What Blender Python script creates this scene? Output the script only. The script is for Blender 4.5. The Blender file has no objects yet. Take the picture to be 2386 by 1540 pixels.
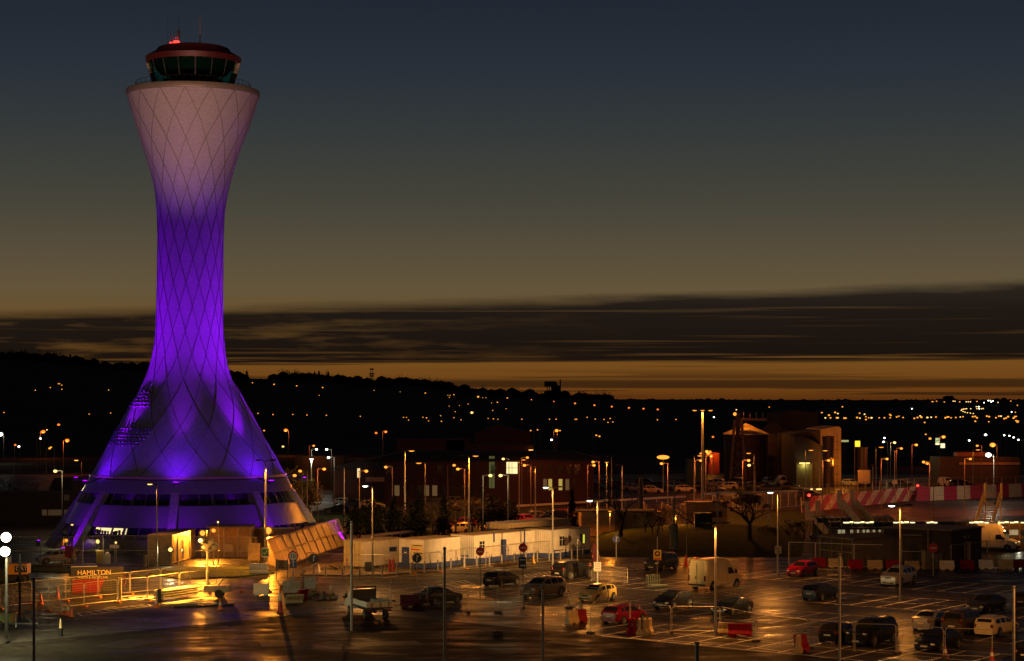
import bpy, math, random
from mathutils import Vector, Matrix
PI = math.pi
R = math.radians
S = bpy.context.scene
C = S.collection
# ---------------------------------------------------------------- camera
CAMH, HOR, CX, FD = 17.0, 935.0, 1193.0, 4805.0      # eye height, horizon row, centre column, focal length in columns (photo seen 2386 wide)
cam_d = bpy.data.cameras.new("camera"); cam = bpy.data.objects.new("camera", cam_d); C.objects.link(cam)
cam.location = (0, 0, CAMH); cam.rotation_euler = (R(90), 0, 0)
cam_d.sensor_width = 36; cam_d.lens = 36 * FD / 2386; cam_d.shift_y = (HOR - 770) / 2386
cam_d.clip_start = 1; cam_d.clip_end = 20000
S.camera = cam
S.view_settings.view_transform = 'Standard'; S.view_settings.look = 'None'
S.view_settings.exposure = 0; S.view_settings.gamma = 1
S.cycles.use_denoising = True
S.cycles.sample_clamp_indirect = 3.0
S.cycles.sample_clamp_direct = 0.0
S.cycles.max_bounces = 5; S.cycles.diffuse_bounces = 2; S.cycles.glossy_bounces = 2
S.cycles.transparent_max_bounces = 12
S.cycles.use_light_tree = True
S.cycles.caustics_reflective = False; S.cycles.caustics_refractive = False
S.cycles.blur_glossy = 0.5

def lin(r, g, b):
    f = lambda c: c/12.92/255 if c <= 10.3 else ((c/255+0.055)/1.055)**2.4
    return (f(r), f(g), f(b), 1)

# ---------------------------------------------------------------- dusk sky
W = bpy.data.worlds.new("World"); S.world = W; W.use_nodes = True
nt = W.node_tree; nt.nodes.clear()
N = nt.nodes.new; L = nt.links.new
def wm(op, a=None, b=None, c=None, clamp=False):
    n = N('ShaderNodeMath'); n.operation = op; n.use_clamp = clamp
    for i, v in enumerate((a, b, c)):
        if v is None: continue
        if isinstance(v, (int, float)): n.inputs[i].default_value = v
        else: L(v, n.inputs[i])
    return n.outputs[0]
def wramp(fac, pts, interp='LINEAR'):
    n = N('ShaderNodeValToRGB'); n.color_ramp.interpolation = interp
    e = n.color_ramp.elements
    while len(e) < len(pts): e.new(0.5)
    for el, (p, col) in zip(e, pts): el.position = p; el.color = col
    L(fac, n.inputs[0]); return n.outputs[0]
def wmix(f, a, b):
    n = N('ShaderNodeMix'); n.data_type = 'RGBA'
    for i, v in ((0, f), (6, a), (7, b)):
        if isinstance(v, (int, float)): n.inputs[i].default_value = v
        elif isinstance(v, tuple): n.inputs[i].default_value = v
        else: L(v, n.inputs[i])
    return n.outputs[2]
tc = N('ShaderNodeTexCoord'); sp = N('ShaderNodeSeparateXYZ'); L(tc.outputs['Generated'], sp.inputs[0])
hx, hy, hz = sp.outputs
hr = wm('SQRT', wm('ADD', wm('MULTIPLY', hx, hx), wm('MULTIPLY', hy, hy)))
el = wm('DIVIDE', hz, wm('MAXIMUM', hr, 0.0001))             # tan of the elevation
az = wm('ARCTAN2', hx, hy)
def noise(sx, sv, ox, detail=4, rough=0.55):
    c = N('ShaderNodeCombineXYZ'); L(wm('MULTIPLY', az, sx), c.inputs[0]); L(wm('MULTIPLY', el, sv), c.inputs[1]); c.inputs[2].default_value = ox
    n = N('ShaderNodeTexNoise'); n.inputs['Scale'].default_value = 1; n.inputs['Detail'].default_value = detail; n.inputs['Roughness'].default_value = rough
    L(c.outputs[0], n.inputs['Vector']); return n.outputs[0]
e5 = wm('MULTIPLY', el, 5.0, clamp=True)                     # 0 .. 0.2 of elevation -> 0 .. 1
base = wramp(e5, [(0.0, lin(84, 44, 14)), (0.03, lin(106, 62, 20)), (0.09, lin(114, 74, 28)), (0.19, lin(106, 78, 38)),
                  (0.27, lin(99, 84, 58)), (0.36, lin(87, 77, 59)), (0.46, lin(72, 69, 58)), (0.57, lin(60, 62, 57)),
                  (0.68, lin(50, 55, 57)), (0.80, lin(41, 48, 57)), (1.0, lin(31, 38, 49))])
high = wramp(wm('MULTIPLY', wm('SUBTRACT', el, 0.2), 1.2, clamp=True), [(0, lin(31, 38, 49)), (0.3, lin(17, 22, 31)), (1, lin(9, 12, 18))])
sky = wmix(wm('GREATER_THAN', el, 0.2), base, high)
# stratus bank, its upper edge rising to the right
n1 = noise(16, 170, 1.3, 5, 0.6); n2 = noise(5, 420, 7.1, 4, 0.55); n3 = noise(3.2, 60, 3.3, 3)
top = wm('ADD', wm('MULTIPLY', az, 0.030), 0.0500)
wob = wm('MULTIPLY', wm('SUBTRACT', n1, 0.5), 0.007)
sm = lambda v, lo, hi: wm('SMOOTHSTEP', v, lo, hi) if False else wm('MULTIPLY', wm('SUBTRACT', v, lo), 1.0/(hi-lo), clamp=True)
d_top = wm('SUBTRACT', wm('ADD', top, wob), el)
d_bot = wm('SUBTRACT', wm('ADD', el, wm('MULTIPLY', wm('SUBTRACT', n2, 0.5), 0.014)), wm('ADD', 0.0190, wm('MULTIPLY', az, 0.006)))
bank = wm('MULTIPLY', sm(d_top, -0.001, 0.0045), sm(d_bot, -0.001, 0.0015))
holes = wm('MULTIPLY', sm(n1, 0.48, 0.66), wm('SUBTRACT', 1.0, sm(az, -0.16, 0.06)))
holes2 = wm('MULTIPLY', sm(n2, 0.58, 0.72), 0.38)
bank = wm('MULTIPLY', bank, wm('SUBTRACT', 1.0, wm('MAXIMUM', wm('MULTIPLY', holes, 0.55), holes2)))
low = wm('MULTIPLY', wm('MULTIPLY', sm(n2, 0.50, 0.56), sm(el, 0.0008, 0.003)), wm('SUBTRACT', 1.0, sm(el, 0.010, 0.016)))
low2 = wm('MULTIPLY', wm('MULTIPLY', sm(el, 0.0060, 0.0072), wm('SUBTRACT', 1.0, sm(el, 0.0095, 0.0115))), sm(n3, 0.38, 0.5))
cloud = wm('MAXIMUM', bank, wm('MULTIPLY', wm('MAXIMUM', low, low2), 0.75))
ccol = wramp(wm('MULTIPLY', el, 16.0, clamp=True), [(0.0, lin(44, 27, 12)), (0.3, lin(25, 17, 12)), (0.7, lin(32, 24, 19)), (1.0, lin(48, 41, 33))])
sky = wmix(cloud, sky, ccol)
sky = wmix(wm('LESS_THAN', el, -0.0005), sky, lin(2, 1, 1))
bg = N('ShaderNodeBackground'); bg.inputs[1].default_value = 1.0; L(sky, bg.inputs[0])
out = N('ShaderNodeOutputWorld'); L(bg.outputs[0], out.inputs[0])

# ---------------------------------------------------------------- helpers
def G(px, py):                       # ground point seen at a column / row of the photograph
    Y = CAMH * FD / (py - HOR); return Vector(((px - CX) * Y / FD, Y, 0))
def P(px, py, Y): return Vector(((px - CX) * Y / FD, Y, CAMH - (py - HOR) / FD * Y))
def tagit(o, label=None, cat=None, group=None, kind=None):
    if label: o['label'] = label
    if cat: o['category'] = cat
    if group: o['group'] = group
    if kind: o['kind'] = kind
    return o
def thing(name, label, cat, loc=(0, 0, 0), rz=0, group=None):
    o = bpy.data.objects.new(name, None); o.empty_display_size = 0.3; C.objects.link(o)
    o.location = loc; o.rotation_euler = (0, 0, rz)
    return tagit(o, label, cat, group)
class MB:
    def __init__(s): s.v = []; s.f = []
    def add(s, vs, fs):
        n = len(s.v); s.v += [tuple(v) for v in vs]; s.f += [tuple(i+n for i in f) for f in fs]; return s
    def box(s, c, d, rz=0, ry=0, rx=0):
        x, y, z = d[0]/2, d[1]/2, d[2]/2
        vs = [Vector((a*x, b*y, e*z)) for a in (-1, 1) for b in (-1, 1) for e in (-1, 1)]
        M = Matrix.Rotation(rz, 3, 'Z') @ Matrix.Rotation(ry, 3, 'Y') @ Matrix.Rotation(rx, 3, 'X')
        c = Vector(c)
        return s.add([M @ v + c for v in vs], [(0, 1, 3, 2), (4, 6, 7, 5), (0, 4, 5, 1), (2, 3, 7, 6), (0, 2, 6, 4), (1, 5, 7, 3)])
    def bar(s, p0, p1, w, h=None):
        p0 = Vector(p0); p1 = Vector(p1); d = p1-p0
        if d.length < 1e-6: return s
        h = h or w; z = d.normalized(); up = Vector((0, 0, 1)) if abs(z.z) < 0.95 else Vector((0, 1, 0))
        x = z.cross(up).normalized()*w/2; y = x.cross(z).normalized()*h/2
        return s.add([p+a*x+b*y for p in (p0, p1) for a, b in ((-1, -1), (1, -1), (1, 1), (-1, 1))],
                     [(0, 1, 2, 3), (4, 7, 6, 5), (0, 4, 5, 1), (1, 5, 6, 2), (2, 6, 7, 3), (3, 7, 4, 0)])
    def tube(s, p0, p1, r0, r1=None, n=8, cap=True):
        r1 = r0 if r1 is None else r1
        p0 = Vector(p0); p1 = Vector(p1); d = p1-p0
        if d.length < 1e-6: return s
        z = d.normalized(); up = Vector((0, 0, 1)) if abs(z.z) < 0.95 else Vector((0, 1, 0))
        x = z.cross(up).normalized(); y = z.cross(x)
        vs = []
        for p, r in ((p0, r0), (p1, r1)):
            for k in range(n):
                t = 2*PI*k/n; vs.append(p+x*math.cos(t)*r+y*math.sin(t)*r)
        fs = [(k, (k+1) % n, n+(k+1) % n, n+k) for k in range(n)]
        if cap: fs += [tuple(range(n-1, -1, -1)), tuple(range(n, 2*n))]
        return s.add(vs, fs)
    def path(s, pts, r, n=6):
        for a, b in zip(pts, pts[1:]): s.tube(a, b, r, r, n)
        return s
    def lathe(s, prof, n=24, cx=0, cy=0, a0=0, a1=2*PI, cap=False):   # prof (r, z) or (r, z, dx)
        full = abs(a1-a0-2*PI) < 1e-6; m = n if full else n+1
        vs = [(cx+(q[2] if len(q) > 2 else 0)+q[0]*math.cos(a0+(a1-a0)*k/n), cy+q[0]*math.sin(a0+(a1-a0)*k/n), q[1]) for q in prof for k in range(m)]
        fs = []
        for i in range(len(prof)-1):
            for k in range(n):
                k2 = (k+1) % m; fs.append((i*m+k, i*m+k2, (i+1)*m+k2, (i+1)*m+k))
        if cap: fs += [tuple(range(m-1, -1, -1)), tuple(range((len(prof)-1)*m, len(prof)*m))]
        return s.add(vs, fs)
    def ball(s, c, r, n=8, m=6, sx=1, sy=1, sz=1):
        c = Vector(c); vs = [c+Vector((0, 0, -r*sz))]
        for i in range(1, m):
            t = -PI/2+PI*i/m
            vs += [c+Vector((r*sx*math.cos(t)*math.cos(2*PI*k/n), r*sy*math.cos(t)*math.sin(2*PI*k/n), r*sz*math.sin(t))) for k in range(n)]
        vs.append(c+Vector((0, 0, r*sz)))
        fs = [(0, 1+(k+1) % n, 1+k) for k in range(n)]
        for i in range(m-2):
            for k in range(n): fs.append((1+i*n+k, 1+i*n+(k+1) % n, 1+(i+1)*n+(k+1) % n, 1+(i+1)*n+k))
        e = len(vs)-1
        fs += [(e, 1+(m-2)*n+k, 1+(m-2)*n+(k+1) % n) for k in range(n)]
        return s.add(vs, fs)
    def prism(s, pts, v):                # polygon (3d points) pushed along v
        v = Vector(v); n = len(pts); a = [Vector(p) for p in pts]
        return s.add(a+[p+v for p in a], [tuple(range(n-1, -1, -1)), tuple(range(n, 2*n))]+[(k, (k+1) % n, n+(k+1) % n, n+k) for k in range(n)])
    def build(s, name, mat, parent=None, loc=None, rz=0, smooth=False):
        me = bpy.data.meshes.new(name); me.from_pydata(s.v, [], s.f); me.materials.append(mat)
        if smooth:
            me.polygons.foreach_set('use_smooth', [True]*len(me.polygons))
        me.update()
        if smooth == 2: me.set_sharp_from_angle(angle=R(35))
        o = bpy.data.objects.new(name, me); C.objects.link(o)
        if parent: o.parent = parent
        if loc is not None: o.location = loc
        o.rotation_euler = (0, 0, rz); return o
def kids(o): return KID.get(o.name, [])
def copy_tree(o, parent=None, skip=()):
    c = o.copy(); C.objects.link(c); c.parent = parent
    for ch in list(o.children):
        if ch.name.split('.')[0] not in skip: copy_tree(ch, c, skip)
    return c
def paint(o, mat):
    for sl in o.material_slots: sl.link = 'OBJECT'; sl.material = mat

MATS = {}
def mat(name, col, rough=0.6, metal=0.0, var=0.25, scale=3.0, spec=0.5, bump=0.0, emit=None, alpha=None, stretch=None):
    if name in MATS: return MATS[name]
    m = bpy.data.materials.new(name); m.use_nodes = True; t = m.node_tree; b = t.nodes['Principled BSDF']
    b.inputs['Roughness'].default_value = rough; b.inputs['Metallic'].default_value = metal
    b.inputs['Specular IOR Level'].default_value = spec
    col = tuple(col[:3])+(1,)
    if emit:
        b.inputs['Base Color'].default_value = tuple(c*.08 for c in col[:3])+(1,)
        b.inputs['Emission Color'].default_value = col; b.inputs['Emission Strength'].default_value = emit
        m.cycles.emission_sampling = 'NONE'
    elif var:
        tcn = t.nodes.new('ShaderNodeTexCoord'); mp = t.nodes.new('ShaderNodeMapping'); nz = t.nodes.new('ShaderNodeTexNoise'); rp = t.nodes.new('ShaderNodeValToRGB')
        t.links.new(tcn.outputs['Object'], mp.inputs[0]); t.links.new(mp.outputs[0], nz.inputs['Vector'])
        if stretch: mp.inputs['Scale'].default_value = stretch
        nz.inputs['Scale'].default_value = scale; nz.inputs['Detail'].default_value = 5
        e = rp.color_ramp.elements; e[0].position = 0.3; e[1].position = 0.7
        e[0].color = tuple(c*(1-var) for c in col[:3])+(1,); e[1].color = tuple(min(1, c*(1+var)) for c in col[:3])+(1,)
        t.links.new(nz.outputs[0], rp.inputs[0]); t.links.new(rp.outputs[0], b.inputs['Base Color'])
        if bump:
            bp = t.nodes.new('ShaderNodeBump'); bp.inputs['Strength'].default_value = bump; bp.inputs['Distance'].default_value = 0.05
            t.links.new(nz.outputs[0], bp.inputs['Height']); t.links.new(bp.outputs[0], b.inputs['Normal'])
    else: b.inputs['Base Color'].default_value = col
    if alpha is not None: b.inputs['Alpha'].default_value = alpha
    MATS[name] = m; return m

SOD = (1.0, 0.30, 0.02)      # high pressure sodium
SODR = (1.0, 0.19, 0.03)      # older, redder sodium
WARM = (1.0, 0.78, 0.36)
WHT = (1.0, 0.95, 0.70)
PUR = (0.20, 0.0, 1.0)
e_o = mat('sodium_bulb', (1, 0.34, 0.035), emit=1.7); e_r = mat('red_sodium_bulb', (1, 0.20, 0.02), emit=1.7)
e_y = mat('warm_bulb', (1, 0.62, 0.17), emit=2.1); e_w = mat('white_bulb', (0.9, 1, 0.8), emit=6)
e_red = mat('red_beacon_glow', (1, 0.03, 0.02), emit=5); e_dim = mat('dim_bulb', (1, 0.45, 0.08), emit=2.5)
e_pur = mat('purple_lens', (0.4, 0.0, 1), emit=4)
steel = mat('galvanised_steel', (0.34, 0.34, 0.32), 0.45, 0.6, 0.2, 4)
pole_m = mat('lamp_post_grey', (0.26, 0.26, 0.25), 0.5, 0.3, 0.2, 4)
dark = mat('dark_metal', (0.03, 0.03, 0.03), 0.5, 0.3, 0.3, 5)
black = mat('matt_black', (0.012, 0.012, 0.012), 0.7)
rubber = mat('tyre_rubber', (0.02, 0.02, 0.02), 0.8)
glass = mat('car_glass', (0.015, 0.017, 0.018), 0.08, 0, 0, spec=0.6)
alloy = mat('alloy_wheel', (0.45, 0.45, 0.45), 0.3, 0.8, 0.1)
concrete = mat('concrete', (0.33, 0.31, 0.28), 0.85, 0, 0.25, 2, bump=0.3)
line_m = mat('road_marking_white', (0.80, 0.76, 0.68), 0.6, 0, 0.40, 3, spec=0.3)
line_y = mat('road_marking_yellow', (0.60, 0.42, 0.08), 0.6, 0, 0.4, 6, spec=0.3)

LIGHTS = [0]
def point(name, loc, power, col, rad=0.15, parent=None):
    d = bpy.data.lights.new(name, 'POINT'); d.energy = power; d.color = col; d.shadow_soft_size = rad
    o = bpy.data.objects.new(name, d); C.objects.link(o); o.location = loc
    if parent: o.parent = parent
    return o
def spot(name, loc, target, power, col, ang, blend=0.5, rad=0.2, parent=None):
    d = bpy.data.lights.new(name, 'SPOT'); d.energy = power; d.color = col; d.shadow_soft_size = rad
    d.spot_size = R(ang); d.spot_blend = blend
    o = bpy.data.objects.new(name, d); C.objects.link(o); o.location = loc
    v = Vector(target)-Vector(loc); o.rotation_euler = v.to_track_quat('-Z', 'Y').to_euler()
    if parent: o.parent = parent
    return o
def text(body, size, mat_, parent, loc, rot, name='lettering', ext=0.01, align='LEFT', sx=1.0):
    cu = bpy.data.curves.new(name, 'FONT'); cu.body = body; cu.size = size; cu.extrude = ext; cu.align_x = align; cu.align_y = 'CENTER'
    o = bpy.data.objects.new(name, cu); cu.materials.append(mat_); C.objects.link(o)
    me = bpy.data.meshes.new_from_object(o); bpy.data.objects.remove(o)
    o = bpy.data.objects.new(name, me); C.objects.link(o); o.parent = parent; o.location = loc; o.rotation_euler = rot; o.scale = (sx, 1, 1)
    return o

# ---------------------------------------------------------------- ground, hills
def asphalt(name, c0, c1, r0, r1, spec):
    m = bpy.data.materials.new(name); m.use_nodes = True; t = m.node_tree; b = t.nodes['Principled BSDF']
    tcn = t.nodes.new('ShaderNodeTexCoord')
    def nz(sc, det, off=0, st=(1, 1, 1)):
        mp = t.nodes.new('ShaderNodeMapping'); mp.inputs['Location'].default_value = (off, off*1.7, 0); mp.inputs['Scale'].default_value = st
        mp.inputs['Rotation'].default_value = (0, 0, R(-35))
        n = t.nodes.new('ShaderNodeTexNoise'); n.inputs['Scale'].default_value = sc; n.inputs['Detail'].default_value = det; n.inputs['Roughness'].default_value = 0.6
        t.links.new(tcn.outputs['Object'], mp.inputs[0]); t.links.new(mp.outputs[0], n.inputs['Vector']); return n.outputs[0]
    def ramp(src, p0, a, p1, b_):
        r = t.nodes.new('ShaderNodeValToRGB'); e = r.color_ramp.elements; e[0].position = p0; e[1].position = p1
        e[0].color = (a, a, a, 1) if not isinstance(a, tuple) else a; e[1].color = (b_, b_, b_, 1) if not isinstance(b_, tuple) else b_
        t.links.new(src, r.inputs[0]); return r.outputs[0]
    big = nz(0.045, 4, 3.1, (0.5, 1.4, 1)); fine = nz(1.6, 5); puddle = nz(0.30, 7, 9.0, (0.7, 1.3, 1))
    mx = t.nodes.new('ShaderNodeMix'); mx.data_type = 'RGBA'; mx.blend_type = 'MULTIPLY'; mx.inputs[0].default_value = 1
    t.links.new(ramp(big, 0.35, c0, 0.65, c1), mx.inputs[6]); t.links.new(ramp(fine, 0.32, 0.55, 0.68, 1.35), mx.inputs[7])
    t.links.new(mx.outputs[2], b.inputs['Base Color'])
    t.links.new(ramp(puddle, 0.42, r1, 0.62, r0), b.inputs['Roughness'])
    b.inputs['Specular IOR Level'].default_value = spec
    bp = t.nodes.new('ShaderNodeBump'); bp.inputs['Strength'].default_value = 0.5; bp.inputs['Distance'].default_value = 0.03
    t.links.new(fine, bp.inputs['Height']); t.links.new(bp.outputs[0], b.inputs['Normal'])
    return m
asph = asphalt('wet_asphalt', (0.026, 0.024, 0.022, 1), (0.052, 0.047, 0.042, 1), 0.26, 0.50, 0.05)
asph2 = asphalt('dark_wet_asphalt', (0.009, 0.008, 0.007, 1), (0.024, 0.021, 0.018, 1), 0.30, 0.62, 0.008)
grass_m = mat('dark_grass', (0.035, 0.045, 0.018), 0.95, 0, 0.5, 1.5, spec=0.05)
def sheet(name, pts, z, m, kind='structure'):
    mb = MB(); mb.add([(p[0], p[1], z) for p in pts], [tuple(range(len(pts)))])
    o = mb.build(name, m); o['kind'] = kind; return o
land = mat('dark_open_land', (0.08, 0.060, 0.048), 0.95, 0, 0.5, 0.05, spec=0.02)
sheet('ground', [(-6000, -300), (6000, -300), (6000, 9000), (-6000, 9000)], -0.02, land)
def gpoly(pts): return [G(*p) for p in pts]
asph3 = asphalt('far_asphalt', (0.060, 0.040, 0.032, 1), (0.095, 0.066, 0.052, 1), 0.34, 0.60, 0.035)  # colour reddened and lightened to imitate red-brown lamp glow
sheet('apron_surface', [(-90, 60), (90, 60), (150, 480), (-120, 480)], -0.01, asph3)
sheet('car_park_surface', [(-60, 60), (60, 60), (80, 225), (20, 232), (-70, 228)], 0.0, asph)
sheet('service_road', [(q.x, q.y) for q in gpoly([(-200, 1520), (598, 1443), (803, 1425), (1100, 1452), (1395, 1482), (1700, 1513), (2300, 1566), (2900, 2100), (-200, 2100)])], 0.012, asph2)
SKY = [(-400, 826), (0, 832), (90, 838), (180, 846), (250, 856), (350, 862), (560, 881), (600, 883), (680, 881), (760, 885), (800, 893), (860, 896), (930, 893), (980, 896),
       (1040, 907), (1100, 916), (1200, 925), (1320, 926), (1400, 930), (1700, 931), (2000, 932), (2386, 931), (2800, 931)]
def skyline(px):
    for (a, b), (c, d) in zip(SKY, SKY[1:]):
        if a <= px <= c: return b+(d-b)*(px-a)/(c-a)
    return SKY[0][1] if px < SKY[0][0] else SKY[-1][1]
YS = 2600.0
def terr(px, Y):
    zs = CAMH+(HOR-skyline(px))/FD*YS
    t = (Y-800)/(YS-800)
    if t <= 0: return 0.0
    if t >= 1: return zs*max(0.0, 1-(t-1)*0.8)
    return zs*t**1.15
mb = MB(); cols = [(-500+30*i) for i in range(116)]; rows = [780+60*j for j in range(31)]+[2580, 2600, 2700, 2900, 3400]
rows = sorted(set(rows)); n = len(cols)
random.seed(5)
mb.add([((px-CX)*Y/FD, Y, terr(px, Y)+(random.uniform(-0.8, 0.8) if 1000 < Y < 2500 else 0)) for Y in rows for px in cols],
       [(j*n+i, j*n+i+1, (j+1)*n+i+1, (j+1)*n+i) for j in range(len(rows)-1) for i in range(n-1)])
hills = mb.build('hills', land, smooth=True); hills['kind'] = 'structure'
def far(px, py, H):
    Y = 250.0
    while Y < 2590:
        if CAMH-(py-HOR)/FD*Y-H-terr(px, Y) <= 0: break
        Y += 8
    return Y
# ---------------------------------------------------------------- control tower
TY = 245.0; PX = FD/TY                                # photo columns per metre at the tower
TX = (438-CX)/PX
def tz(py): return CAMH-(py-HOR)/PX
PROF = [(1103, 218, 664), (1085, 229, 652), (1065, 240, 642), (1025.5, 260, 618), (990, 280, 600), (957, 299, 582.5), (935, 312, 570), (914, 324, 558), (885.6, 337.5, 541.5),
        (857, 348.5, 531), (828.6, 356.3, 525), (785.8, 362.5, 520), (728.7, 365.5, 518.7), (671.6, 366.4, 518.6), (615.3, 367.6, 519.2), (546.8, 368.0, 520), (489.7, 366.6, 523.2),
        (432.6, 359.4, 534), (375.6, 344.5, 549.7), (333, 331, 564), (290, 317.5, 580.6), (255, 306.5, 592), (224, 298, 602)]
PROF = [(tz(y), ((l+r)/2-438)/PX, (r-l)/2/PX) for y, l, r in PROF]
def tprof(z):
    q = PROF
    if z <= q[0][0]: i = 0
    elif z >= q[-1][0]: i = len(q)-2
    else: i = next(k for k in range(len(q)-1) if q[k][0] <= z <= q[k+1][0])
    a, b = q[i], q[i+1]; t = (z-a[0])/(b[0]-a[0])
    p = q[max(i-1, 0)]; n = q[min(i+2, len(q)-1)]
    o = []
    for k in (1, 2):                                   # hermite
        m0 = (b[k]-p[k])/(b[0]-p[0]); m1 = (n[k]-a[k])/(n[0]-a[0]); h = b[0]-a[0]
        o.append((2*t**3-3*t*t+1)*a[k]+(t**3-2*t*t+t)*h*m0+(-2*t**3+3*t*t)*b[k]+(t**3-t*t)*h*m1)
    return o
Z0, Z1 = PROF[0][0], PROF[-1][0]
TW = thing('control_tower', 'tall hourglass air traffic control tower clad in diamond panels and floodlit purple', 'control tower', (TX, TY, 0))
clad = mat('tower_cladding', (0.30, 0.285, 0.285), 0.75, 0.0, 0.20, 3, spec=0.12, stretch=(1, 1, 5))
seam_m = mat('cladding_seam', (0.12, 0.11, 0.11), 0.6, 0, 0)
# fine horizontal panel courses in the cladding
t = clad.node_tree; b = t.nodes['Principled BSDF']
wv = t.nodes.new('ShaderNodeTexWave'); wv.bands_direction = 'Z'; wv.inputs['Scale'].default_value = 0.55; wv.inputs['Distortion'].default_value = 0.6
tcn = t.nodes.new('ShaderNodeTexCoord'); t.links.new(tcn.outputs['Object'], wv.inputs['Vector'])
bp = t.nodes.new('ShaderNodeBump'); bp.inputs['Strength'].default_value = 0.03; bp.inputs['Distance'].default_value = 0.1
t.links.new(wv.outputs['Fac'], bp.inputs['Height']); t.links.new(bp.outputs[0], b.inputs['Normal'])
mb = MB(); NZ = 72
mb.lathe([(tprof(Z0+(Z1-Z0)*i/NZ)[1], Z0+(Z1-Z0)*i/NZ, tprof(Z0+(Z1-Z0)*i/NZ)[0]) for i in range(NZ+1)], 96)
shaft = mb.build('shaft', clad, TW, smooth=True)
# diagonal seams: 16 each way, one lozenge per eighth of the height
AF = -PI/2+R(2)
for sgn, nm in ((1, 'diagonal_seams'), (-1, 'diagonal_seams')):
    mb = MB()
    for k in range(16):
        pts = []
        for i in range(NZ+1):
            z = Z0+(Z1-Z0)*i/NZ; dx, r = tprof(z); a = AF+R(22.5)*k+sgn*R(22.5)*8*(Z1-z)/(Z1-Z0)
            pts.append(Vector((dx+(r+0.012)*math.cos(a), (r+0.012)*math.sin(a), z)))
        for a, b_ in zip(pts, pts[1:]): mb.tube(a, b_, 0.042, 0.042, 4, cap=False)
    mb.build(nm, seam_m, TW)
# rim and gallery
rz = tz(224); rdx = PROF[-1][1]; rr = PROF[-1][2]
brown = mat('gallery_metal', (0.17, 0.15, 0.12), 0.5, 0.2, 0.15, 4)
MB().lathe([(rr-0.25, rz-0.15, rdx), (rr+0.06, rz-0.05, rdx), (rr+0.16, rz+0.25, rdx), (rr+0.05, rz+0.62, rdx), (rr-0.7, rz+0.72, rdx), (5.0, rz+0.5, rdx), (0.1, rz+0.5, rdx)], 72).build('gallery_rim', brown, TW, smooth=2)
mb = MB()
for k in range(48):
    a = 2*PI*k/48; x, y = rdx+(rr-1.0)*math.cos(a), (rr-1.0)*math.sin(a); mb.tube((x, y, rz+0.5), (x, y, rz+1.5), 0.025, n=4)
for h in (1.0, 1.5): mb.path([(rdx+(rr-1.0)*math.cos(2*PI*k/48), (rr-1.0)*math.sin(2*PI*k/48), rz+h) for k in range(49)], 0.025, 4)
mb.build('gallery_handrail', dark, TW)
# glass cab
cdx = (451-438)/PX
gb, gt = rz+0.6, tz(146)
K_ = TY/230; rb, rt = 4.0*K_, 4.95*K_
teal = bpy.data.materials.new('tinted_cab_glass'); teal.use_nodes = True; t = teal.node_tree; t.nodes.clear()
o_ = t.nodes.new('ShaderNodeOutputMaterial'); mxs = t.nodes.new('ShaderNodeMixShader'); tr = t.nodes.new('ShaderNodeBsdfTransparent'); gl = t.nodes.new('ShaderNodeBsdfGlossy')
tr.inputs[0].default_value = (0.22, 0.62, 0.50, 1); gl.inputs['Roughness'].default_value = 0.03; gl.inputs[0].default_value = (0.8, 0.9, 0.9, 1); mxs.inputs[0].default_value = 0.0
t.links.new(tr.outputs[0], mxs.inputs[1]); t.links.new(gl.outputs[0], mxs.inputs[2]); t.links.new(mxs.outputs[0], o_.inputs[0])
MB().lathe([(rb, gb, cdx), (rt, gt, cdx)], 16, a0=R(11.25), a1=R(371.25)-0.0001*0).build('cab_glass', teal, TW)
mb = MB()
for k in range(16):
    a = R(22.5*k+11.25); mb.bar((cdx+rb*math.cos(a), rb*math.sin(a), gb), (cdx+rt*math.cos(a), rt*math.sin(a), gt), 0.09 if k % 4 else 0.16)
mb.build('cab_mullions', black, TW)
for a in (R(4), R(176)): MB().bar((cdx+(rb+0.05)*math.cos(a), -0.4+(rb+0.05)*math.sin(a), gb), (cdx+(rt+0.1)*math.cos(a), -0.4+(rt+0.1)*math.sin(a), gt), 0.55, 0.3).build('cab_corner_post', mat('cream_cladding', (0.20, 0.18, 0.13), 0.6), TW)
MB().lathe([(0.1*K_, gb-0.05, cdx), (3.1*K_, gb-0.05, cdx), (3.3*K_, gb+1.25, cdx), (2.6*K_, gb+1.4, cdx), (0.1*K_, gb+1.4, cdx)], 20).build('controller_desks', black, TW)
mb = MB()
for k, (x, y) in enumerate([(-1.6, -1.2), (-0.3, -1.9), (0.9, -1.6), (1.8, -0.6), (-2.2, 0.3)]): mb.box((cdx+x, y, gb+1.55), (0.5, 0.4, 0.35), rz=k)
mb.tube((cdx+0.1, 0, gb), (cdx+0.1, 0, gt), 0.35, n=8); mb.tube((cdx+1.9, 0.3, gb), (cdx+1.9, 0.3, gt), 0.2, n=8)
mb.build('cab_interior', black, TW)
MB().lathe([(0.1*K_, gt-1.35, cdx), (3.7*K_, gt-1.35, cdx), (4.85*K_, gt-0.05, cdx), (5.12*K_, gt-0.03, cdx)], 40).build('cab_ceiling', black, TW, smooth=2)
maroon = mat('cab_fascia_red', (0.07, 0.008, 0.010), 0.5, 0.1, 0.15, 4)
ft = tz(133)
MB().lathe([(4.88*K_, gt-0.1, cdx), (5.20*K_, gt-0.12, cdx), (5.24*K_, gt+0.1, cdx), (5.32*K_, ft-0.15, cdx), (5.15*K_, ft, cdx), (4.2*K_, tz(122), cdx), (3.95*K_, tz(114), cdx), (3.7*K_, tz(112), cdx), (0.05*K_, tz(111), cdx)], 56).build('cab_roof', maroon, TW, smooth=2)
rt_z = tz(111)
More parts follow.
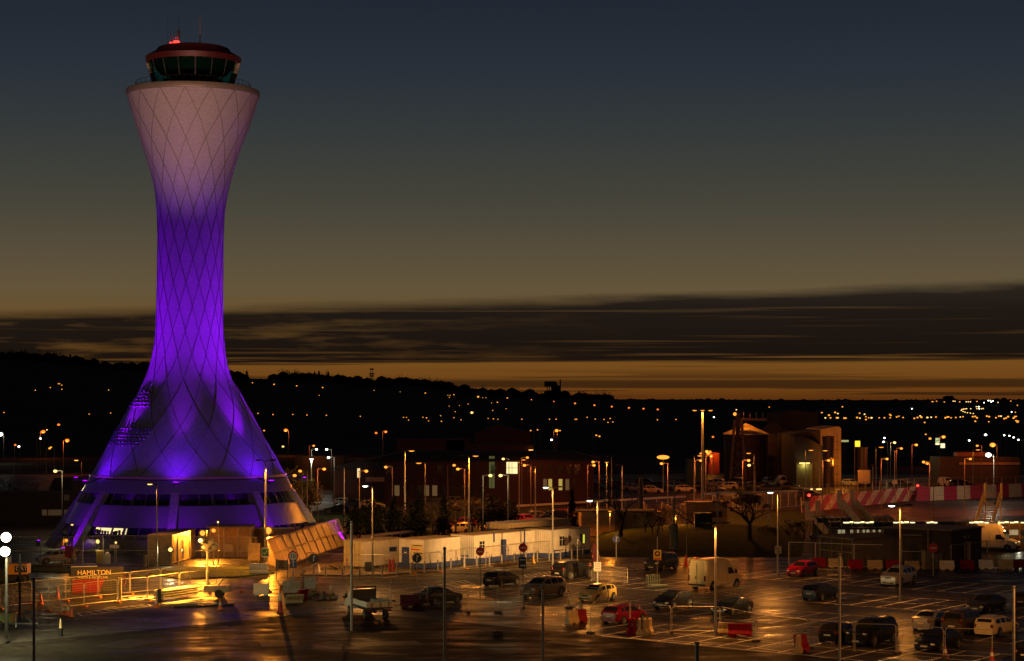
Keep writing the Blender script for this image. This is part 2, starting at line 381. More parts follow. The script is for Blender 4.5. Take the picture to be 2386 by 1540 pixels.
mb = MB(); mb.tube((cdx+0.75, 0, rt_z-0.3), (cdx+0.78, 0, tz(45)), 0.075, 0.03, 6); mb.ball((cdx+0.78, 0, tz(44)), 0.09)
mb.build('lightning_mast', mat('mast_rust', (0.30, 0.10, 0.06), 0.5), TW)
mb = MB()
for x, h, r in ((-2.95, 3.6, 0.02), (-2.6, 2.0, 0.02), (-2.4, 1.9, 0.02), (-1.95, 1.9, 0.02), (-1.6, 3.9, 0.025), (-1.75, 1.9, 0.02), (-2.2, 1.1, 0.03)):
    mb.tube((cdx+x, -1.0, rt_z-0.3), (cdx+x, -1.0, rt_z+h), r, n=5)
mb.tube((cdx-1.6, -1.0, rt_z+0.9), (cdx-1.6, -1.0, rt_z+1.9), 0.13, n=7); mb.box((cdx-1.8, -1.0, rt_z+0.35), (0.6, 0.3, 0.3))
mb.build('radio_aerials', dark, TW)
for x, s in ((-2.02, 0.26), (-1.70, 0.26), (-2.52, 0.12)):
    MB().ball((cdx+x, -1.2, rt_z+0.36), s, sz=1.1).build('obstruction_light', e_red, TW)
point('obstruction_glow', (cdx-1.9, -1.2, rt_z+0.9), 60, (1, 0.03, 0.02), 0.1, TW)
MB().ball((tz(0)*0+cdx+3.65, -1.9, gb+0.25), 0.09).build('desk_lamp', e_y, TW)
MB().ball((cdx+3.45, -2.1, gb+0.08), 0.08).build('desk_lamp', e_y, TW)

# base ring beam, lower cladding bands, windows, raking columns
def cone(py):                                           # base cone outline from the ring to the ground
    l = 214+(1106-py)*0.535; r = 665+(py-1106)*0.515
    return ((l+r)/2-438)/PX, (r-l)/2/PX
def band(y0, y1, inset, name, m, n=64, a0=0, a1=2*PI):
    (d0, r0), (d1, r1) = cone(y0), cone(y1)
    return MB().lathe([(r0-inset, tz(y0), d0), (r1-inset, tz(y1), d1)], n, a0=a0, a1=a1).build(name, m, TW, smooth=True)
d0, r0 = cone(1106)
olive = mat('ring_beam_metal', (0.25, 0.20, 0.10), 0.5, 0.2, 0.2, 2)
MB().lathe([(r0-0.9, tz(1102), d0), (r0+0.05, tz(1103), d0), (r0+0.1, tz(1109), d0), (r0-0.9, tz(1110), d0)], 72).build('ring_beam', olive, TW, smooth=2)
lowclad = mat('base_cladding', (0.20, 0.19, 0.195), 0.38, 0.3, 0.12, 5, spec=0.4, stretch=(6, 1, 0.3))
wallm = mat('base_wall', (0.12, 0.11, 0.10), 0.7, 0, 0.2, 2)
wing = mat('tower_window_glass', (0.02, 0.022, 0.024), 0.12, 0, 0.5, 1.5, spec=0.8)
d1, r1 = cone(1111); d2, r2 = cone(1141)
MB().lathe([(r1-0.5, tz(1110.5), d1), (r1, tz(1111), d1), (r2, tz(1141), d2), (r2-1.0, tz(1142), d2)], 72).build('upper_cladding_band', lowclad, TW, smooth=2)
d3, r3 = cone(1166); d4, r4 = cone(1214)
MB().lathe([(r3-1.2, tz(1166), d3), (r3-0.15, tz(1166.5), d3), (r4-0.15, tz(1214), d4), (r4-1.2, tz(1215), d4)], 72).build('lower_cladding_band', lowclad, TW, smooth=2)
band(1141, 1167, 0.9, 'upper_window_band', wing)
band(1214, 1241, 0.9, 'lower_window_band', wing)
d5, r5 = cone(1241); d6, r6 = cone(1292)
MB().lathe([(r5-1.0, tz(1241), d5), (r5-0.3, tz(1241), d5), (r6-0.6, 0.0, d6)], 72).build('base_wall', wallm, TW, smooth=2)
wfm = mat('window_frame_grey', (0.12, 0.11, 0.11), 0.5)
for y0, y1 in ((1142, 1166), (1215, 1240.5)):
    (da, ra), (db, rb_) = cone(y0), cone(y1)
    for k in range(25):
        a = -PI/2+PI*(k-12)/24.5
        MB().bar((da+(ra-0.86)*math.cos(a), (ra-0.86)*math.sin(a), tz(y0)), (db+(rb_-0.86)*math.cos(a), (rb_-0.86)*math.sin(a), tz(y1)), 0.12 if k % 3 else 0.3).build('window_mullion', wfm, TW)
# lit office behind the ground floor glazing
def arc_px(px, py): dd, rr_ = cone(py); return math.asin(max(-1, min(1, ((px-438)/PX-dd)/(rr_-0.85))))-PI/2
for xa, xb in ((262, 304), (308, 341)):
    a0, a1 = arc_px(xa, 1228), arc_px(xb, 1228)
    (da, ra), (db, rb_) = cone(1216), cone(1228)
    MB().lathe([(ra-0.83, tz(1216), da), (rb_-0.83, tz(1229), db)], 6, a0=a0, a1=a1).build('lit_window', mat('lit_office_window', (1.0, 0.80, 0.34), emit=1.15), TW)
random.seed(2)
for x in (265, 270, 277, 284, 291, 298, 312, 318, 326, 334):
    a = arc_px(x, 1228); dd, rr_ = cone(1226); h = random.uniform(0.2, 0.55)
    MB().box((dd+(rr_-0.76)*math.cos(a), (rr_-0.76)*math.sin(a), tz(1230)+h/2), (random.uniform(0.15, 0.4), 0.05, h)).build('desk_item', black, TW)
COLA = [-90+2+45*k for k in range(8)]
for a in COLA:
    a = R(a); (da, ra), (db, rb_) = cone(1140), cone(1290)
    ca, sa = math.cos(a), math.sin(a)
    MB().bar((da+(ra-0.35)*ca, (ra-0.35)*sa, tz(1140)), (db+(rb_+0.1)*ca, (rb_+0.1)*sa, -0.1), 0.95, 0.75).build('raking_column', mat('column_concrete', (0.24, 0.22, 0.22), 0.6), TW)
# louvre scoops on the left flank
lv = mat('louvre_dark', (0.02, 0.018, 0.02), 0.8)
mb = MB(); mb2 = MB()
def on_shaft(px, py, off=0.0):
    z = tz(py); dx, r = tprof(z); s = ((px-438)/PX-dx)/r
    if abs(s) > 0.995: return None
    a = math.asin(s)-PI/2; return Vector((dx+(r+off)*math.cos(a), (r+off)*math.sin(a), z)), a
tri = [(912, 352, 360), (917, 345, 365), (925, 340, 366), (932, 325, 367), (940, 318, 368), (948, 310, 369),
       (999, 286, 378), (1006, 277, 378), (1014, 274, 376), (1021, 268, 372), (1029, 262, 366), (1036, 262, 358)]
for py, xa, xb in tri:
    x = xa
    while x < xb:
        q = on_shaft(x, py)
        if q:
            p, a = q; t_ = Vector((-math.sin(a), math.cos(a), 0)); nrm = Vector((math.cos(a), math.sin(a), 0.35))
            MB().add([p-t_*0.20+nrm*0.03, p+t_*0.20+nrm*0.03, p+t_*0.14+nrm*0.06+Vector((0, 0, 0.22)), p-t_*0.14+nrm*0.06+Vector((0, 0, 0.22))], [(0, 1, 2, 3)]).build('louvre_opening', lv, TW)
            MB().add([p-t_*0.20+nrm*0.02, p+t_*0.20+nrm*0.02, p+t_*0.16+nrm*0.26+Vector((0, 0, 0.04)), p-t_*0.16+nrm*0.26+Vector((0, 0, 0.04))], [(0, 1, 2, 3)]).build('louvre_lip', clad, TW)
        x += 9.5*math.cos(math.asin(min(0.99, abs(((x-438)/PX)/14))))*0.95+1
# purple floodlights
for i, a in enumerate(COLA):
    a = R(a); dd, rr_ = cone(1290); x, y = dd+(rr_+1.2)*math.cos(a), (rr_+1.2)*math.sin(a)
    ft_ = MB().box((x, y, 0.25), (0.5, 0.5, 0.5), rz=a).build('column_uplight', dark, TW)
    MB().box((x-0.1*math.cos(a), y-0.1*math.sin(a), 0.52), (0.36, 0.36, 0.05), rz=a).build('uplight_lens', e_pur, ft_)
    ty = (TX+dd+(rr_-3.2)*math.cos(a), TY+(rr_-3.2)*math.sin(a), 9)
    spot('column_beam', (TX+x, TY+y, 0.6), ty, 5500, PUR, 26, 0.7, 0.1)
    spot('column_spill', (TX+x+1.5*math.cos(a), TY+y+1.5*math.sin(a), 0.6), (TX+dd+(rr_-5)*math.cos(a), TY+(rr_-5)*math.sin(a), 9), 3000, (0.24, 0, 1), 120, 1.0, 0.1)
RA = [-90+3, -90-50, -90+52, -90-95, -90+95, 90]
for i, a in enumerate(RA):
    a = R(a); q = 2.2; x, y = d0+(r0+q)*math.cos(a), (r0+q)*math.sin(a); zf = tz(1109)-0.6
    ft_ = MB().box((x, y, zf+0.2), (0.7, 0.4, 0.35), rz=a+PI/2).bar((d0+(r0-0.3)*math.cos(a), (r0-0.3)*math.sin(a), tz(1106)), (x, y, zf), 0.12).build('shaft_floodlight', dark, TW)
    MB().box((x, y, zf+0.40), (0.55, 0.28, 0.04), rz=a+PI/2).build('floodlight_lens', e_pur, ft_)
    spot('shaft_beam', (TX+x, TY+y, zf+0.6), (TX+0.3+1.5*math.cos(a), TY+1.5*math.sin(a), 29), 47000 if i else 21000, (0.25, 0, 1), 33, 0.9, 0.15)
    spot('skirt_beam', (TX+x, TY+y, zf+0.6), (TX+6.5*math.cos(a), TY+6.5*math.sin(a), 14.5), 2300, (0.14, 0, 1), 120, 1.0, 0.6)
# unseen floodlights added to wash the head of the tower (below the frame, in front of the car park)
FL = thing('added_floodlight', 'added unseen floodlight aimed at the head of the control tower', 'floodlight', (-14, 108, 0))
MB().box((0, 0, 0.3), (0.9, 0.7, 0.6)).build('housing', dark, FL)
spot('tower_wash', (-14, 108.4, 0.7), (TX+1, TY, 53), 350000, (1.0, 0.50, 0.34), 11, 1.0, 0.3)
FL2 = thing('added_floodlight', 'second added unseen floodlight turned to the pale head of the control tower', 'floodlight', (-62, 110, 0))
MB().box((0, 0, 0.3), (0.9, 0.7, 0.6)).build('housing', dark, FL2)
spot('tower_wash', (-62, 110.4, 0.7), (TX-1, TY, 53), 195000, (1.0, 0.50, 0.32), 11, 1.0, 0.3)
# ---------------------------------------------------------------- cars
def interp(pts, x):
    if x >= pts[0][0]: return pts[0][1]
    if x <= pts[-1][0]: return pts[-1][1]
    for (a, b), (c, d) in zip(pts, pts[1:]):
        if a >= x >= c:
            if a == c: return b
            t = (a-x)/(a-c); return b+(d-b)*t
CARS = {   # profile (x, z) from nose to tail, belt heights, half width, cabin glass x range, wheel x, wheel radius, windows per side
 'hatchback': dict(L=4.05, w=0.86, top=[(2.03, .52), (1.98, .66), (1.82, .74), (1.15, .93), (0.98, .98), (0.32, 1.38), (-0.2, 1.46), (-0.9, 1.44), (-1.5, 1.34), (-1.86, 1.0), (-2.0, .88), (-2.03, .5)],
   belt=(.86, .98), ws=(1.0, .34), rw=(-1.52, -1.86), wheels=(1.25, -1.22), R=.31, win=[(.72, -.12), (-.2, -1.0), (-1.06, -1.42)]),
 'saloon': dict(L=4.6, w=0.88, top=[(2.3, .5), (2.25, .64), (2.05, .74), (1.15, .92), (1.0, .95), (.3, 1.34), (-.3, 1.43), (-.9, 1.38), (-1.6, 1.04), (-1.75, 1.02), (-2.2, .98), (-2.27, .85), (-2.3, .5)],
   belt=(.86, .97), ws=(1.02, .32), rw=(-.94, -1.58), wheels=(1.4, -1.32), R=.32, win=[(.75, -.15), (-.23, -.98), (-1.03, -1.25)]),
 'estate': dict(L=4.5, w=0.87, top=[(2.25, .5), (2.2, .64), (2.0, .74), (1.15, .92), (1.0, .95), (.3, 1.36), (-.3, 1.44), (-1.2, 1.43), (-1.85, 1.33), (-2.15, 1.0), (-2.23, .85), (-2.25, .5)],
   belt=(.86, .96), ws=(1.02, .32), rw=(-1.88, -2.12), wheels=(1.38, -1.3), R=.32, win=[(.75, -.1), (-.18, -.95), (-1.02, -1.8)]),
 'suv': dict(L=4.7, w=0.94, top=[(2.35, .6), (2.32, .88), (2.15, 1.0), (1.35, 1.12), (1.2, 1.16), (.55, 1.62), (-.1, 1.74), (-1.3, 1.71), (-1.9, 1.6), (-2.2, 1.12), (-2.32, .95), (-2.35, .6)],
   belt=(1.04, 1.14), ws=(1.22, .58), rw=(-1.93, -2.2), wheels=(1.42, -1.38), R=.38, win=[(.95, .0), (-.1, -.95), (-1.05, -1.78)]),
 'offroader': dict(L=4.8, w=0.96, top=[(2.4, .6), (2.38, 1.0), (2.25, 1.08), (1.25, 1.16), (1.12, 1.2), (.62, 1.74), (.0, 1.84), (-1.9, 1.82), (-2.25, 1.7), (-2.36, 1.15), (-2.39, .95), (-2.4, .6)],
   belt=(1.10, 1.16), ws=(1.15, .64), rw=(-2.26, -2.36), wheels=(1.45, -1.4), R=.39, win=[(.95, .05), (-.05, -1.0), (-1.1, -2.1)]),
 'coupe': dict(L=4.2, w=0.88, top=[(2.1, .5), (2.05, .62), (1.85, .7), (1.05, .88), (.9, .92), (.2, 1.26), (-.3, 1.33), (-.9, 1.24), (-1.6, .98), (-2.0, .9), (-2.08, .75), (-2.1, .5)],
   belt=(.82, .92), ws=(.92, .22), rw=(-.95, -1.58), wheels=(1.25, -1.22), R=.32, win=[(.6, -.3), (-.38, -1.0)]),
 'mpv': dict(L=4.4, w=0.9, top=[(2.2, .55), (2.15, .75), (1.95, .85), (1.45, 1.0), (1.3, 1.05), (.5, 1.58), (-.1, 1.68), (-1.4, 1.64), (-1.95, 1.5), (-2.12, 1.05), (-2.19, .9), (-2.2, .5)],
   belt=(.96, 1.05), ws=(1.32, .52), rw=(-1.97, -2.12), wheels=(1.35, -1.3), R=.33, win=[(1.0, .0), (-.1, -.95), (-1.05, -1.8)]),
 'smallvan': dict(L=4.3, w=0.9, top=[(2.15, .6), (2.1, .85), (1.9, .95), (1.35, 1.1), (1.2, 1.15), (.6, 1.7), (.2, 1.82), (-1.9, 1.8), (-2.1, 1.7), (-2.13, 1.1), (-2.14, .9), (-2.15, .5)],
   belt=(1.05, 1.1), ws=(1.22, .62), rw=(-2.108, -2.128), wheels=(1.3, -1.3), R=.33, win=[(.85, .15)]),
}
BODY = {}
def car_section(k, x):
    L_, w = k['L'], k['w']; zt = interp(k['top'], x)
    e = min(1.0, (L_/2-abs(x))/0.55); hw = w*(0.80+0.20*math.sin(max(0, e)*PI/2))
    bf, br = k['belt']; belt = min(bf+(br-bf)*(L_/2-x)/L_, zt-0.02); zl = 0.20
    hgt = max(0.0, zt-belt); rw_ = hw*0.97-min(hgt, .8)*0.42
    kk = min(1.0, hgt/0.3)
    return [(hw*.86, zl), (hw*.97, zl+.10), (hw, min(.56, belt-.05)), (hw*.975, belt), (rw_+.03*kk, belt+hgt*(.86 if kk > .3 else .6)), (rw_-.10, zt-.012), (rw_*.5, zt+.012*kk), (0, zt+.018*kk)]
paint_cache = {}
def car_paint(nm, col, metal=0.3):
    return mat('paint_'+nm, col, 0.28, metal, 0.06, 2, spec=0.5)
lens_w = mat('headlamp_glass', (0.75, 0.75, 0.7), 0.12, 0, 0, spec=0.8); lens_r = mat('tail_lamp_red', (0.10, 0.004, 0.006), 0.2, 0, 0, spec=0.7)
plate_m = mat('number_plate', (0.65, 0.62, 0.50), 0.5, 0, 0); trim = mat('black_trim', (0.018, 0.018, 0.018), 0.5, 0, 0)
def make_parts(kind):
    k = CARS[kind]; L_ = k['L']; nx = 34
    xs = sorted(set([L_/2*math.cos(PI*i/nx)*0.999 for i in range(nx+1)]+[p[0] for p in k['top'] if abs(p[0]) < L_/2-.01]), reverse=True)
    mb = MB(); secs = [car_section(k, x) for x in xs]; m = len(secs[0])
    vs = []
    for x, s in zip(xs, secs): vs += [(x, y, z) for y, z in s]+[(x, -y, z) for y, z in reversed(s[:-1])]
    r = 2*m-1; fs = []
    for i in range(len(xs)-1):
        for j in range(r-1): fs.append((i*r+j, (i+1)*r+j, (i+1)*r+j+1, i*r+j+1))
        fs.append((i*r+r-1, (i+1)*r+r-1, (i+1)*r, i*r))
    fs.append(tuple(range(r))); fs.append(tuple((len(xs)-1)*r+j for j in range(r-1, -1, -1)))
    mb.add(vs, fs); parts = {}
    parts['body'] = (mb, 'paint', 2)
    # glass
    def across(xa, xb, shrink=0.86):
        g = MB(); n = 5; prev = None; vs = []
        for i in range(n+1):
            x = xa+(xb-xa)*i/n; s = car_section(k, x); wy = s[5][0]*shrink+0.03
            up = Vector((xa-xb, 0, interp(k['top'], xb)-interp(k['top'], xa)))
            nrm = Vector((-(interp(k['top'], xb)-interp(k['top'], xa)), 0, xb-xa)); nrm = nrm if nrm.z > 0 else -nrm; nrm = nrm.normalized()*0.018
            vs += [Vector((x, y, s[5][1]+(.024 if abs(y) < .5*wy else .012)))+nrm for y in (wy, wy*.45, -wy*.45, -wy)]
        return g.add(vs, [(i*4+j, i*4+4+j, i*4+5+j, i*4+1+j) for i in range(n) for j in range(3)])
    parts['windscreen'] = (across(k['ws'][0]-.06, k['ws'][1]+.05), glass, 0)
    parts['rear_window'] = (across(k['rw'][0]-.03, k['rw'][1]+.02), glass, 0)
    def side(xa, xb, sg):
        g = MB(); n = 4; vs = []
        for i in range(n+1):
            x = xa+(xb-xa)*i/n; s = car_section(k, x); a, b = s[3], s[4]
            for f in (0.10, 0.86):
                vs.append((x, sg*(a[0]+(b[0]-a[0])*f+.012), a[1]+(b[1]-a[1])*f))
        return g.add(vs, [(i*2, i*2+2, i*2+3, i*2+1) for i in range(n)])
    parts['side_window'] = [(side(a-.03, b+.03, sg), glass, 0) for a, b in k['win'] for sg in (1, -1)]
    wl = []
    for wx in k['wheels']:
        for sg in (1, -1):
            y = sg*(k['w']-.09); Rw = k['R']
            arch = MB().tube((wx, sg*(k['w']-.12), Rw+.02), (wx, sg*(k['w']+.004), Rw+.02), Rw+.06, n=18)
            ty = MB().tube((wx, y-.1, Rw), (wx, y+.1, Rw), Rw, n=18)
            rim = MB(); o = sg*(k['w']+.015)
            rim.tube((wx, o-sg*.02, Rw), (wx, o, Rw), Rw*.20, n=8)
            for q in range(5):
                a = 2*PI*q/5; rim.bar((wx+Rw*.12*math.cos(a), o-sg*.005, Rw+Rw*.12*math.sin(a)), (wx+Rw*.64*math.cos(a), o-sg*.005, Rw+Rw*.64*math.sin(a)), .09, .02)
            rim.lathe([(Rw*.56, -.012), (Rw*.68, .012)], 18)
            nv = (18+0)*2; vv = rim.v[-36:]; rim.v[-36:] = [(wx+v[0], o+v[2]*sg, Rw+v[1]) for v in vv]
            wl.append((arch, ty, rim))
    parts['wheel'] = wl
    s = car_section(k, L_/2-.10); xf = L_/2
    zh = interp(k['top'], L_/2-.06)-.10
    parts['headlight'] = [(MB().ball((xf-.09, sg*k['w']*.66, zh), .15, 8, 6, .7, 1.25, .62), lens_w, 1) for sg in (1, -1)]
    zr = .78 if kind not in ('suv', 'offroader', 'mpv', 'smallvan') else 1.0
    parts['tail_light'] = [(MB().ball((-xf+.09, sg*k['w']*.72, zr), .14, 8, 6, .75, 1.0, 1.25 if zr < 1 else 1.9), lens_r, 1) for sg in (1, -1)]
    parts['number_plate'] = [(MB().box((xf-.005, 0, .40), (.03, .50, .11)), plate_m, 0), (MB().box((-xf+.005, 0, .62), (.03, .50, .11)), plate_m, 0)]
    parts['grille'] = (MB().box((xf-.012, 0, zh-.02), (.04, .62, .13)).box((xf-.02, 0, .32), (.05, 1.1, .12)), trim, 0)
    mx = k['ws'][0]-.22
    parts['door_mirror'] = [(MB().ball((mx, sg*(k['w']+.08), k['belt'][0]+.10), .10, 8, 6, .7, 1.2, .85), 'paint', 1) for sg in (1, -1)]
    if kind in ('suv', 'estate', 'offroader'):
        z = interp(k['top'], -.5)+.05
        parts['roof_rail'] = [(MB().path([(.2, sg*(car_section(k, 0)[5][0]), z-.06), (.1, sg*(car_section(k, 0)[5][0]), z), (-1.5, sg*(car_section(k, -1)[5][0]), z), (-1.65, sg*(car_section(k, -1)[5][0]), z-.07)], .022, 5), steel, 0) for sg in (1, -1)]
    return parts
def car_proto(kind):
    t = thing('parked_'+('saloon_car' if kind == 'saloon' else 'estate_car' if kind == 'estate' else 'suv' if kind in ('suv',) else 'offroad_car' if kind == 'offroader' else 'coupe' if kind == 'coupe' else 'people_carrier' if kind == 'mpv' else 'small_van' if kind == 'smallvan' else 'hatchback'), 'x', 'car')
    pp = make_parts(kind); dm = car_paint('black', (.012, .012, .013))
    for nm, v in pp.items():
        if nm == 'wheel':
            for arch, ty, rim in v:
                a = arch.build('wheel_arch', black, t); o = ty.build('tyre', rubber, t, smooth=2); rim.build('rim', alloy, o)
            continue
        for q in (v if isinstance(v, list) else [v]):
            o = q[0].build(nm, dm if q[1] == 'paint' else q[1], t, smooth=q[2])
            if q[1] == 'paint': o['paint'] = 1
    return t
PROTO = {}; USED = set()
PAINTS = dict(black=((.010, .010, .011), .0), darkblue=((.012, .018, .045), .2), cream=((.60, .50, .27), .0), red=((.36, .004, .030), .0), litcream=((.62, .44, .11), .0), crimson=((.17, .002, .018), .0), silver=((.38, .37, .35), .35), tan=((.22, .17, .11), .3),  # both cream paints carry the lamps' yellow light in their colour
              grey=((.10, .10, .10), .3), white=((.72, .70, .66), .0), darkgrey=((.035, .034, .034), .2), brown=((.09, .065, .045), .3), maroon=((.16, .01, .02), .1))
FAR_SKIP = ('rim', 'number_plate', 'grille', 'door_mirror', 'roof_rail', 'side_window.x')
def car(kind, colr, px, py, head, label, group='cars in the open car park', cat='car', farther=False, pos=None):
    if kind not in PROTO:
        t = PROTO[kind] = car_proto(kind)
    else: t = copy_tree(PROTO[kind], None, FAR_SKIP if farther else ())
    t.location = pos or G(px, py); t.rotation_euler = (0, 0, R(head)); t['label'] = label; t['group'] = group; t['category'] = cat
    pm = car_paint(colr, *PAINTS[colr])
    for ch in t.children:
        if 'paint' in ch: paint(ch, pm)
    return t
HB, HF = 55, -125            # nose away to the right / nose towards the camera and left
near_cars = [
 ('hatchback', 'black', 1169, 1364, HB, 'black hatchback with its tail to a bright yellow puddle reflection, nearest the site cabins'),
 ('saloon', 'black', 1021, 1406, HB-8, 'glossy black saloon just right of the white tipper truck'),
 ('suv', 'tan', 1266, 1389, HF-3, 'bronze tan SUV facing the camera between two black cars and the cream hatchback'),
 ('suv', 'black', 1334, 1347, HB-6, 'black SUV with pale reflections on its roof beside the lamp post by the cabins'),
 ('hatchback', 'litcream', 1392, 1399, HF, 'cream hatchback with lit bonnet facing the camera'),
 ('hatchback', 'crimson', 1454, 1450, HB-4, 'dark red hatchback seen from behind, in front of the cream one'),
 ('suv', 'darkgrey', 1541, 1327, HF+4, 'dark SUV under the yellow square car park sign beside the red cone'),
 ('hatchback', 'black', 1569, 1416, HF-2, 'black hatchback with a glinting headlight in front of the white van'),
 ('coupe', 'black', 1705, 1430, HF-3, 'low black coupe beside the bright lamp post in the centre of the car park'),
 ('hatchback', 'red', 1870, 1341, HF, 'bright red hatchback facing the camera at the back of the car park'),
 ('hatchback', 'darkblue', 1913, 1396, HB-4, 'dark blue hatchback seen from behind standing alone between rows'),
 ('suv', 'silver', 2094, 1362, HF, 'silver SUV behind the foot of a lamp post, row of barriers behind it'),
 ('saloon', 'darkgrey', 2298, 1424, HF-2, 'dark grey saloon facing the camera behind the three pale cars'),
 ('hatchback', 'black', 1957, 1494, HB, 'black hatchback half hidden behind the big dark off-roader'),
 ('offroader', 'black', 2032, 1500, HF-3, 'large boxy black off-roader with a square roof, facing the camera'),
 ('saloon', 'silver', 2174, 1465, HB, 'silver saloon, leftmost of the three cars seen from behind at the right'),
 ('suv', 'brown', 2246, 1472, HB, 'brown SUV with bright roof rails between the silver saloon and the cream estate'),
 ('estate', 'cream', 2322, 1478, HB-3, 'cream estate car with a dark rear window near the right edge'),
 ('saloon', 'black', 2187, 1512, HF-2, 'black saloon facing the camera in front of the silver and brown cars'),
 ('hatchback', 'darkgrey', 2398, 1415, HB, 'dark car cut off by the right edge beside the tall steel pole'),
 ('hatchback', 'black', 2414, 1541, HB, 'black car cut off by the bottom right corner'),
 ('hatchback', 'silver', 130, 1312, -150, 'grey car with a glinting headlamp behind the fence at far left'),
]
for q in near_cars: car(*q)
# box vans ---------------------------------------------------------------
def van(label, loc, head, colr, L_=5.8, H_=2.55, w=.98, lit=False, group=None):
    t = thing('panel_van', label, 'van', loc, R(head)); pm = car_paint(colr, *PAINTS[colr])
    k = dict(L=L_, w=w, top=[(L_/2, .6), (L_/2-.03, .95), (L_/2-.25, 1.08), (L_/2-.85, 1.25), (L_/2-1.0, 1.32), (L_/2-1.65, 2.15), (L_/2-2.1, H_-.1), (L_/2-2.6, H_), (-L_/2+.25, H_), (-L_/2+.05, H_-.12), (-L_/2, .6)],
             belt=(1.15, 1.25))
    def sec(x):
        zt = interp(k['top'], x); e = min(1.0, (L_/2-abs(x))/0.35); hw = w*(0.86+0.14*math.sin(max(0, e)*PI/2)); zt = max(zt, .6)
        b = min(1.25, zt-.03); h = max(0, zt-b); rw_ = hw*.97-h*.09
        return [(hw*.9, .28), (hw, .42), (hw, .7 if zt > .8 else .5), (hw*.98, b), (rw_+.02, b+h*.88), (rw_-.12, zt-.01), (0, zt+.04*min(1, h))]
    xs = sorted(set([L_/2*math.cos(PI*i/36)*.999 for i in range(37)]+[p[0] for p in k['top'] if abs(p[0]) < L_/2-.01]), reverse=True)
    mb = MB(); ss = [sec(x) for x in xs]; vs = []; m = len(ss[0]); r = 2*m-1; fs = []
    for x, s in zip(xs, ss): vs += [(x, y, z) for y, z in s]+[(x, -y, z) for y, z in reversed(s[:-1])]
    for i in range(len(xs)-1):
        for j in range(r): fs.append((i*r+j, (i+1)*r+j, (i+1)*r+(j+1) % r, i*r+(j+1) % r))
    fs += [tuple(range(r)), tuple((len(xs)-1)*r+j for j in range(r-1, -1, -1))]
    mb.add(vs, fs).build('body', pm, t, smooth=2)
    xa, xb = L_/2-1.02, L_/2-1.62; g = MB(); v2 = []
    for i in range(5):
        x = xa+(xb-xa)*i/4; s = sec(x); wy = s[5][0]*.9
        v2 += [(x+.03, wy, s[5][1]+.03), (x+.03, -wy, s[5][1]+.03)]
    g.add(v2, [(2*i, 2*i+2, 2*i+3, 2*i+1) for i in range(4)]).build('windscreen', glass, t)
    for sg in (1, -1):
        MB().prism([(L_/2-1.35, sg*(w-.02), 1.30), (L_/2-2.3, sg*(w-.02), 1.28), (L_/2-2.3, sg*(w-.06), 1.85), (L_/2-1.75, sg*(w-.06), 1.85)], (0, sg*.03, 0)).build('side_window', glass, t)
        MB().ball((L_/2-1.3, sg*(w+.16), 1.45), .14, sx=.6, sz=1.4).build('door_mirror', trim, t, smooth=True)
        MB().ball((L_/2-.12, sg*.72, .88), .17, sx=.6, sz=1.1).build('headlight', e_y if lit else lens_w, t, smooth=True)
        MB().box((-L_/2+.02, sg*.86, 1.05), (.08, .14, .5)).build('tail_light', lens_r, t)
        for wx in (L_/2-.95, -L_/2+1.15):
            MB().tube((wx, sg*(w-.12), .36), (wx, sg*(w+.005), .36), .43, n=18).build('wheel_arch', black, t)
            o = MB().tube((wx, sg*(w-.22), .34), (wx, sg*(w+.02), .34), .34, n=18).build('tyre', rubber, t, smooth=2)
            MB().tube((wx, sg*(w+.0), .34), (wx, sg*(w+.035), .34), .17, n=12).build('rim', alloy, o)
    MB().box((-L_/2-.005, 0, 1.4), (.02, .03, 1.9)).box((-L_/2-.03, .12, 1.1), (.05, .05, .2)).build('rear_door_seam', trim, t)
    MB().box((-L_/2-.04, 0, .45), (.14, 1.8, .16)).box((L_/2-.02, 0, .45), (.12, 1.7, .3)).build('bumper', trim, t)
    MB().box((-L_/2-.03, -.3, .8), (.03, .5, .11)).build('number_plate', plate_m, t)
    for x in (.4, -1.0): 
        for sg in (1, -1): MB().box((x, sg*(w+.004), 1.35), (.015, .01, 1.7)).build('side_door_seam', trim, t)
    return t
v1 = van('tall cream panel van parked in the middle of the car park', G(1667, 1369), 50, 'cream', 5.9, 2.75, 1.0)
MB().box((-2.6, .3, 2.83), (.35, .45, .12)).build('roof_beacon', mat('beacon_red', (.35, .03, .02), .3, 0, 0), v1)
v2 = van('white high roofed van with glowing headlights beside the dark brick hut', G(2304, 1281), -30, 'white', 6.8, 3.0, 1.05, lit=True)
MB().ball((1.2, 0, 3.12), .16).build('roof_beacon', e_y, v2)
spot('headlamp_beam', G(2306, 1281)+Vector((2.9, -1.5, .9)), G(2420, 1300), 150, WHT, 50)
# tipper truck ------------------------------------------------------------
tr = thing('tipper_truck', 'white drop-side tipper truck seen from behind, loaded with a tarpaulin', 'truck', G(861, 1437), R(112))
wp = car_paint('white', *PAINTS['white'])
MB().box((2.3, 0, .95), (1.5, 1.8, .8)).prism([(3.05, .9, .6), (3.75, .85, .6), (3.75, .85, 1.0), (3.05, .9, 1.28)], (0, -1.75, 0)).prism([(1.55, .88, 1.3), (3.0, .88, 1.3), (2.45, .80, 2.02), (1.6, .80, 2.02)], (0, -1.7, 0)).build('cab', wp, tr)
MB().box((1.53, 0, 1.65), (.03, 1.3, .5)).build('rear_window', glass, tr)
MB().prism([(2.95, .78, 1.33), (2.44, .74, 1.98), (2.44, -.74, 1.98), (2.95, -.78, 1.33)], (.04, 0, .02)).build('windscreen', glass, tr)
MB().box((0.0-.55, 0, .92), (4.1, 2.1, .12)).box((-.6, .4, .7), (4.6, .1, .25)).box((-.6, -.4, .7), (4.6, .1, .25)).build('load_bed', dark, tr)
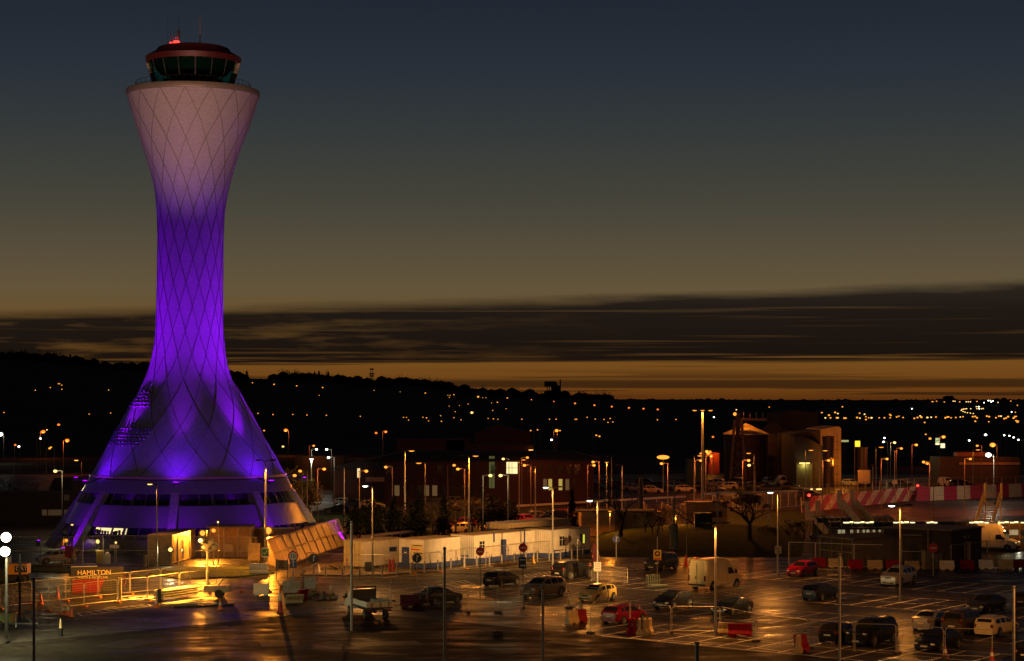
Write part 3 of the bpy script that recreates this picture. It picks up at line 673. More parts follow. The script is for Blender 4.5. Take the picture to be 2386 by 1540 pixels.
for sg in (1, -1): MB().box((-.55, sg*1.03, 1.2), (3.9, .05, .42)).build('drop_side', wp, tr)
tg = MB().box((-2.60, 0, 1.2), (.05, 2.1, .42)).build('tailgate', mat('tailgate_cream', (.55, .48, .36), .5), tr)
MB().box((-2.64, 0, 1.2), (.03, .04, .42)).box((-2.64, -.7, 1.2), (.03, .03, .42)).box((-2.64, .7, 1.2), (.03, .03, .42)).build('tailgate_hinge', dark, tg)
MB().box((1.42, 0, 1.62), (.08, 2.0, .9)).box((1.42, .95, 1.7), (.1, .1, 1.2)).box((1.42, -.95, 1.7), (.1, .1, 1.2)).box((1.42, 0, 2.25), (.08, 2.0, .1)).build('headboard', dark, tr)
MB().box((1.9, .1, 2.15), (.25, .9, .16)).build('roof_beacon', mat('beacon_red', (.35, .03, .02), .3, 0, 0), tr)
MB().prism([(-2.0, .3, .98), (-2.3, -.9, .98), (-.6, -.95, .98), (-.9, .2, .98)], (0, 0, .55)).build('tarpaulin_load', mat('grey_tarpaulin', (.20, .24, .22), .7), tr)
for sg in (1, -1):
    for wx in (2.45, -1.55):
        o = MB().tube((wx, sg*.68, .36), (wx, sg*.95, .36), .36, n=18).build('tyre', rubber, tr, smooth=2); MB().tube((wx, sg*.94, .36), (wx, sg*.97, .36), .17, n=12).build('rim', alloy, o)
    MB().box((-2.5, sg*.8, .72), (.08, .35, .13)).build('tail_light', lens_r, tr)
    MB().ball((2.8, sg*1.05, 1.5), .12, sx=.5, sz=1.5).build('door_mirror', trim, tr)
MB().box((-2.52, 0, .72), (.03, .5, .12)).build('number_plate', plate_m, tr)
# ---------------------------------------------------------------- site cabins, containers, low buildings
white_w = mat('cabin_white_steel', (.66, .62, .54), .55, 0, .12, 1.2, spec=.3)
cream_w = mat('container_cream', (.62, .50, .24), .5, 0, .15, 1.5, spec=.3)
roof_w = mat('cabin_roof', (.40, .31, .18), .7, 0, .25, 2, spec=.2)
blue_m = mat('cabin_blue', (.035, .06, .20), .5, 0, .2, 3)
dglass = mat('dark_window', (.02, .022, .025), .1, 0, .4, 2, spec=.8)
def ribs(mb, axis, a0, a1, fixed, z0, z1, step=.28, d=.03, w=.12):
    a = a0
    while a < a1:
        if axis == 'x': mb.box((a, fixed, (z0+z1)/2), (w, d*2, z1-z0))
        else: mb.box((fixed, a, (z0+z1)/2), (d*2, w, z1-z0))
        a += step
    return mb
def cabin(name, label, cat, px, py, L_, Wd, H_, z0=.25, rz=54, body=None, end=None, skirt=True, group=None, rib=True, roof=None):
    t = thing(name, label, cat, G(px, py), R(rz), group)
    mb = MB().box((L_/2, Wd/2, z0+H_/2), (L_, Wd, H_))
    if rib: ribs(mb, 'x', .25, L_-.2, 0, z0+.12, z0+H_-.12); ribs(mb, 'y', .25, Wd-.2, 0, z0+.12, z0+H_-.12)
    mb.build('walls', body or white_w, t)
    MB().box((L_/2, Wd/2, z0+H_+.03), (L_+.16, Wd+.16, .06)).build('roof', roof or roof_w, t)
    if skirt: MB().box((L_/2, -.02, z0-.0+.13), (L_, .12, .5)).box((-.02, Wd/2, z0+.13), (.12, Wd, .5)).build('blue_skirt', blue_m, t)
    else:
        for x in (.15, L_/2, L_-.15):
            for y in (.15, Wd-.15): MB().box((x, y, z0/2), (.2, .2, z0)).build('support_block', concrete, t)
    return t
def door_x(t, y, z0, m, w=.95, h=2.0):     # in the x=0 end
    o = MB().box((-.05, y, z0+h/2), (.05, w, h)).build('door', m, t); MB().box((-.09, y+.35, z0+1), (.04, .1, .05)).build('handle', steel, o); return o
def door_y(t, x, z0, m, w=.95, h=2.0):
    o = MB().box((x, -.05, z0+h/2), (w, .05, h)).build('door', m, t); MB().box((x+.35, -.09, z0+1), (.1, .04, .05)).build('handle', steel, o); return o
def win_y(t, x, z, w=1.0, h=1.0, m=None):
    o = MB().box((x, -.06, z), (w, .04, h)).build('window', m or dglass, t)
    MB().box((x, -.085, z), (.05, .02, h)).box((x, -.085, z+.15*h), (w, .02, .05)).box((x, -.085, z+h/2), (w+.1, .03, .07)).box((x, -.085, z-h/2), (w+.1, .03, .07)).build('frame', white_w, o); return o
def win_x(t, y, z, w=1.0, h=1.0, m=None):
    o = MB().box((-.06, y, z), (.04, w, h)).build('window', m or dglass, t)
    MB().box((-.085, y, z), (.02, .05, h)).box((-.085, y, z+.15*h), (.02, w, .05)).box((-.085, y, z+h/2), (.03, w+.1, .07)).build('frame', white_w, o); return o
bluetext = mat('blue_lettering', (.04, .05, .25), .5, 0, 0); redtext = mat('red_lettering', (.5, .03, .02), .5, 0, 0); blacktext = mat('black_lettering', (.02, .02, .02), .5, 0, 0)
wtext = mat('white_lettering', (.75, .72, .6), .5, 0, 0)
RX = (R(90), 0, 0); RE = (R(90), 0, R(-90))
u1 = cabin('shipping_container', 'cream shipping container with double end doors at the left end of the cabin row', 'container', 844.7, 1329, 6.1, 2.44, 2.6, .35, skirt=False, body=white_w)
MB().box((-.05, 1.22, 1.65), (.05, 2.4, 2.5)).build('end_doors', cream_w, u1)
for y in (.35, .95, 1.5, 2.1): MB().tube((-.1, y, .45), (-.1, y, 2.85), .025, n=6).build('locking_bar', steel, u1)
for z in (.8, 1.2): MB().box((-.09, 1.22, z), (.03, 2.2, .08)).build('door_rib', mat('pale_rib', (.75, .65, .4), .5, 0, .1), u1)
MB().box((4.7, -.09, 1.9), (1.1, .04, .4)).build('sign_plate', blue_m, u1)
u2 = cabin('site_cabin', 'pale site cabin with a blue end door and a notice panel, next to the container', 'cabin', 988, 1330, 6.0, 3.2, 2.75, .35)
door_x(u2, 2.35, .3, blue_m); 
nb = MB().box((-.07, .85, 1.9), (.04, 1.5, 1.5)).build('notice_panel', cream_w, u2)
for z, m_, s_ in ((2.5, blacktext, .16), (2.1, redtext, .22), (1.75, blacktext, .2), (1.4, redtext, .14)):
    MB().box((-.10, .85+(.2 if m_ is redtext else -.1), z), (.01, 1.1, s_*.55)).build('notice_strip', m_, nb)
MB().box((-.09, 2.35, 1.75), (.02, .35, .1)).build('door_sign', wtext, u2)
u3 = cabin('site_cabin', 'long floodlit cream site cabin with a blue side door and two windows', 'cabin', 1104.7, 1318, 10.8, 3.0, 2.75, .35)
win_x(u3, 2.2, 1.95, .9, 1.1); win_y(u3, 1.3, 1.95, .8, 1.1); door_y(u3, 5.1, .45, blue_m)
text('Construction', .42, bluetext, u3, (-.10, 2.9, 1.0), RE)
for x, h in ((3.1, .8), (3.1, .0)): pass
MB().box((3.3, -.12, 2.7), (.12, .1, .9)).box((8.8, -.12, 2.0), (.1, .1, 2.4)).build('downpipe', blue_m, u3)
u4 = cabin('site_cabin', 'tan lit site cabin with one small window, fourth in the row', 'cabin', 1285, 1304, 3.3, 3.4, 2.85, .3)
win_y(u4, 1.9, 1.9, .8, 1.1); text('Construction', .33, bluetext, u4, (.25, -.08, .95), RX)
u5 = cabin('site_cabin', 'right-hand site cabin with a lit yellow window', 'cabin', 1335, 1298, 3.3, 3.4, 2.75, .3)
win_y(u5, 1.8, 1.9, .9, 1.1); MB().box((1.98, -.09, 1.9), (.34, .02, .95)).build('lit_blind', mat('lit_yellow_blind', (.75, .75, .05), emit=.9), u5)
text('Construction', .33, bluetext, u5, (.3, -.08, .95), RX)
u6 = cabin('site_cabin', 'low brown-roofed cabin in the back row behind the floodlit cabins', 'cabin', 1185, 1292, 12.0, 3.0, 3.1, .3, rib=False, body=mat('brown_cabin', (.40, .27, .13), .6))
for px_, py_, lb in ((1195, 1263, 'left one of two brown plant boxes standing behind the cabin roofs'), (1313, 1259, 'right one of two brown plant boxes, beside the small fir')):
    t = thing('plant_box', lb, 'plant housing', G(px_, py_), R(54), 'brown plant boxes behind the cabins')
    MB().box((0, 0, 1.2), (1.3, 1.4, 2.4)).box((0, 0, 2.43), (1.5, 1.6, .08)).build('housing', mat('plant_brown', (.22, .12, .09), .7), t)
    MB().box((0, -.72, 1.5), (.9, .04, .8)).build('vent_grille', dark, t)
# construction compound behind the fence ------------------------------------
ctn = mat('compound_tan', (.34, .27, .17), .55, 0, .2, 1.5, spec=.3)
s1 = thing('storage_container', 'long tan storage container lit orange, left of the white generator housing', 'container', G(401, 1317), R(86))
mb = MB().box((5.5, 1.3, 1.6), (11, 2.6, 2.9)); ribs(mb, 'x', .3, 10.8, 0, .3, 2.95); mb.build('walls', ctn, s1)
MB().box((5.5, 1.3, 3.09), (11.1, 2.7, .06)).build('roof', roof_w, s1)
for x in (2.6, 5.3, 8.2): MB().box((x, -.07, 1.4), (.9, .05, 2.0)).build('door_panel', mat('container_dark_panel', (.10, .07, .04), .6), s1)
s2 = thing('generator_housing', 'white louvred generator housing under the two orange floodlights', 'generator', G(498, 1299))
MB().box((0, 1.2, 1.9), (3.0, 2.4, 2.2)).box((0, 1.2, .4), (2.8, 2.2, .5)).build('casing', mat('generator_white', (.55, .50, .40), .5), s2)
MB().tube((-.55, -.02, 1.45), (-.55, .06, 1.45), .5, n=20).build('fan_grille', dark, s2); MB().box((.6, -.03, 1.5), (1.3, .05, .9)).build('side_panel', ctn, s2)
s3 = thing('workshop_cabin', 'orange lit open fronted workshop cabin behind the generator', 'cabin', G(535, 1301))
MB().box((0, 2.2, 1.7), (4.4, 3.0, 3.3)).build('walls', mat('workshop_wall', (.36, .24, .12), .6), s3)
for x in (-2.2, -.7, .8, 2.2): MB().box((x, .62, 1.7), (.1, .1, 3.3)).build('post', white_w, s3)
MB().box((0, 1.6, 3.42), (4.8, 4.4, .12)).build('roof', roof_w, s3)
MB().box((-.2, .4, 1.1), (1.1, .5, .9)).build('workbench', mat('bench_white', (.5, .46, .36), .5), s3)
s4 = thing('electrical_cabinet', 'plain tan electrical cabinet standing on short feet by the compound fence', 'cabinet', G(592, 1309))
MB().box((0, .3, 1.05), (1.3, .6, 1.8)).box((-.5, .3, .08), (.1, .5, .16)).box((.5, .3, .08), (.1, .5, .16)).build('casing', mat('cabinet_tan', (.45, .36, .22), .5), s4)
# lean-to at the back of the compound
bw = thing('annexe_wall', 'orange lit back wall of the compound with a pale coping below the tower windows', 'wall', G(600, 1299))
MB().box((-.4, 4, 1.45), (7.8, .3, 2.9)).build('wall', mat('annexe_wall_tan', (.32, .19, .08), .7), bw); MB().box((-.4, 4, 2.96), (8.0, .5, .12)).build('coping', white_w, bw)
# canted metal link building -------------------------------------------------
gl_m = mat('annexe_metal', (.17, .10, .055), .38, .2, .10, 2, spec=.5)
an = thing('canted_annexe', 'low annexe with a canted brown metal flank in diagonal panels, right of the tower', 'building')
B0, B1 = G(650, 1323), G(812, 1266); T0 = P(621, 1256, B0.y+2.4); T1 = P(787, 1210, B1.y+2.4)
d_ = (B1-B0).normalized(); bk = Vector((-.3, 3.2, 0))
W0, W1 = T0+bk, T1+bk; W0b = Vector((W0.x, W0.y, 0)); W1b = Vector((W1.x, W1.y, 0))
mb = MB(); mb.add([B0, B1, T1, T0], [(0, 1, 2, 3)]); mb.build('canted_flank', gl_m, an)
mb = MB(); mb.add([T0, T1, W1, W0], [(0, 1, 2, 3)]); mb.build('roof', mat('annexe_roof', (.10, .08, .08), .5), an)
MB().add([B0, T0, W0, W0b], [(0, 1, 2, 3)]).build('near_end_wall', mat('annexe_end', (.16, .10, .07), .6), an); MB().add([B1, T1, W1, W1b], [(0, 3, 2, 1)]).build('far_end_wall', mat('annexe_end', (.16, .10, .07), .6), an)
sm_ = mat('annexe_seam', (.36, .24, .13), .5, 0, .1); nrm = (B1-B0).cross(T0-B0).normalized(); nrm = nrm if nrm.x > 0 else -nrm
NP = 11
for i in range(NP+1):
    f = i/NP; a = B0.lerp(B1, f)+nrm*.02; b = T0.lerp(T1, f)+nrm*.02; MB().bar(a, b, .12, .06).build('panel_seam', sm_, an)
for f in (0.0, .5, 1.0): MB().bar(B0.lerp(T0, f)+nrm*.04, B1.lerp(T1, f)+nrm*.04, .10 if f == .5 else .16, .08).build('flank_rail', sm_, an)
# ---------------------------------------------------------------- right: sheds and huts
shed = thing('corrugated_shed', 'dull green-grey corrugated shed with a pale lit end, behind the barriers', 'shed', G(1991, 1319), R(28))
W1_ = mat('shed_corrugated', (.11, .11, .07), .7, 0, .35, 2, stretch=(4, 4, .4)); W2_ = mat('shed_end', (.20, .15, .09), .7, 0, .2, 1)
mb = MB().box((4.6, 3.2, 1.4), (9.0, 6.2, 2.8)); mb.build('walls', W2_, shed)
mb = MB(); ribs(mb, 'y', .3, 6.2, .02, .05, 2.7, .3, .05, .13); mb.build('corrugated_front', W1_, shed)
for y in (.1, 1.9, 3.7, 5.6): MB().box((-.15, y, 1.4), (.12, .12, 2.8)).build('post', mat('shed_post', (.22, .2, .12), .6), shed)
MB().box((-.1, 3.1, 1.35), (.1, 6.0, .14)).box((-.1, 3.1, 2.75), (.14, 6.2, .14)).build('rail', mat('shed_rail', (.22, .2, .12), .6), shed)
MB().box((4.6, 3.2, 2.85), (9.4, 6.8, .1)).build('roof', mat('shed_roof', (.13, .10, .06), .8), shed)
hut = thing('brick_hut', 'dark brick hut with an orange lit door left of the white van', 'building', G(2217, 1315), R(52))
bk_m = mat('dark_brick', (.075, .045, .038), .85, 0, .35, 4, bump=.2)
MB().box((3.6, 4.0, 1.75), (7.2, 8.0, 3.5)).build('walls', bk_m, hut)
MB().box((3.6, 4.0, 3.56), (7.6, 8.4, .14)).build('roof', mat('hut_roof', (.30, .22, .10), .7), hut)
hd = MB().box((3.7, -.05, 1.1), (1.5, .06, 2.2)).build('door', mat('hut_door_orange', (.60, .36, .12), .5), hut)
for x in (3.3, 4.1):
    for z in (.45, 1.1, 1.75): MB().box((x, -.09, z), (.18, .03, .36)).build('door_panel', dark, hd)
MB().box((3.0, -.06, 2.7), (.35, .08, .3)).build('bulkhead_light', mat('unlit_lamp_glass', (.5, .4, .25), .4), hut); MB().box((3.9, -.06, 2.7), (.4, .05, .2)).build('sign_plate', mat('sign_cream', (.5, .4, .25), .5), hut)
for x, y in ((-.12, 2.6), (-.12, 7.8)): MB().tube((x, y, 0), (x, y, 3.5), .12, n=8).build('downpipe', mat('pipe_tan', (.25, .18, .10), .6), hut)
cab_ = thing('electrical_cabinet', 'grey two-part electrical cabinet beside the no entry sign at the right', 'cabinet', G(2176, 1326), R(20))
MB().box((-.5, .3, .95), (1.1, .7, 1.9)).box((.5, .3, .75), (.8, .7, 1.5)).build('casing', mat('cabinet_grey', (.20, .18, .13), .6), cab_)
for x in (-.5, .5): MB().box((x, -.07, .8), (.03, .02, 1.2)).build('door_seam', dark, cab_)
# walkway canopy with strip lights
cw = thing('walkway_canopy', 'long curved-roof passenger walkway with glowing strip lights and lit windows', 'walkway', (0, 0, 0))
yc = 237.0; x0, x1 = P(1932, 0, yc).x, P(2420, 0, yc).x
mb = MB(); prof = [(-1.3, 2.65), (-1.0, 3.0), (-.4, 3.2), (.4, 3.2), (1.0, 3.0), (1.3, 2.65)]
for (a, b), (c, d) in zip(prof, prof[1:]): mb.add([(x0, yc+a, b), (x1, yc+a, b), (x1, yc+c, d), (x0, yc+c, d)], [(0, 1, 2, 3)])
mb.build('curved_roof', mat('smoky_canopy', (.05, .04, .03), .3, 0, .3, 1), cw)
x = x0; i = 0
while x < x1:
    MB().path([(x, yc+a, b+.03) for a, b in prof], .035, 4).tube((x, yc-1.3, 0), (x, yc-1.3, 2.6), .04, n=5).build('frame_hoop', mat('canopy_frame', (.3, .24, .16), .5), cw); x += 1.2 if i % 1 == 0 else 1; i += 1
MB().box(((x0+x1)/2, yc-1.25, 1.45), (x1-x0, .04, .35)).box(((x0+x1)/2, yc-1.25, .35), (x1-x0, .05, .7)).box(((x0+x1)/2, yc-1.3, 2.45), (x1-x0, .08, .25)).build('side_panels', mat('walkway_panel', (.05, .04, .035), .6), cw)
e_strip = mat('strip_light', (1, .82, .36), emit=3.2); e_wall = mat('lit_walkway_glazing', (.85, .72, .38), emit=.32)
for px_, ww in ((1968, .7), (1982, 1.5), (2013, 2.1), (2090, 1.2), (2110, 1.9), (2164, .9), (2176, .5), (2266, 1.2), (2284, 1.6), (2348, 2.2), (2380, .7)):
    q = P(px_, 0, yc).x; nn = max(1, round(ww/.55))
    for j in range(nn): MB().box((q-ww/2+ww*(j+.5)/nn, yc-.9+(.25 if j % 2 else 0), 3.12+(.05 if j % 2 else 0)), (ww/nn*.78, .16, .075)).build('strip_light', e_strip, cw)
    
for px_ in (2004, 2112, 2286, 2348): point('strip_glow', (P(px_, 0, yc).x, yc, 2.6), 80, WARM, .3)
random.seed(11)
for a, b in ((1946, 2098), (2338, 2386)):
    px_ = a
    while px_ < b:
        w_ = random.choice([.2, .3, .5, .2, .8]); q = P(px_, 0, yc).x
        if random.random() < .7: MB().box((q, yc-1.22, 2.02), (w_, .03, .62)).build('lit_pane', e_wall, cw)
        if random.random() < .5 and a > 2000 or random.random() < .3: MB().box((q, yc-1.22, 1.05), (w_*.7, .03, .34)).build('lit_pane', e_wall, cw)
        px_ += w_*20+random.uniform(4, 10)
# boarding stairs
def stairs(label, px, py, top, rz, group='aircraft boarding stairs on the apron', wd=2.0, ln=6.5):
    t = thing('boarding_stairs', label, 'boarding stairs', G(px, py), R(rz), group); c_ = mat('stairs_cream', (.62, .50, .30), .5)
    for s in (-1, 1):
        MB().prism([(0, s*wd/2, .4), (ln, s*wd/2, top-.1), (ln+1.3, s*wd/2, top-.1), (ln+1.3, s*wd/2, top+1.1), (ln, s*wd/2, top+1.1), (0, s*wd/2, 1.5)], (0, .08, 0)).build('side_panel', c_, t)
        MB().tube((ln+.9, s*wd/2*.9, .3), (ln+.6, s*wd/2*.9, top), .08, n=6).build('strut', c_, t)
        MB().box((ln+1.0, s*(wd/2+.0), top+1.3), (.8, .14, 1.9)).build('platform_screen', c_, t)
    mb = MB()
    for i in range(16): mb.box((ln*(i+.5)/16, 0, .4+(top-.5)*(i+.5)/16), (ln/16, wd, .12))
    mb.build('steps', mat('stairs_steps', (.2, .14, .08), .7), t)
    MB().box((ln/2, 0, .35), (ln+1.5, wd*.8, .3)).build('chassis', dark, t)
    for x in (.6, ln):
        for s in (-1, 1): MB().tube((x, s*wd*.45, .3), (x, s*wd*.55, .3), .3, n=12).build('wheel', rubber, t)
    return t
stairs('cream boarding stairs rising behind the walkway, right above the white van', 2284, 1265, 4.7, 65)
stairs('cream boarding stairs seen from the back, above the left end of the walkway', 2043, 1266, 3.9, 118, ln=5.0)
stairs('small pair of cream stair tops left of the walkway near the striped fence', 1944, 1262, 2.5, 118, ln=3.4, wd=1.6)
# second open roof shelter
sh = thing('glazed_shelter', 'arched glazed shelter behind the left end of the walkway', 'shelter', G(1905, 1262), R(8))
for i in range(14): MB().path([(i*.75, 0, 0), (i*.75, 0, 2.3), (i*.75, .5, 2.8), (i*.75, 2.2, 3.0)], .04, 4).build('hoop', mat('canopy_frame', (.3, .24, .16), .5), sh)
MB().add([(0, .02, 2.3), (9.8, .02, 2.3), (9.8, .52, 2.8), (0, .52, 2.8), (9.8, 2.2, 3.0), (0, 2.2, 3.0)], [(0, 1, 2, 3), (3, 2, 4, 5)]).build('roof', mat('smoky_canopy', (.05, .04, .03), .3), sh)
MB().box((4.9, 2.2, 1.3), (9.8, .05, 2.4)).build('back_wall', mat('shelter_brown', (.18, .11, .07), .6), sh)
# blast fence ------------------------------------------------------------------
bf = thing('blast_fence', 'long red and white striped jet blast fence behind the apron', 'fence')
redp = mat('blast_red', (.26, .006, .035), .7, 0, .25, 3); whp = mat('blast_cream', (.40, .32, .20), .7, 0, .25, 3)
def blast(p0, p1, n, start=0, lean=1.5, shear=0.0, post=True):
    for i in range(n):
        a, b = p0.lerp(p1, i/n), p0.lerp(p1, (i+1)/n); dd = (p1-p0)/n*shear
        up = Vector((0, lean, 2.3))
        mb = MB()
        for j in range(6):
            f0, f1 = j/6+.012, (j+1)/6-.012
            q = [a+up*f0+dd*f0, b+up*f0+dd*f0, b+up*f1+dd*f1, a+up*f1+dd*f1]; mb.prism(q, (0, .06, -.02))
        mb.build('striped_panel', redp if (i+start) % 2 == 0 else whp, bf)
        if post and i % 2 == 0: MB().bar(a+Vector((0, -.15, 0)), a+up+Vector((0, -.15, 0)), .1).build('post', whp, bf)
blast(G(1868, 1194), G(2130, 1166), 17, 0, 1.0, 1.6)
blast(G(2136, 1168), G(2410, 1156), 9, 0, 1.5, .12, False)
# orange lit compound: cabins, steps, timber fence
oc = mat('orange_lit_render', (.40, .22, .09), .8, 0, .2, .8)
c1 = thing('flat_roof_store', 'plain tan flat roofed store lit orange, behind the bare tree', 'building', G(1430, 1250), R(3))
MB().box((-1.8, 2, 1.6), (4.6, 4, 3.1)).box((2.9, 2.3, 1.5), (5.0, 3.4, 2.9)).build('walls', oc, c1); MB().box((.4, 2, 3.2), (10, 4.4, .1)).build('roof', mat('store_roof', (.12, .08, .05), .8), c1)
for x in (.25, .9, 1.5): MB().box((x, -.08, 1.5), (.12, .1, 3.0)).build('downpipe', dark, c1)
c2 = thing('timber_yard_fence', 'pale timber yard fence with tall square posts beside the small fir', 'fence', G(1352, 1245), R(2))
for i in range(7): MB().box((-1.6+i*.9, 0, 1.7), (.14, .14, 3.6 if i % 2 == 0 else 3.0)).build('post', mat('timber_tan', (.45, .28, .12), .7), c2)
mb = MB()
for j in range(9): mb.box((1.1, .1, .35+j*.26), (5.6, .05, .17))
mb.build('boards', mat('timber_tan', (.45, .28, .12), .7), c2)
g_ = MB().box((4.2, -.3, 1.2), (.5, .06, 1.0)).build('green_sign', mat('sign_green', (.01, .18, .05), .5), c2)
c3 = thing('stepped_cabin', 'clapboard cabin with a slatted staircase up its left side, behind the tall mast', 'cabin', G(1620, 1236), R(0))
mb = MB()
for j in range(12): mb.box((1.6, 2.4, 1.2+j*.22), (5.4, 3.0, .19))
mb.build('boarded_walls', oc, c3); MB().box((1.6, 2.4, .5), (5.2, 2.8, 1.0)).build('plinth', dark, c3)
for i in range(12): MB().box((-2.4+i*.2, .6, 2.6-i*.2), (.28, 1.0, .05)).build('step', mat('timber_tan', (.45, .28, .12), .7), c3)
MB().bar((-2.6, .1, 3.3), (.1, .1, .9), .08, .25).bar((-2.6, .1, 2.6), (.1, .1, .2), .06, .25).build('stair_rail', mat('timber_tan', (.45, .28, .12), .7), c3)
MB().box((2.6, .86, 2.1), (2.0, .05, .8)).build('window', dglass, c3)
c4 = thing('white_gas_tank_store', 'white sheeted stack glowing orange behind the bare shrubs', 'store', G(1545, 1222))
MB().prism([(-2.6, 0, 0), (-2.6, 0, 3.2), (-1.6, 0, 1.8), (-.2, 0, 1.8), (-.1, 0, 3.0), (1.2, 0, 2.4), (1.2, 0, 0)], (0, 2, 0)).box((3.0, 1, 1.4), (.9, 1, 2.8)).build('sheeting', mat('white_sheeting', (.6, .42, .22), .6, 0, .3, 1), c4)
hg = thing('height_barrier', 'slim steel goalpost frame over the far car park entrance', 'barrier frame', (0, 0, 0))
a, b = G(1672, 1243), P(1672, 1146, G(1672, 1243).y); c, d = P(1791, 1146, a.y), Vector((P(1791, 1146, a.y).x, a.y, 0))
for p, q in ((a, b), (d, c)): MB().bar(p, q, .22).build('post', steel, hg)
MB().bar(b, c, .16).build('crossbar', steel, hg)
# terminal offices ---------------------------------------------------------------
TBY = 335.0
tb = thing('office_terrace', 'long dark two-storey office building with an overhanging roof beyond the car rows', 'building', (0, TBY, 0))
xl, xr = P(895, 0, TBY).x, P(1384, 0, TBY).x; wl = mat('dark_render', (.030, .008, .012), .85, 0, .25, .4)
MB().box(((xl+xr)/2, 6, 3.6), (xr-xl, 12, 7.2)).build('walls', wl, tb)
MB().prism([(xl-3, -1.2, 7.2), (xr+1, -1.2, 7.2), (xr+1, -1.0, 7.6), (xr-3, 4, 8.7), (xl+3, 4, 8.7), (xl-3, -1.0, 7.6)], (0, 10, 0)).build('roof', mat('dark_roof', (.012, .010, .012), .8), tb)
xl2 = P(772, 0, TBY).x
MB().box(((xl2+xl)/2, 8, 3.0), (xl-xl2, 10, 6.0)).build('side_wing', mat('dark_wing', (.05, .02, .02), .85), tb)
MB().prism([(xl2-1, 2.2, 5.9), (xl+.1, 2.2, 5.9), (xl+.1, 2.2, 7.9), (xl-3, 2.2, 7.6)], (0, 11, 0)).build('wing_roof', mat('dark_roof', (.012, .010, .012), .8), tb)
random.seed(8)
wlit = mat('lit_window_cream', (.9, .75, .35), emit=1.3); wdim = mat('dim_lit_window', (.34, .2, .08), emit=.28); wyel = mat('yellow_lit_window', (.8, .6, .12), emit=.5); wgr = mat('green_stair_light', (.16, .17, .05), emit=.4)
def wpx(px, py, w, h, m, fr=True):
    q = P(px, py, TBY-.05); o = MB().box((q.x, -.06, q.z), (w, .08, h)).build('window', m, tb)
    if fr: MB().box((q.x, -.12, q.z), (.06, .04, h)).box((q.x, -.12, q.z), (w, .04, .06)).build('frame', dark, o)
for px_ in (925, 943, 958, 978, 994, 1013, 1033, 1057, 1079, 1100, 1122): wpx(px_, 1143, .8, 1.7, wdim if px_ in (994, 1013, 925) else dglass, False)
for px_ in (905, 1025, 1060, 1090, 1150, 1235, 1262, 1285, 1305, 1325, 1345): wpx(px_, 1093, .9, 1.5, dglass, False)
for px_, m_ in ((1270, wdim), (1282, wlit), (1306, wlit), (1322, wdim), (1337, dglass)): wpx(px_, 1129, .6, 1.8, wyel if m_ is wlit else m_, False)
wpx(1193, 1090, 1.8, 1.9, wlit); wpx(1146, 1100, .9, 5.2, wgr)
wpx(834, 1102, .18, 1.5, wlit, False); wpx(837.5, 1102, .18, 1.5, wlit, False)
MB().box((P(874, 0, TBY).x, -.1, P(0, 1117, TBY).z), (3.0, .12, .7)).build('name_board', mat('board_brown', (.25, .15, .10), .6), tb)
# gabled hangar behind
hn = thing('gabled_warehouse', 'dim brown gabled warehouse behind the office roof', 'warehouse', (0, 470, 0))
xa, xb = P(1105, 0, 470).x, P(1237, 0, 470).x; ze = P(0, 1010, 470).z; zp = P(0, 990, 470).z
MB().prism([(xa, 0, 0), (xb, 0, 0), (xb, 0, ze), ((xa+xb)/2-1, 0, zp), (xa, 0, ze)], (0, 22, 0)).build('walls', mat('warehouse_brown', (.06, .02, .025), .9, 0, .3, .3), hn)
MB().box((P(1010, 0, 470).x, 6, 4.2), (17, 8, 8.4)).box((P(1060, 0, 470).x, 6, 4.0), (4, 8, 8.2)).build('annexe', mat('warehouse_tan', (.08, .04, .04), .9, 0, .3, .3), hn)
MB().box((P(1163, 0, 470).x, -.1, 6.3), (1.6, .1, 1.4)).build('window', dglass, hn)
hn2 = thing('flat_roof_office', 'pale topped flat office just above the long dark roof', 'building', (0, 372, 0))
MB().box((P(1166, 0, 372).x, 5, P(0, 1038, 372).z/2), (12, 9, P(0, 1038, 372).z)).build('walls', mat('office_brown', (.07, .03, .035), .9), hn2)
MB().box((P(1237, 0, 372).x, -.1, P(0, 1050, 372).z), (.8, .1, .35)).build('lit_window', e_dim, hn2)
# silos and mill ---------------------------------------------------------------
def silo(label, px, w_px, eave, apex, Yd, m, mr, group='round silos of the grain mill', fins=True):
    t = thing('grain_silo', label, 'silo', P(px, HOR, Yd)*1, 0, group); t.location = (P(px, 0, Yd).x, Yd, 0); r = w_px/2*Yd/FD; ze = P(0, eave, Yd).z; za = P(0, apex, Yd).z
    mb = MB(); prof_ = [(r, 0)]
    for i in range(1, 13): prof_ += [(r, ze*i/12-.05), (r+.04, ze*i/12)]
    mb.lathe(prof_, 40).build('drum', m, t, smooth=2)
    o = MB().lathe([(r+.25, ze-.05), (r+.25, ze+.08), (.2, za), (.05, za)], 40).build('conical_roof', mr, t)
    if fins:
        for k in range(20):
            a = 2*PI*k/20; MB().bar(((r+.2)*math.cos(a), (r+.2)*math.sin(a), ze+.12), (.2*math.cos(a), .2*math.sin(a), za+.05), .06).build('roof_rib', mr, o)
    return t, r, ze, za
drum = mat('silo_steel', (.075, .045, .04), .6, .2, .3, .5); cone_m = mat('silo_roof_steel', (.55, .42, .24), .45, .3, .2, 1)
SY = 440.0
silo('wide silo with a glowing conical roof behind its elevator tower', 1738, 102, 1012, 987, SY, drum, cone_m)
silo('darker silo with a pointed roof just right of the glowing one', 1800, 76, 1010, 985, SY+14, drum, drum)
ev = thing('elevator_tower', 'lattice elevator tower leaning on the front of the glowing silo, lamp on top', 'tower', (0, SY-7, 0))
Y_ = SY-7; lm = mat('lattice_brown', (.20, .13, .09), .6, .3)
p = [P(1703, 1118, Y_), P(1738, 1118, Y_), P(1713, 978, Y_), P(1729, 978, Y_)]; p = [Vector((q.x, 0, q.z)) for q in p]
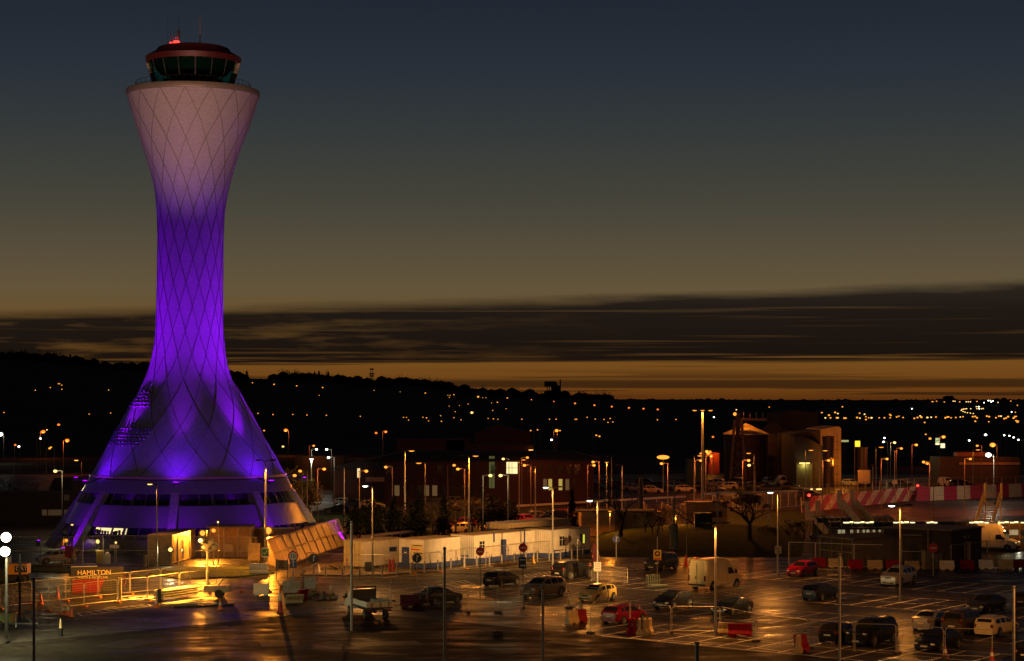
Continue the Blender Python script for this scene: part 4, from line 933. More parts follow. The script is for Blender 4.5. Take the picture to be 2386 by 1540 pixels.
for y in (0, 2.2):
    o = Vector((0, y, 0)); MB().bar(p[0]+o, p[2]+o, .28).build('leg', lm, ev); MB().bar(p[1]+o, p[3]+o, .28).build('leg', lm, ev)
for k in range(6):
    a, b = p[0].lerp(p[2], k/6), p[1].lerp(p[3], (k+1)/6); c, d = p[1].lerp(p[3], k/6), p[0].lerp(p[2], (k+1)/6)
    MB().bar(a, b, .12).bar(c, d, .12).build('cross_brace', lm, ev)
MB().box(((p[2].x+p[3].x)/2, 1.1, p[2].z/2+.6), (.9, 1.0, p[2].z+1.4)).build('elevator_shaft', mat('shaft_dark', (.05, .03, .03), .7), ev)
xa, xb = P(1731, 0, Y_).x, P(1790, 0, Y_).x; zb = P(0, 978, Y_).z
MB().box(((xa+xb)/2, 3, zb), (xb-xa, .8, .5)).build('conveyor', lm, ev)
for f in (.1, .35, .6, .85): MB().box((xa+(xb-xa)*f, 3, zb+.8), (.12, .12, 1.4)).build('conveyor_post', lm, ev)
MB().ball((p[2].x-.1, -.3, p[2].z+1.2), .35).build('lamp', e_o, ev)
point('tower_lamp', (p[2].x+2.0, Y_+3, p[2].z+2.6), 1900, SOD, .3)
rc = thing('red_container_stack', 'two red containers lit bright by a lamp left of the glowing silo', 'container', G(1664, 1103))
MB().box((0, 3, 1.2), (2.5, 6, 2.4)).build('lower_container', mat('container_red', (.45, .06, .03), .6), rc); MB().box((.1, 3, 3.65), (2.3, 6, 2.4)).build('upper_container', mat('container_red', (.45, .06, .03), .6), rc)
MB().ball((-1.0, -.3, 5.1), .3).build('lamp', e_o, rc); point('container_fill', G(1664, 1103)+Vector((-.8, -2.2, 5.0)), 380, SOD, .2)  # extra lamp and light added so the containers show bright
gs = thing('green_shed', 'long low green shed left of the red containers', 'shed', (0, 400, 0))
MB().box((P(1625, 0, 400).x, 4, P(0, 1072, 400).z/2), (3.6, 6, P(0, 1072, 400).z)).build('walls', mat('shed_green', (.04, .07, .03), .8), gs)
ms = thing('mill_building', 'stepped mill building with an orange lit white end wall', 'building', (0, 420, 0))
def ppx(pts, Yd, y=0): return [(P(a, b, Yd).x, y, max(0, P(a, b, Yd).z)) for a, b in pts]
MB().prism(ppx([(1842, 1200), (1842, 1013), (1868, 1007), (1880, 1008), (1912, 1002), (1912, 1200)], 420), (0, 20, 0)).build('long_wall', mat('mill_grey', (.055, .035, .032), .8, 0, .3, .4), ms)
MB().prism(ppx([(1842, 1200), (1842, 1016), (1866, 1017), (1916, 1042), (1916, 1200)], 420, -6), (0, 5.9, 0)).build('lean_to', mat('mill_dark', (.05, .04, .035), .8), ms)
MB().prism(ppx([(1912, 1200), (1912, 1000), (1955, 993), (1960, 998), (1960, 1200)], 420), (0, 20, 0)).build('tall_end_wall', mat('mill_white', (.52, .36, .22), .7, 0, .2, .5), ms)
MB().prism(ppx([(1818, 1200), (1818, 962), (1850, 955), (1907, 962), (1907, 1200)], 470, 50), (0, 25, 0)).build('rear_block', mat('mill_rear', (.035, .02, .02), .9), ms)
MB().box((P(1864, 0, 420).x, -6.2, 2.2), (3.2, .2, 4.4)).build('loading_door', mat('loading_green', (.14, .14, .05), .6), ms)
MB().box((P(1864, 0, 420).x, -6.6, 4.6), (2.1, .3, .2)).build('door_strip_light', e_y, ms)
point('loading_glow', (P(1864, 0, 420).x, 413, 4.3), 140, (1, .8, .3), .3); 
point('mill_wash', (P(1965, 0, 405).x, 408, 5), 1900, SOD, .3)
silo('slim dark silo with a caged ladder in front of the white mill wall', 1929.5, 27, 1018, 1015, 409, mat('silo_dark_steel', (.10, .07, .05), .45, .4), mat('silo_dark_steel', (.10, .07, .05), .45, .4), fins=False)
ld = thing('caged_ladder', 'caged ladder tower beside the slim dark silo', 'ladder', (P(1947, 0, 408).x, 408, 0))
zt_ = P(0, 1008, 408).z
for x in (-.3, .3): MB().tube((x, 0, 0), (x, 0, zt_), .05, n=5).build('rail', dark, ld)
for k in range(int(zt_/1.6)): MB().box((0, 0, 1+k*1.6), (1.2, .8, .08)).build('rung_cage', dark, ld)
silo('small silo with a bright yellow lit top right of the mill', 2009, 24, 1043, 1040, 430, mat('silo_dark_steel', (.10, .07, .05), .45, .4), mat('silo_dark_steel', (.10, .07, .05), .45, .4), fins=False)
yb = thing('lit_signboard', 'bright yellow lit board on a pole beside the small silo', 'sign', (P(1997, 0, 425).x, 425, 0))
MB().box((.1, 0, P(0, 1034, 425).z), (1.0, .3, 1.2)).build('board', mat('yellow_lit_board', (1, .62, .03), emit=1.6), yb); MB().box((-.5, 0, P(0, 1037, 425).z/2), (.16, .16, P(0, 1037, 425).z)).build('pole', lm, yb)
lb = thing('low_warehouse', 'long low warehouse with an orange parapet at the right edge', 'warehouse', (0, 430, 0))
xa, xb = P(2190, 0, 430).x, P(2376, 0, 430).x
MB().box(((xa+xb)/2, 5, 2.6), (xb-xa, 10, P(0, 1064, 430).z+.0)).build('walls', mat('warehouse_olive', (.05, .035, .03), .8), lb)
MB().box(((xa+xb)/2+2, -.2, P(0, 1080, 430).z), (xb-xa-4, .2, .5)).build('lit_fascia', mat('fascia_tan', (.3, .2, .09), .6), lb)
MB().box((P(2272, 0, 430).x, 3, P(0, 1059, 430).z), (7, 3, .9)).build('roof_parapet', mat('parapet_orange', (.22, .07, .03), .6), lb)
# barn on the plain, distant landmarks
bn = thing('distant_farmhouse', 'small pale gabled farmhouse on the dark plain', 'house', G(2108, 987))
MB().prism([(-14, 0, 0), (16, 0, 0), (16, 0, 4), (-6, 0, 4), (-10, 0, 9), (-14, 0, 4)], (0, 10, 0)).build('walls', mat('farm_wall', (.35, .22, .15), .8), bn)
wt = thing('water_tower', 'black water tower on legs with a slender chimney on the skyline', 'water tower', (0, 2300, 0)); k_ = mat('silhouette_black', (.01, .008, .006), .9)
def sk(pts, Yd, nm, par, th=8): MB().prism([(P(a, b, Yd).x, 0, P(a, b, Yd).z) for a, b in pts], (0, th, 0)).build(nm, k_, par)
sk([(1268.5, 901), (1268.5, 890), (1271, 888), (1293, 888), (1298, 892), (1300, 901)], 2300, 'tank', wt)
sk([(1285, 901), (1300, 901), (1300, 936), (1285, 936)], 2300, 'service_block', wt)
for a in (1275, 1280, 1285): sk([(a-.8, 901), (a+.8, 901), (a+.8, 936), (a-.8, 936)], 2300, 'leg', wt, 4)
for b_ in (909, 917): sk([(1274, b_), (1286, b_), (1286, b_+1), (1274, b_+1)], 2300, 'brace', wt, 3)
sk([(1304.5, 884), (1307, 884), (1307, 936), (1304.5, 936)], 2300, 'chimney', wt); sk([(1298, 898), (1305, 898), (1305, 936), (1298, 936)], 2300, 'flue_block', wt)
cs = thing('castle_ruin', 'small battlemented tower block on the skyline left of the water tower', 'tower', (0, 2300, 0))
sk([(1217.5, 936), (1217.5, 912), (1221, 912), (1221, 916), (1236, 916), (1236, 914), (1238.5, 911), (1240.5, 911), (1240.5, 936)], 2300, 'walls', cs)
lt = thing('radio_mast', 'tall lattice radio mast standing on the wooded skyline', 'mast', (0, 2400, 0))
for a, b in (((863, 900), (864, 858)), ((869, 900), (868, 858))): MB().bar([P(*a, 2400).x, 0, P(*a, 2400).z], [P(*b, 2400).x, 0, P(*b, 2400).z], .5).build('leg', k_, lt)
for k in range(8):
    y0 = 898-k*5; MB().bar([P(863.2, 0, 2400).x, 0, P(0, y0, 2400).z], [P(868.6, 0, 2400).x, 0, P(0, y0-5, 2400).z], .35).build('brace', k_, lt)
for y0, w_ in ((860, 9), (871, 12), (876, 10)): MB().box((P(866, 0, 2400).x, 0, P(0, y0, 2400).z), (w_*.5, 3, 1.6)).build('aerial_platform', k_, lt)
hs = thing('distant_tower_blocks', 'low dark building block breaking the horizon at the right', 'building', (0, 2500, 0))
sk([(2184, 936), (2184, 929), (2200, 929), (2200, 924), (2205, 924), (2205, 922), (2222, 922), (2222, 926), (2228, 929), (2228, 936)], 2500, 'walls', hs)
# left background buildings
lf = thing('dark_stone_house', 'dark unlit house with a flat roof left of the tower', 'building', (0, 300, 0))
MB().prism(ppx([(100, 1250), (100, 1172), (125, 1114), (165, 1114), (165, 1250)], 300), (0, 14, 0)).build('walls', mat('dark_house', (.035, .02, .016), .9), lf)
lf2 = thing('portable_office_row', 'low row of dark portable offices with dim windows left of the tower', 'building', (0, 285, 0))
MB().box((P(95, 0, 285).x, 4, 2.2), (26, 6, 4.4)).build('walls', mat('dark_office', (.04, .02, .015), .9), lf2)
for px_ in (100, 114, 125, 136, 152, 163): MB().box((P(px_, 0, 285).x, .9, P(0, 1195, 285).z), (.65, .1, .8)).build('window', mat('dim_pane', (.08, .045, .02), emit=.5), lf2)
MB().box((P(152, 0, 285).x, .9, P(0, 1160, 285).z), (.7, .2, .8)).build('roof_vent', mat('vent_grey', (.25, .2, .15), .7), lf2)
gb_ = thing('glass_fronted_block', 'greenish lit low block behind the white lamp right of the tower', 'building', (0, 420, 0))
MB().box((P(745, 0, 420).x, 4, 2.9), (10, 8, 5.8)).build('walls', mat('block_green', (.06, .06, .03), .8), gb_)
# ---------------------------------------------------------------- street lamps
def lamp_post(label, base, top, heads, group='tall lamp posts', power=0, col=SOD, colr_m=None, r=.085, name='lamp_post', grp=True, hl=.75, lowpart=True, sz=1.0, aim=None, arm=.35, cone=172):
    """base (px, py) on the ground, top row, heads [(side, lit material or None)]"""
    g = G(*base); H = CAMH-(top-HOR)/FD*g.y
    t = thing(name, label, 'street lamp', g, 0, group)
    MB().tube((0, 0, 0), (0, 0, H*.25), r*1.25, r*1.2, 10).tube((0, 0, H*.25), (0, 0, H), r, r*.62, 10).build('post', pole_m, t, smooth=2)
    for side, lm_ in heads:
        hd_ = MB().tube((0, 0, H-.03), (side*arm, 0, H+.10), .045, .04, 6).ball((side*(arm+hl/2), 0, H+.13), hl/2, 10, 6, 1, .42, .24).build('lamp_head', dark, t, smooth=True)
        if lm_: MB().ball((side*(arm+hl/2), 0, H+.05), hl*.36*sz, 10, 6, 1, .5, .33).build('bulb', lm_, hd_, smooth=True)
        if power:
            pw = power*(1 if lm_ or len(heads) == 1 or all(q[1] is None for q in heads) else .25); lx = g.x+side*(arm+hl/2)
            spot('lamp_light', (lx, g.y-.1, H-.2), (lx, g.y-.8, 0), pw, col, cone, .35, .12)
    return t, g, H
lamp_post('lit lamp post in front of the lit office window of the tower', (365.6, 1320), 1129, [(-1, e_y)], power=900, col=(1, .36, .06), cone=130)
lamp_post('very bright white lamp post behind the cream shipping container', (868.3, 1343), 1134, [(-1, e_w)], power=3600, col=(1, .42, .09), r=.08)
lamp_post('double lamp post over the cabins with only its left head lit', (1288, 1323), 1137, [(-1, e_w), (1, None)], power=1500, col=(1, .34, .05))
lamp_post('lamp post with a grey notice halfway up, right of the cabins', (1392, 1358.5), 1168, [(-1, e_w), (1, None)], power=1500, col=(1, .34, .05))
lamp_post('nearest lamp post with two dark heads and a glowing top, right of the red hatchback', (1667, 1483), 1222, [(-1, None), (1, None)], power=2000, col=(1, .34, .05))
lamp_post('lamp post with a white notice near its foot, behind the white van', (1812.5, 1344.6), 1149, [(-1, e_w)], power=2000, col=(1, .34, .05))
lamp_post('lamp post standing between parking bays beside the silver SUV', (2097.5, 1403), 1180, [(-1, e_w), (1, None)], power=2000, col=(1, .34, .05))
lamp_post('tall double lamp post in front of the tower bearing a green tick sign', (618.6, 1322), 1075, [(-1, None), (1, None)], power=5000, col=SOD, r=.11, cone=98)
lamp_post('tall lamp post with one lit orange head to its right, behind the container', (943.4, 1247), 1051, [(1, e_o)], power=2600, col=SOD, r=.13, hl=1.0)
lamp_post('tall double lamp post rising behind the first site cabin', (1092.5, 1247), 1063, [(-1, None), (1, e_o)], power=5500, col=SOD, r=.13, hl=1.0)
lamp_post('orange lamp post before the dark office building', (991, 1191), 1079, [(-1, e_o)], power=1500, col=SOD, r=.10, hl=1.3)
lamp_post('thin lamp post with unlit head, left of the bright white lamp', (802, 1244), 1091, [(-1, None)], power=0)
lamp_post('lamp post with a brilliant white lamp right of the tower', (725.6, 1207), 1070, [(0, e_w)], power=1300, col=(.9, 1, .6), r=.09, hl=.9, cone=130)
lamp_post('speckled orange lamp post behind the plant boxes', (1247.5, 1226), 1087, [(-1, None)], power=900, col=SOD, r=.10)
lamp_post('slim orange lamp post near the lit upstairs window', (1209.5, 1192), 1072, [(1, e_o)], power=700, col=SOD)
lamp_post('left of two leaning speckled posts right of the offices', (1413.5, 1190), 1078, [(0, e_o)], power=700, col=SOD)
lamp_post('right of two leaning speckled posts right of the offices', (1425, 1186), 1065, [(-1, None)], power=0)
lamp_post('orange tipped post beside the dark bare tree', (1449.6, 1192), 1085, [(-1, None)], power=900, col=SOD)
lamp_post('giant floodlight mast with three blazing orange heads', (1637, 1216), 957, [(-1, e_o), (1, e_o), (0, e_o)], power=5200, col=SOD, r=.20, name='floodlight_mast', hl=.75, sz=1.1, arm=.75)
lamp_post('orange lamp with a huge glare, behind the bare shrubs', (1545, 1148), 1066, [(0, e_o)], power=9000, col=SOD, r=.09, hl=1.1, sz=3.0)
for px, b, t_, hd, lb_ in ((1877, 1154, 1049, 1, 'lamp post with a right hand head before the mill'), (1910, 1152, 1050, 1, 'lamp post with a right hand head before the slim dark silo'),
      (2041, 1148, 1042, 1, 'lamp post with a right hand head, behind the striped fence'), (2084.5, 1142, 1052, 0, 'lamp post bearing a small pale board, behind the striped fence'),
      (2267, 1136, 1048, 1, 'lamp post behind the striped fence near the right edge'), (1757, 1152, 1056, -1, 'lamp post in front of the glowing silo'), (2034, 1144, 1085, 0, 'short pale post beside a lamp post at the striped fence'),
      (1617, 1180, 1062, 1, 'thin lamp post left of the triple head mast')):
    lamp_post(lb_, (px, b), t_, [(hd, e_o if hd else None)], power=700 if hd else 0, col=SOD, hl=1.3)
lamp_post('thin orange topped lamp post in the darkness left of the tower', (190, 1195), 1073, [(-1, e_dim)], power=120, col=SODR, hl=.9)

# small lamps farther off: height 8 m, found where the ray from the photograph meets the land
PROTO_L = {}
def small_lamp(px, py, kind, label, group, H=8.0, size=1.0, light=0, side=None):
    m_, col = dict(o=(e_o, SOD), r=(e_r, SODR), y=(e_y, WARM), w=(e_w, WHT))[kind]
    Y = far(px, py, H); X = (px-CX)*Y/FD; g = terr(px, Y); s = random.choice((-1, 1)) if side is None else side
    br = max(.24, min(Y/FD*1.75*size, 4.6))                      # lamp glass; glare of a far lamp spreads a little
    key = kind
    if key not in PROTO_L:
        t = thing('street_lamp', label, 'street lamp', (X, Y, g), 0, group); PROTO_L[key] = t
        MB().tube((0, 0, 0), (0, 0, 8.0), .07, .05, 6).build('post', mat('far_post', (.10, .09, .08), .7, 0, 0), t)
        MB().ball((0, 0, 0), 1.0, 10, 6, 1, 1, .72).build('bulb', m_, t, smooth=True)
        MB().bar((-1, 0, 8.0), (0, 0, 8.1), .09).build('arm', dark, t)
    else: t = copy_tree(PROTO_L[key])
    t.location = (X, Y, g); t['label'] = label; t['group'] = group
    for ch in t.children:
        b_ = ch.name.split('.')[0]
        if b_ == 'post': ch.location = (-.9*s, 0, 0); ch.scale = (1, 1, H/8)
        if b_ == 'arm': ch.scale = (s, 1, 1); ch.location = (0, 0, H-8)
        if b_ == 'bulb': ch.location = (0, 0, H); ch.scale = (br,)*3
    if light: point('street_lamp_light', (X, Y-.8, g+H-.5), light*2.2, SODR if kind in 'or' else col, .25)
    return t
random.seed(21)
MID = [ # px, py, kind, size, light, label
 (666, 1003, 'r', 2.1, 700, 'red-orange street lamp high beside the right flank of the tower'), (615.4, 1004, 'o', .9, 0, 'tiny orange lamp touching the right flank of the tower'),
 (659.5, 1040.6, 'y', 1.1, 0, 'small yellow lamp just right of the tower skirt'), (731, 1039.5, 'o', 1.1, 150, 'small orange lamp above the brilliant white lamp'),
 (737.6, 1049, 'w', .7, 120, 'left of two faint white lamps behind the brilliant one'), (761, 1049, 'w', .7, 120, 'right of two faint white lamps behind the brilliant one'),
 (765.6, 1067, 'w', 1.5, 120, 'small white lamp right of the brilliant white lamp'), (699.4, 1100.7, 'o', 1.7, 0, 'orange lamp over the tan bush by the tower'),
 (686.6, 1110, 'o', 1.4, 0, 'lower orange lamp over the tan bush by the tower'), (755.6, 1096, 'o', 1.5, 350, 'orange lamp right of the white lamp post foot'),
 (853.7, 1099.6, 'o', 1.6, 450, 'round orange globe lamp before the left end of the offices'), (899, 1090, 'o', .9, 100, 'small orange lamp before the offices'),
 (876.4, 1009.6, 'r', 1.3, 0, 'left red lamp of a pair above the office roof'), (898.8, 1006.8, 'r', 1.5, 400, 'right red lamp of a pair above the office roof'),
 (1143, 1010.7, 'r', 1.5, 500, 'red lamp in front of the gabled warehouse'), (1181.6, 1026.8, 'w', 1.2, 0, 'small white lamp above the right end of the offices'),
 (1067, 1094, 'o', 1.6, 500, 'orange globe lamp on the middle of the office front'), (1058, 1085.8, 'o', .9, 0, 'small lamp above the orange globe on the offices'),
 (1172.5, 1069.4, 'y', 1.2, 100, 'yellow lamp over the office roof edge'), (1166.4, 1111, 'y', 1.2, 200, 'yellow globe lamp beside the lit stair window'),
 (1142.6, 1132, 'y', .8, 60, 'small yellow lamp below the green stair window'), (1228.8, 1066.7, 'o', 1.5, 250, 'orange lamp right of the lit upstairs window'),
 (1222, 1088, 'o', 1.6, 450, 'orange globe lamp near the lit upstairs window'), (1382, 1076.5, 'o', 1.6, 500, 'upper orange lamp at the right end of the offices'),
 (1384, 1085.5, 'o', 1.4, 300, 'lower orange lamp at the right end of the offices'), (1297, 1003.5, 'o', 1.9, 300, 'bright orange lamp in the dark field below the water tower'),
 (1305, 1004, 'o', .8, 0, 'faint orange lamp touching the bright one below the water tower'), (1285, 1026, 'w', 1.1, 0, 'white lamp below the bright orange field lamp'),
 (1389.5, 1015, 'o', .9, 0, 'left of two small orange lamps in the dark field'), (1396.7, 1017, 'o', 1.0, 0, 'right of two small orange lamps in the dark field'),
 (1541.3, 1080.2, 'o', 1.6, 500, 'orange globe lamp under the huge glare'), (1647, 1053, 'o', 1.9, 700, 'blazing orange lamp right of the tall mast'),
 (1650, 1058, 'o', 1.7, 0, 'second blazing lamp touching the first, right of the tall mast'), (1657, 1066, 'o', 1.4, 900, 'orange lamp above the red containers'),
 (1633, 1074.4, 'o', 1.7, 500, 'orange globe lamp left of the tall mast'), (1633, 1058, 'o', 1.1, 100, 'flat orange lamp left of the tall mast'),
 (1715.8, 955, 'y', .7, 0, 'tiny yellow lamp above the elevator tower'), (1663.4, 972, 'w', .8, 0, 'tiny white lamp left of the elevator tower'),
 (1661.2, 1018.7, 'r', 1.2, 0, 'small red lamp on a thin pole between the mast and the silo'), (1744.3, 1074.7, 'o', 1.7, 700, 'round orange lamp on the front of the glowing silo'),
 (1745.5, 1086, 'y', .8, 0, 'small yellow lamp under the round one before the silo'), (1930.7, 1075.8, 'o', 1.5, 400, 'orange lamp before the slim dark silo'),
 (2084.4, 1032.3, 'y', 1.6, 300, 'fan shaped yellow lamp right of the mill'), (2100, 1045, 'o', 1.5, 350, 'orange lamp right of the fan shaped one'),
 (2135, 1038.4, 'o', 1.7, 450, 'orange lamp between the mill and the lit signs'), (2066.7, 1072, 'o', 1.3, 350, 'low orange lamp behind the striped fence'),
 (2152, 1078.6, 'o', 1.3, 400, 'left of two low orange lamps behind the striped fence'), (2160.6, 1080.8, 'o', 1.3, 0, 'right of two low orange lamps behind the striped fence'),
 (2167, 1022.9, 'o', 1.5, 0, 'orange lamp left of the lit signs'), (2198.5, 1019, 'o', 2.0, 300, 'large orange lamp above the lit signs'),
 (2277, 1038.7, 'o', 1.4, 200, 'orange lamp on a short red post above the long low warehouse'), (2313, 1038, 'o', 3.0, 260, 'huge glaring orange lamp at the right'),
 (2303, 1062.5, 'w', 3.0, 600, 'huge glaring white lamp before the low warehouse'), (2261, 1072, 'o', 1.3, 300, 'orange lamp in front of the low warehouse'),
 (2296.6, 1013.5, 'w', 1.4, 0, 'bluish white lamp above the huge orange one'), (2340, 1015, 'w', .7, 0, 'first of four small white lamps in a row at the right edge'), (2352, 1016.5, 'w', .7, 0, 'second of four small white lamps in a row at the right edge'),
 (2362, 1020, 'w', .7, 0, 'third of four small white lamps in a row at the right edge'), (2373, 1025, 'w', .7, 0, 'last of four small white lamps in a row at the right edge'), (2258.4, 1026.5, 'w', .8, 0, 'small white lamp left of the huge orange one'),
 (2061, 1021, 'w', .6, 0, 'faint white lamp in the dark right of the mill'), (2059, 1029.5, 'w', .7, 0, 'second faint white lamp in the dark right of the mill'),
 (100.7, 1006.2, 'r', 2.3, 500, 'bright red-orange lamp left of the tower, largest of its cluster'), (156.6, 1027.5, 'r', 2.3, 600, 'bright red-orange lamp nearest the left flank of the tower'),
 (136.6, 989.7, 'r', 1.5, 0, 'red-orange lamp above the two bright ones left of the tower'), (109.4, 1002.2, 'y', .7, 0, 'tiny pale lamp beside the brightest red lamp'),
 (94.5, 1022.3, 'w', 1.0, 0, 'small white lamp below the brightest red lamp'), (118.5, 1044.5, 'o', 1.0, 0, 'right of two touching orange lamps left of the tower'), (115.5, 1046.9, 'o', 1.0, 0, 'left of two touching orange lamps left of the tower'),
 (44, 1042.1, 'w', 1.0, 0, 'white lamp near a red one at the far left'), (35.7, 1037.6, 'r', .8, 0, 'small red lamp at the far left'), (1, 1013, 'w', 2.6, 200, 'white lamp cut off by the left edge'),
 (128.9, 1100.2, 'y', 2.0, 260, 'warm white lamp over the dark flat roofed house'), (2157, 1012, 'o', .6, 0, 'faint orange lamp left of the lit signs'),
]
random.seed(4)
for px, py, k, s, l_, lb_ in MID: small_lamp(px, py, k, lb_, 'street lamps on the plain', size=s*1.3, light=l_)
T2 = lambda x, y: (597.7+x*.277, 820.4+y*.277); T3 = lambda x, y: (1195.3+x*.277, 820.4+y*.277); T4 = lambda x, y: (1793+x*.277, 820.4+y*.277); T1 = lambda x, y: (x*.2663, 761.7+y*.2663)
hill_l = [T1(*q) for q in ((309, 557), (440, 532), (510, 498), (522, 500), (541, 512), (541, 545), (950, 553), (34, 751), (968, 756), (780, 764), (2209, 489))]
for q in hill_l: small_lamp(q[0], q[1], 'o', 'tiny lamp on the black hillside left of the tower' if q[0] < 400 else 'tiny lamp on the hill just right of the tower waist', 'tiny lamps on the hillside left of the tower' if q[0] < 400 else 'lamps at the hill behind the tower', size=.75, H=6)
hill_m = [(147, 271, 1.1), (338, 284, 1), (556, 298, 1), (528, 365, .6), (989, 323, .6), (1208, 335, .5), (1420, 346, 1), (1610, 364, .6), (1630, 364, .6), (1622, 380, .7), (1660, 359, .9), (1864, 376, 1.6),
 (1902, 384, .6), (1930, 384, .6), (2109, 386, 1), (1977, 427, .6), (2026, 422, .9), (1780, 437, .7), (1621, 456, .6), (1707, 450, .5), (2100, 477, .6), (1987, 491, .7), (1671, 503, .7), (13, 518, .9), (138, 525, .9), (306, 525, .8),
 (424, 533, .9), (588, 533, .9), (873, 540, .8), (1237, 551, .8), (1262, 551, .7), (1279, 573, .5), (1400, 551, .8), (1430, 553, 1), (1447, 581, .6), (1549, 536, .6), (1556, 583, .9), (1661, 554, .8), (1720, 572, .6), (1948, 560, .7), (1993, 562, .9), (2030, 567, .7)]
for x, y, s in hill_m:
    q = T2(x, y); small_lamp(q[0], q[1], 'o', 'tiny orange lamp on the dark hill between the tower and the water tower', 'lamps scattered on the middle hill', size=s*.9, H=6)
small_lamp(*T2(1812, 511), 'y', 'brightest white-yellow lamp on the middle hill', 'bright hill lamp', size=1.9, H=6)
for i, (x, y) in enumerate(((155, 400), (343, 415), (522, 432), (685, 447), (831, 459), (975, 469), (1098, 476), (1217, 483))):
    q = T3(x, y); small_lamp(q[0], q[1], 'r', 'red-orange lamp in the long descending line right of the water tower', 'descending line of red-orange lamps', size=(.8 if i < 2 else 1.35), H=8)
for x, y in ((75, 565), (307, 565), (364, 566), (523, 566), (535, 566), (624, 548), (692, 565), (766, 568), (818, 561), (799, 592), (840, 590), (1215, 570), (1371, 568), (207, 655), (149, 663), (2155, 463), (1879, 486)):
    q = T3(x, y); small_lamp(q[0], q[1], 'o', 'tiny orange lamp in the dark middle distance under the lamp line', 'tiny lamps under the descending line', size=.8)
far_r = [(440, 510), (470, 553), (513, 553), (552, 508), (575, 518), (500, 532), (566, 554), (576, 554), (629, 555), (640, 555), (737, 552), (758, 513), (761, 556), (800, 525), (811, 543), (811, 567), (834, 553), (858, 553), (923, 553), (967, 553), (1012, 525), (1020, 534), (1015, 553), (1070, 547), (1087, 541), (1124, 552),
 (1218, 558), (1245, 552), (1267, 538), (1278, 548), (1328, 552), (1360, 548), (1400, 547), (1480, 553), (1497, 548), (1508, 547), (1528, 552), (1567, 552), (1605, 545), (1628, 543), (1710, 543), (1730, 543), (1745, 553), (1829, 540), (1848, 545), (1905, 552), (1930, 540), (1947, 541), (1990, 555), (2007, 545), (2053, 555), (2065, 543), (2077, 543),
 (1305, 592), (1730, 583), (1845, 587), (2075, 580), (2090, 583), (1975, 560), (613, 460), (1732, 585), (2085, 590)]
for x, y in far_r:
    q = T4(x, y); small_lamp(q[0], q[1]+random.uniform(-.2, .2), random.choice('ooooy'), 'tiny lamp in the crowded band of town lights at the right', 'band of distant town lamps', size=random.uniform(.95, 1.45), H=8)
for x, y, k in ((1368, 417, 'o'), (1375, 418, 'o'), (1405, 413, 'o'), (1470, 420, 'o'), (1545, 413, 'y'), (1560, 413, 'y'), (1600, 418, 'o'), (1655, 418, 'y'), (1672, 418, 'y'), (1690, 418, 'y'), (1745, 415, 'o'), (1840, 408, 'w'), (1858, 410, 'w'), (1880, 410, 'w'), (1865, 418, 'w'), (1805, 425, 'w'), (1922, 423, 'y'), (2030, 412, 'o'), (2085, 448, 'o'),
                (1613, 490, 'y'), (1620, 482, 'y'), (1632, 479, 'y'), (1645, 478, 'y'), (1658, 477, 'y'), (1628, 500, 'y'), (1645, 505, 'y'), (1665, 510, 'y'), (1690, 513, 'y'), (1715, 517, 'y'), (1693, 477, 'y'), (1740, 459, 'y'), (1758, 459, 'w'), (1765, 459, 'y'), (1745, 476, 'y'), (1765, 476, 'w'), (1785, 476, 'y'), (1797, 475, 'y'), (1198, 478, 'w'), (2037, 504, 'w'), (2068, 506, 'o')):  # the curve of lamps stands in for streaming headlights on the road
    q = T4(x, y); small_lamp(q[0], q[1], k, 'tiny pale light on the distant hill road near the right horizon', 'lamps on the distant hill road', size=.85, H=5)
# lit signs, beacons
def board(label, px, py, Yd, w, h, m, cat='sign', pole=True):
    q = P(px, py, Yd); t = thing('lit_sign', label, cat, (q.x, Yd, 0)); MB().box((0, 0, q.z), (w, .3, h)).build('panel', m, t)
    MB().box((0, .3, (q.z+h/2)/2), (.2, .2, q.z+h/2)).build('pole', dark, t); return t
sg = mat('pale_green_sign', (.55, .6, .3), emit=1.0)
t = board('pale green totem sign with a dark wavy emblem', 2184.4, 1026.5, 600, 1.1, 1.5, sg)
MB().path([(-.45, -.2, P(0, 1026, 600).z), (-.15, -.2, P(0, 1028, 600).z), (.15, -.2, P(0, 1026, 600).z), (.45, -.2, P(0, 1024.5, 600).z)], .09, 5).build('emblem', mat('emblem_dark', (.05, .06, .03)), t)
board('bright bar below the pale green totem sign', 2184.4, 1034.6, 598, 1.1, .35, mat('sign_bar', (1, .85, .4), emit=2))
board('white two-panel lit sign right of the green totem', 2196.6, 1038.3, 595, 1.2, 1.3, mat('white_sign_panel', (.9, .8, .45), emit=1.4))
board('pale strip sign on the wall right of the mill', 1969, 1027.5, 500, 1.7, .45, mat('strip_sign', (.8, .8, .3), emit=.5))
for px, py, Yd, lb_ in ((1885.2, 1154, 312, 'left red beacon on the striped fence'), (2138.4, 1131.5, 352, 'right red beacon on the striped fence')):
    q = P(px, py, Yd); t = thing('red_beacon', lb_, 'beacon', (q.x, Yd, 0)); MB().ball((0, 0, q.z), .22).build('lens', e_red, t); MB().tube((0, 0, 0), (0, 0, q.z-.1), .06, n=6).build('pole', dark, t)
q = P(2248, 1200, 240); 
# plane or low vehicle lights left of fence beacons
t = thing('low_trailer', 'low pale trailer with two bright lamps behind the left end of the striped fence', 'trailer', G(1880, 1160)); MB().box((0, 0, .8), (3.6, 1.5, 1.0)).build('deck', mat('trailer_tan', (.4, .25, .14), .7), t)
for x in (.7, 2.0): MB().box((x, -.9, 1.55), (.9 if x > 1 else .35, .2, .22)).build('lamp', e_y, t)
MB().bar((-3, -.8, 1.8), (2.9, -.8, 1.7), .1).build('boom', steel, t)
for x in (-1.2, 1.2): MB().tube((x, -.8, .35), (x, -.6, .35), .35, n=12).build('wheel', rubber, t)
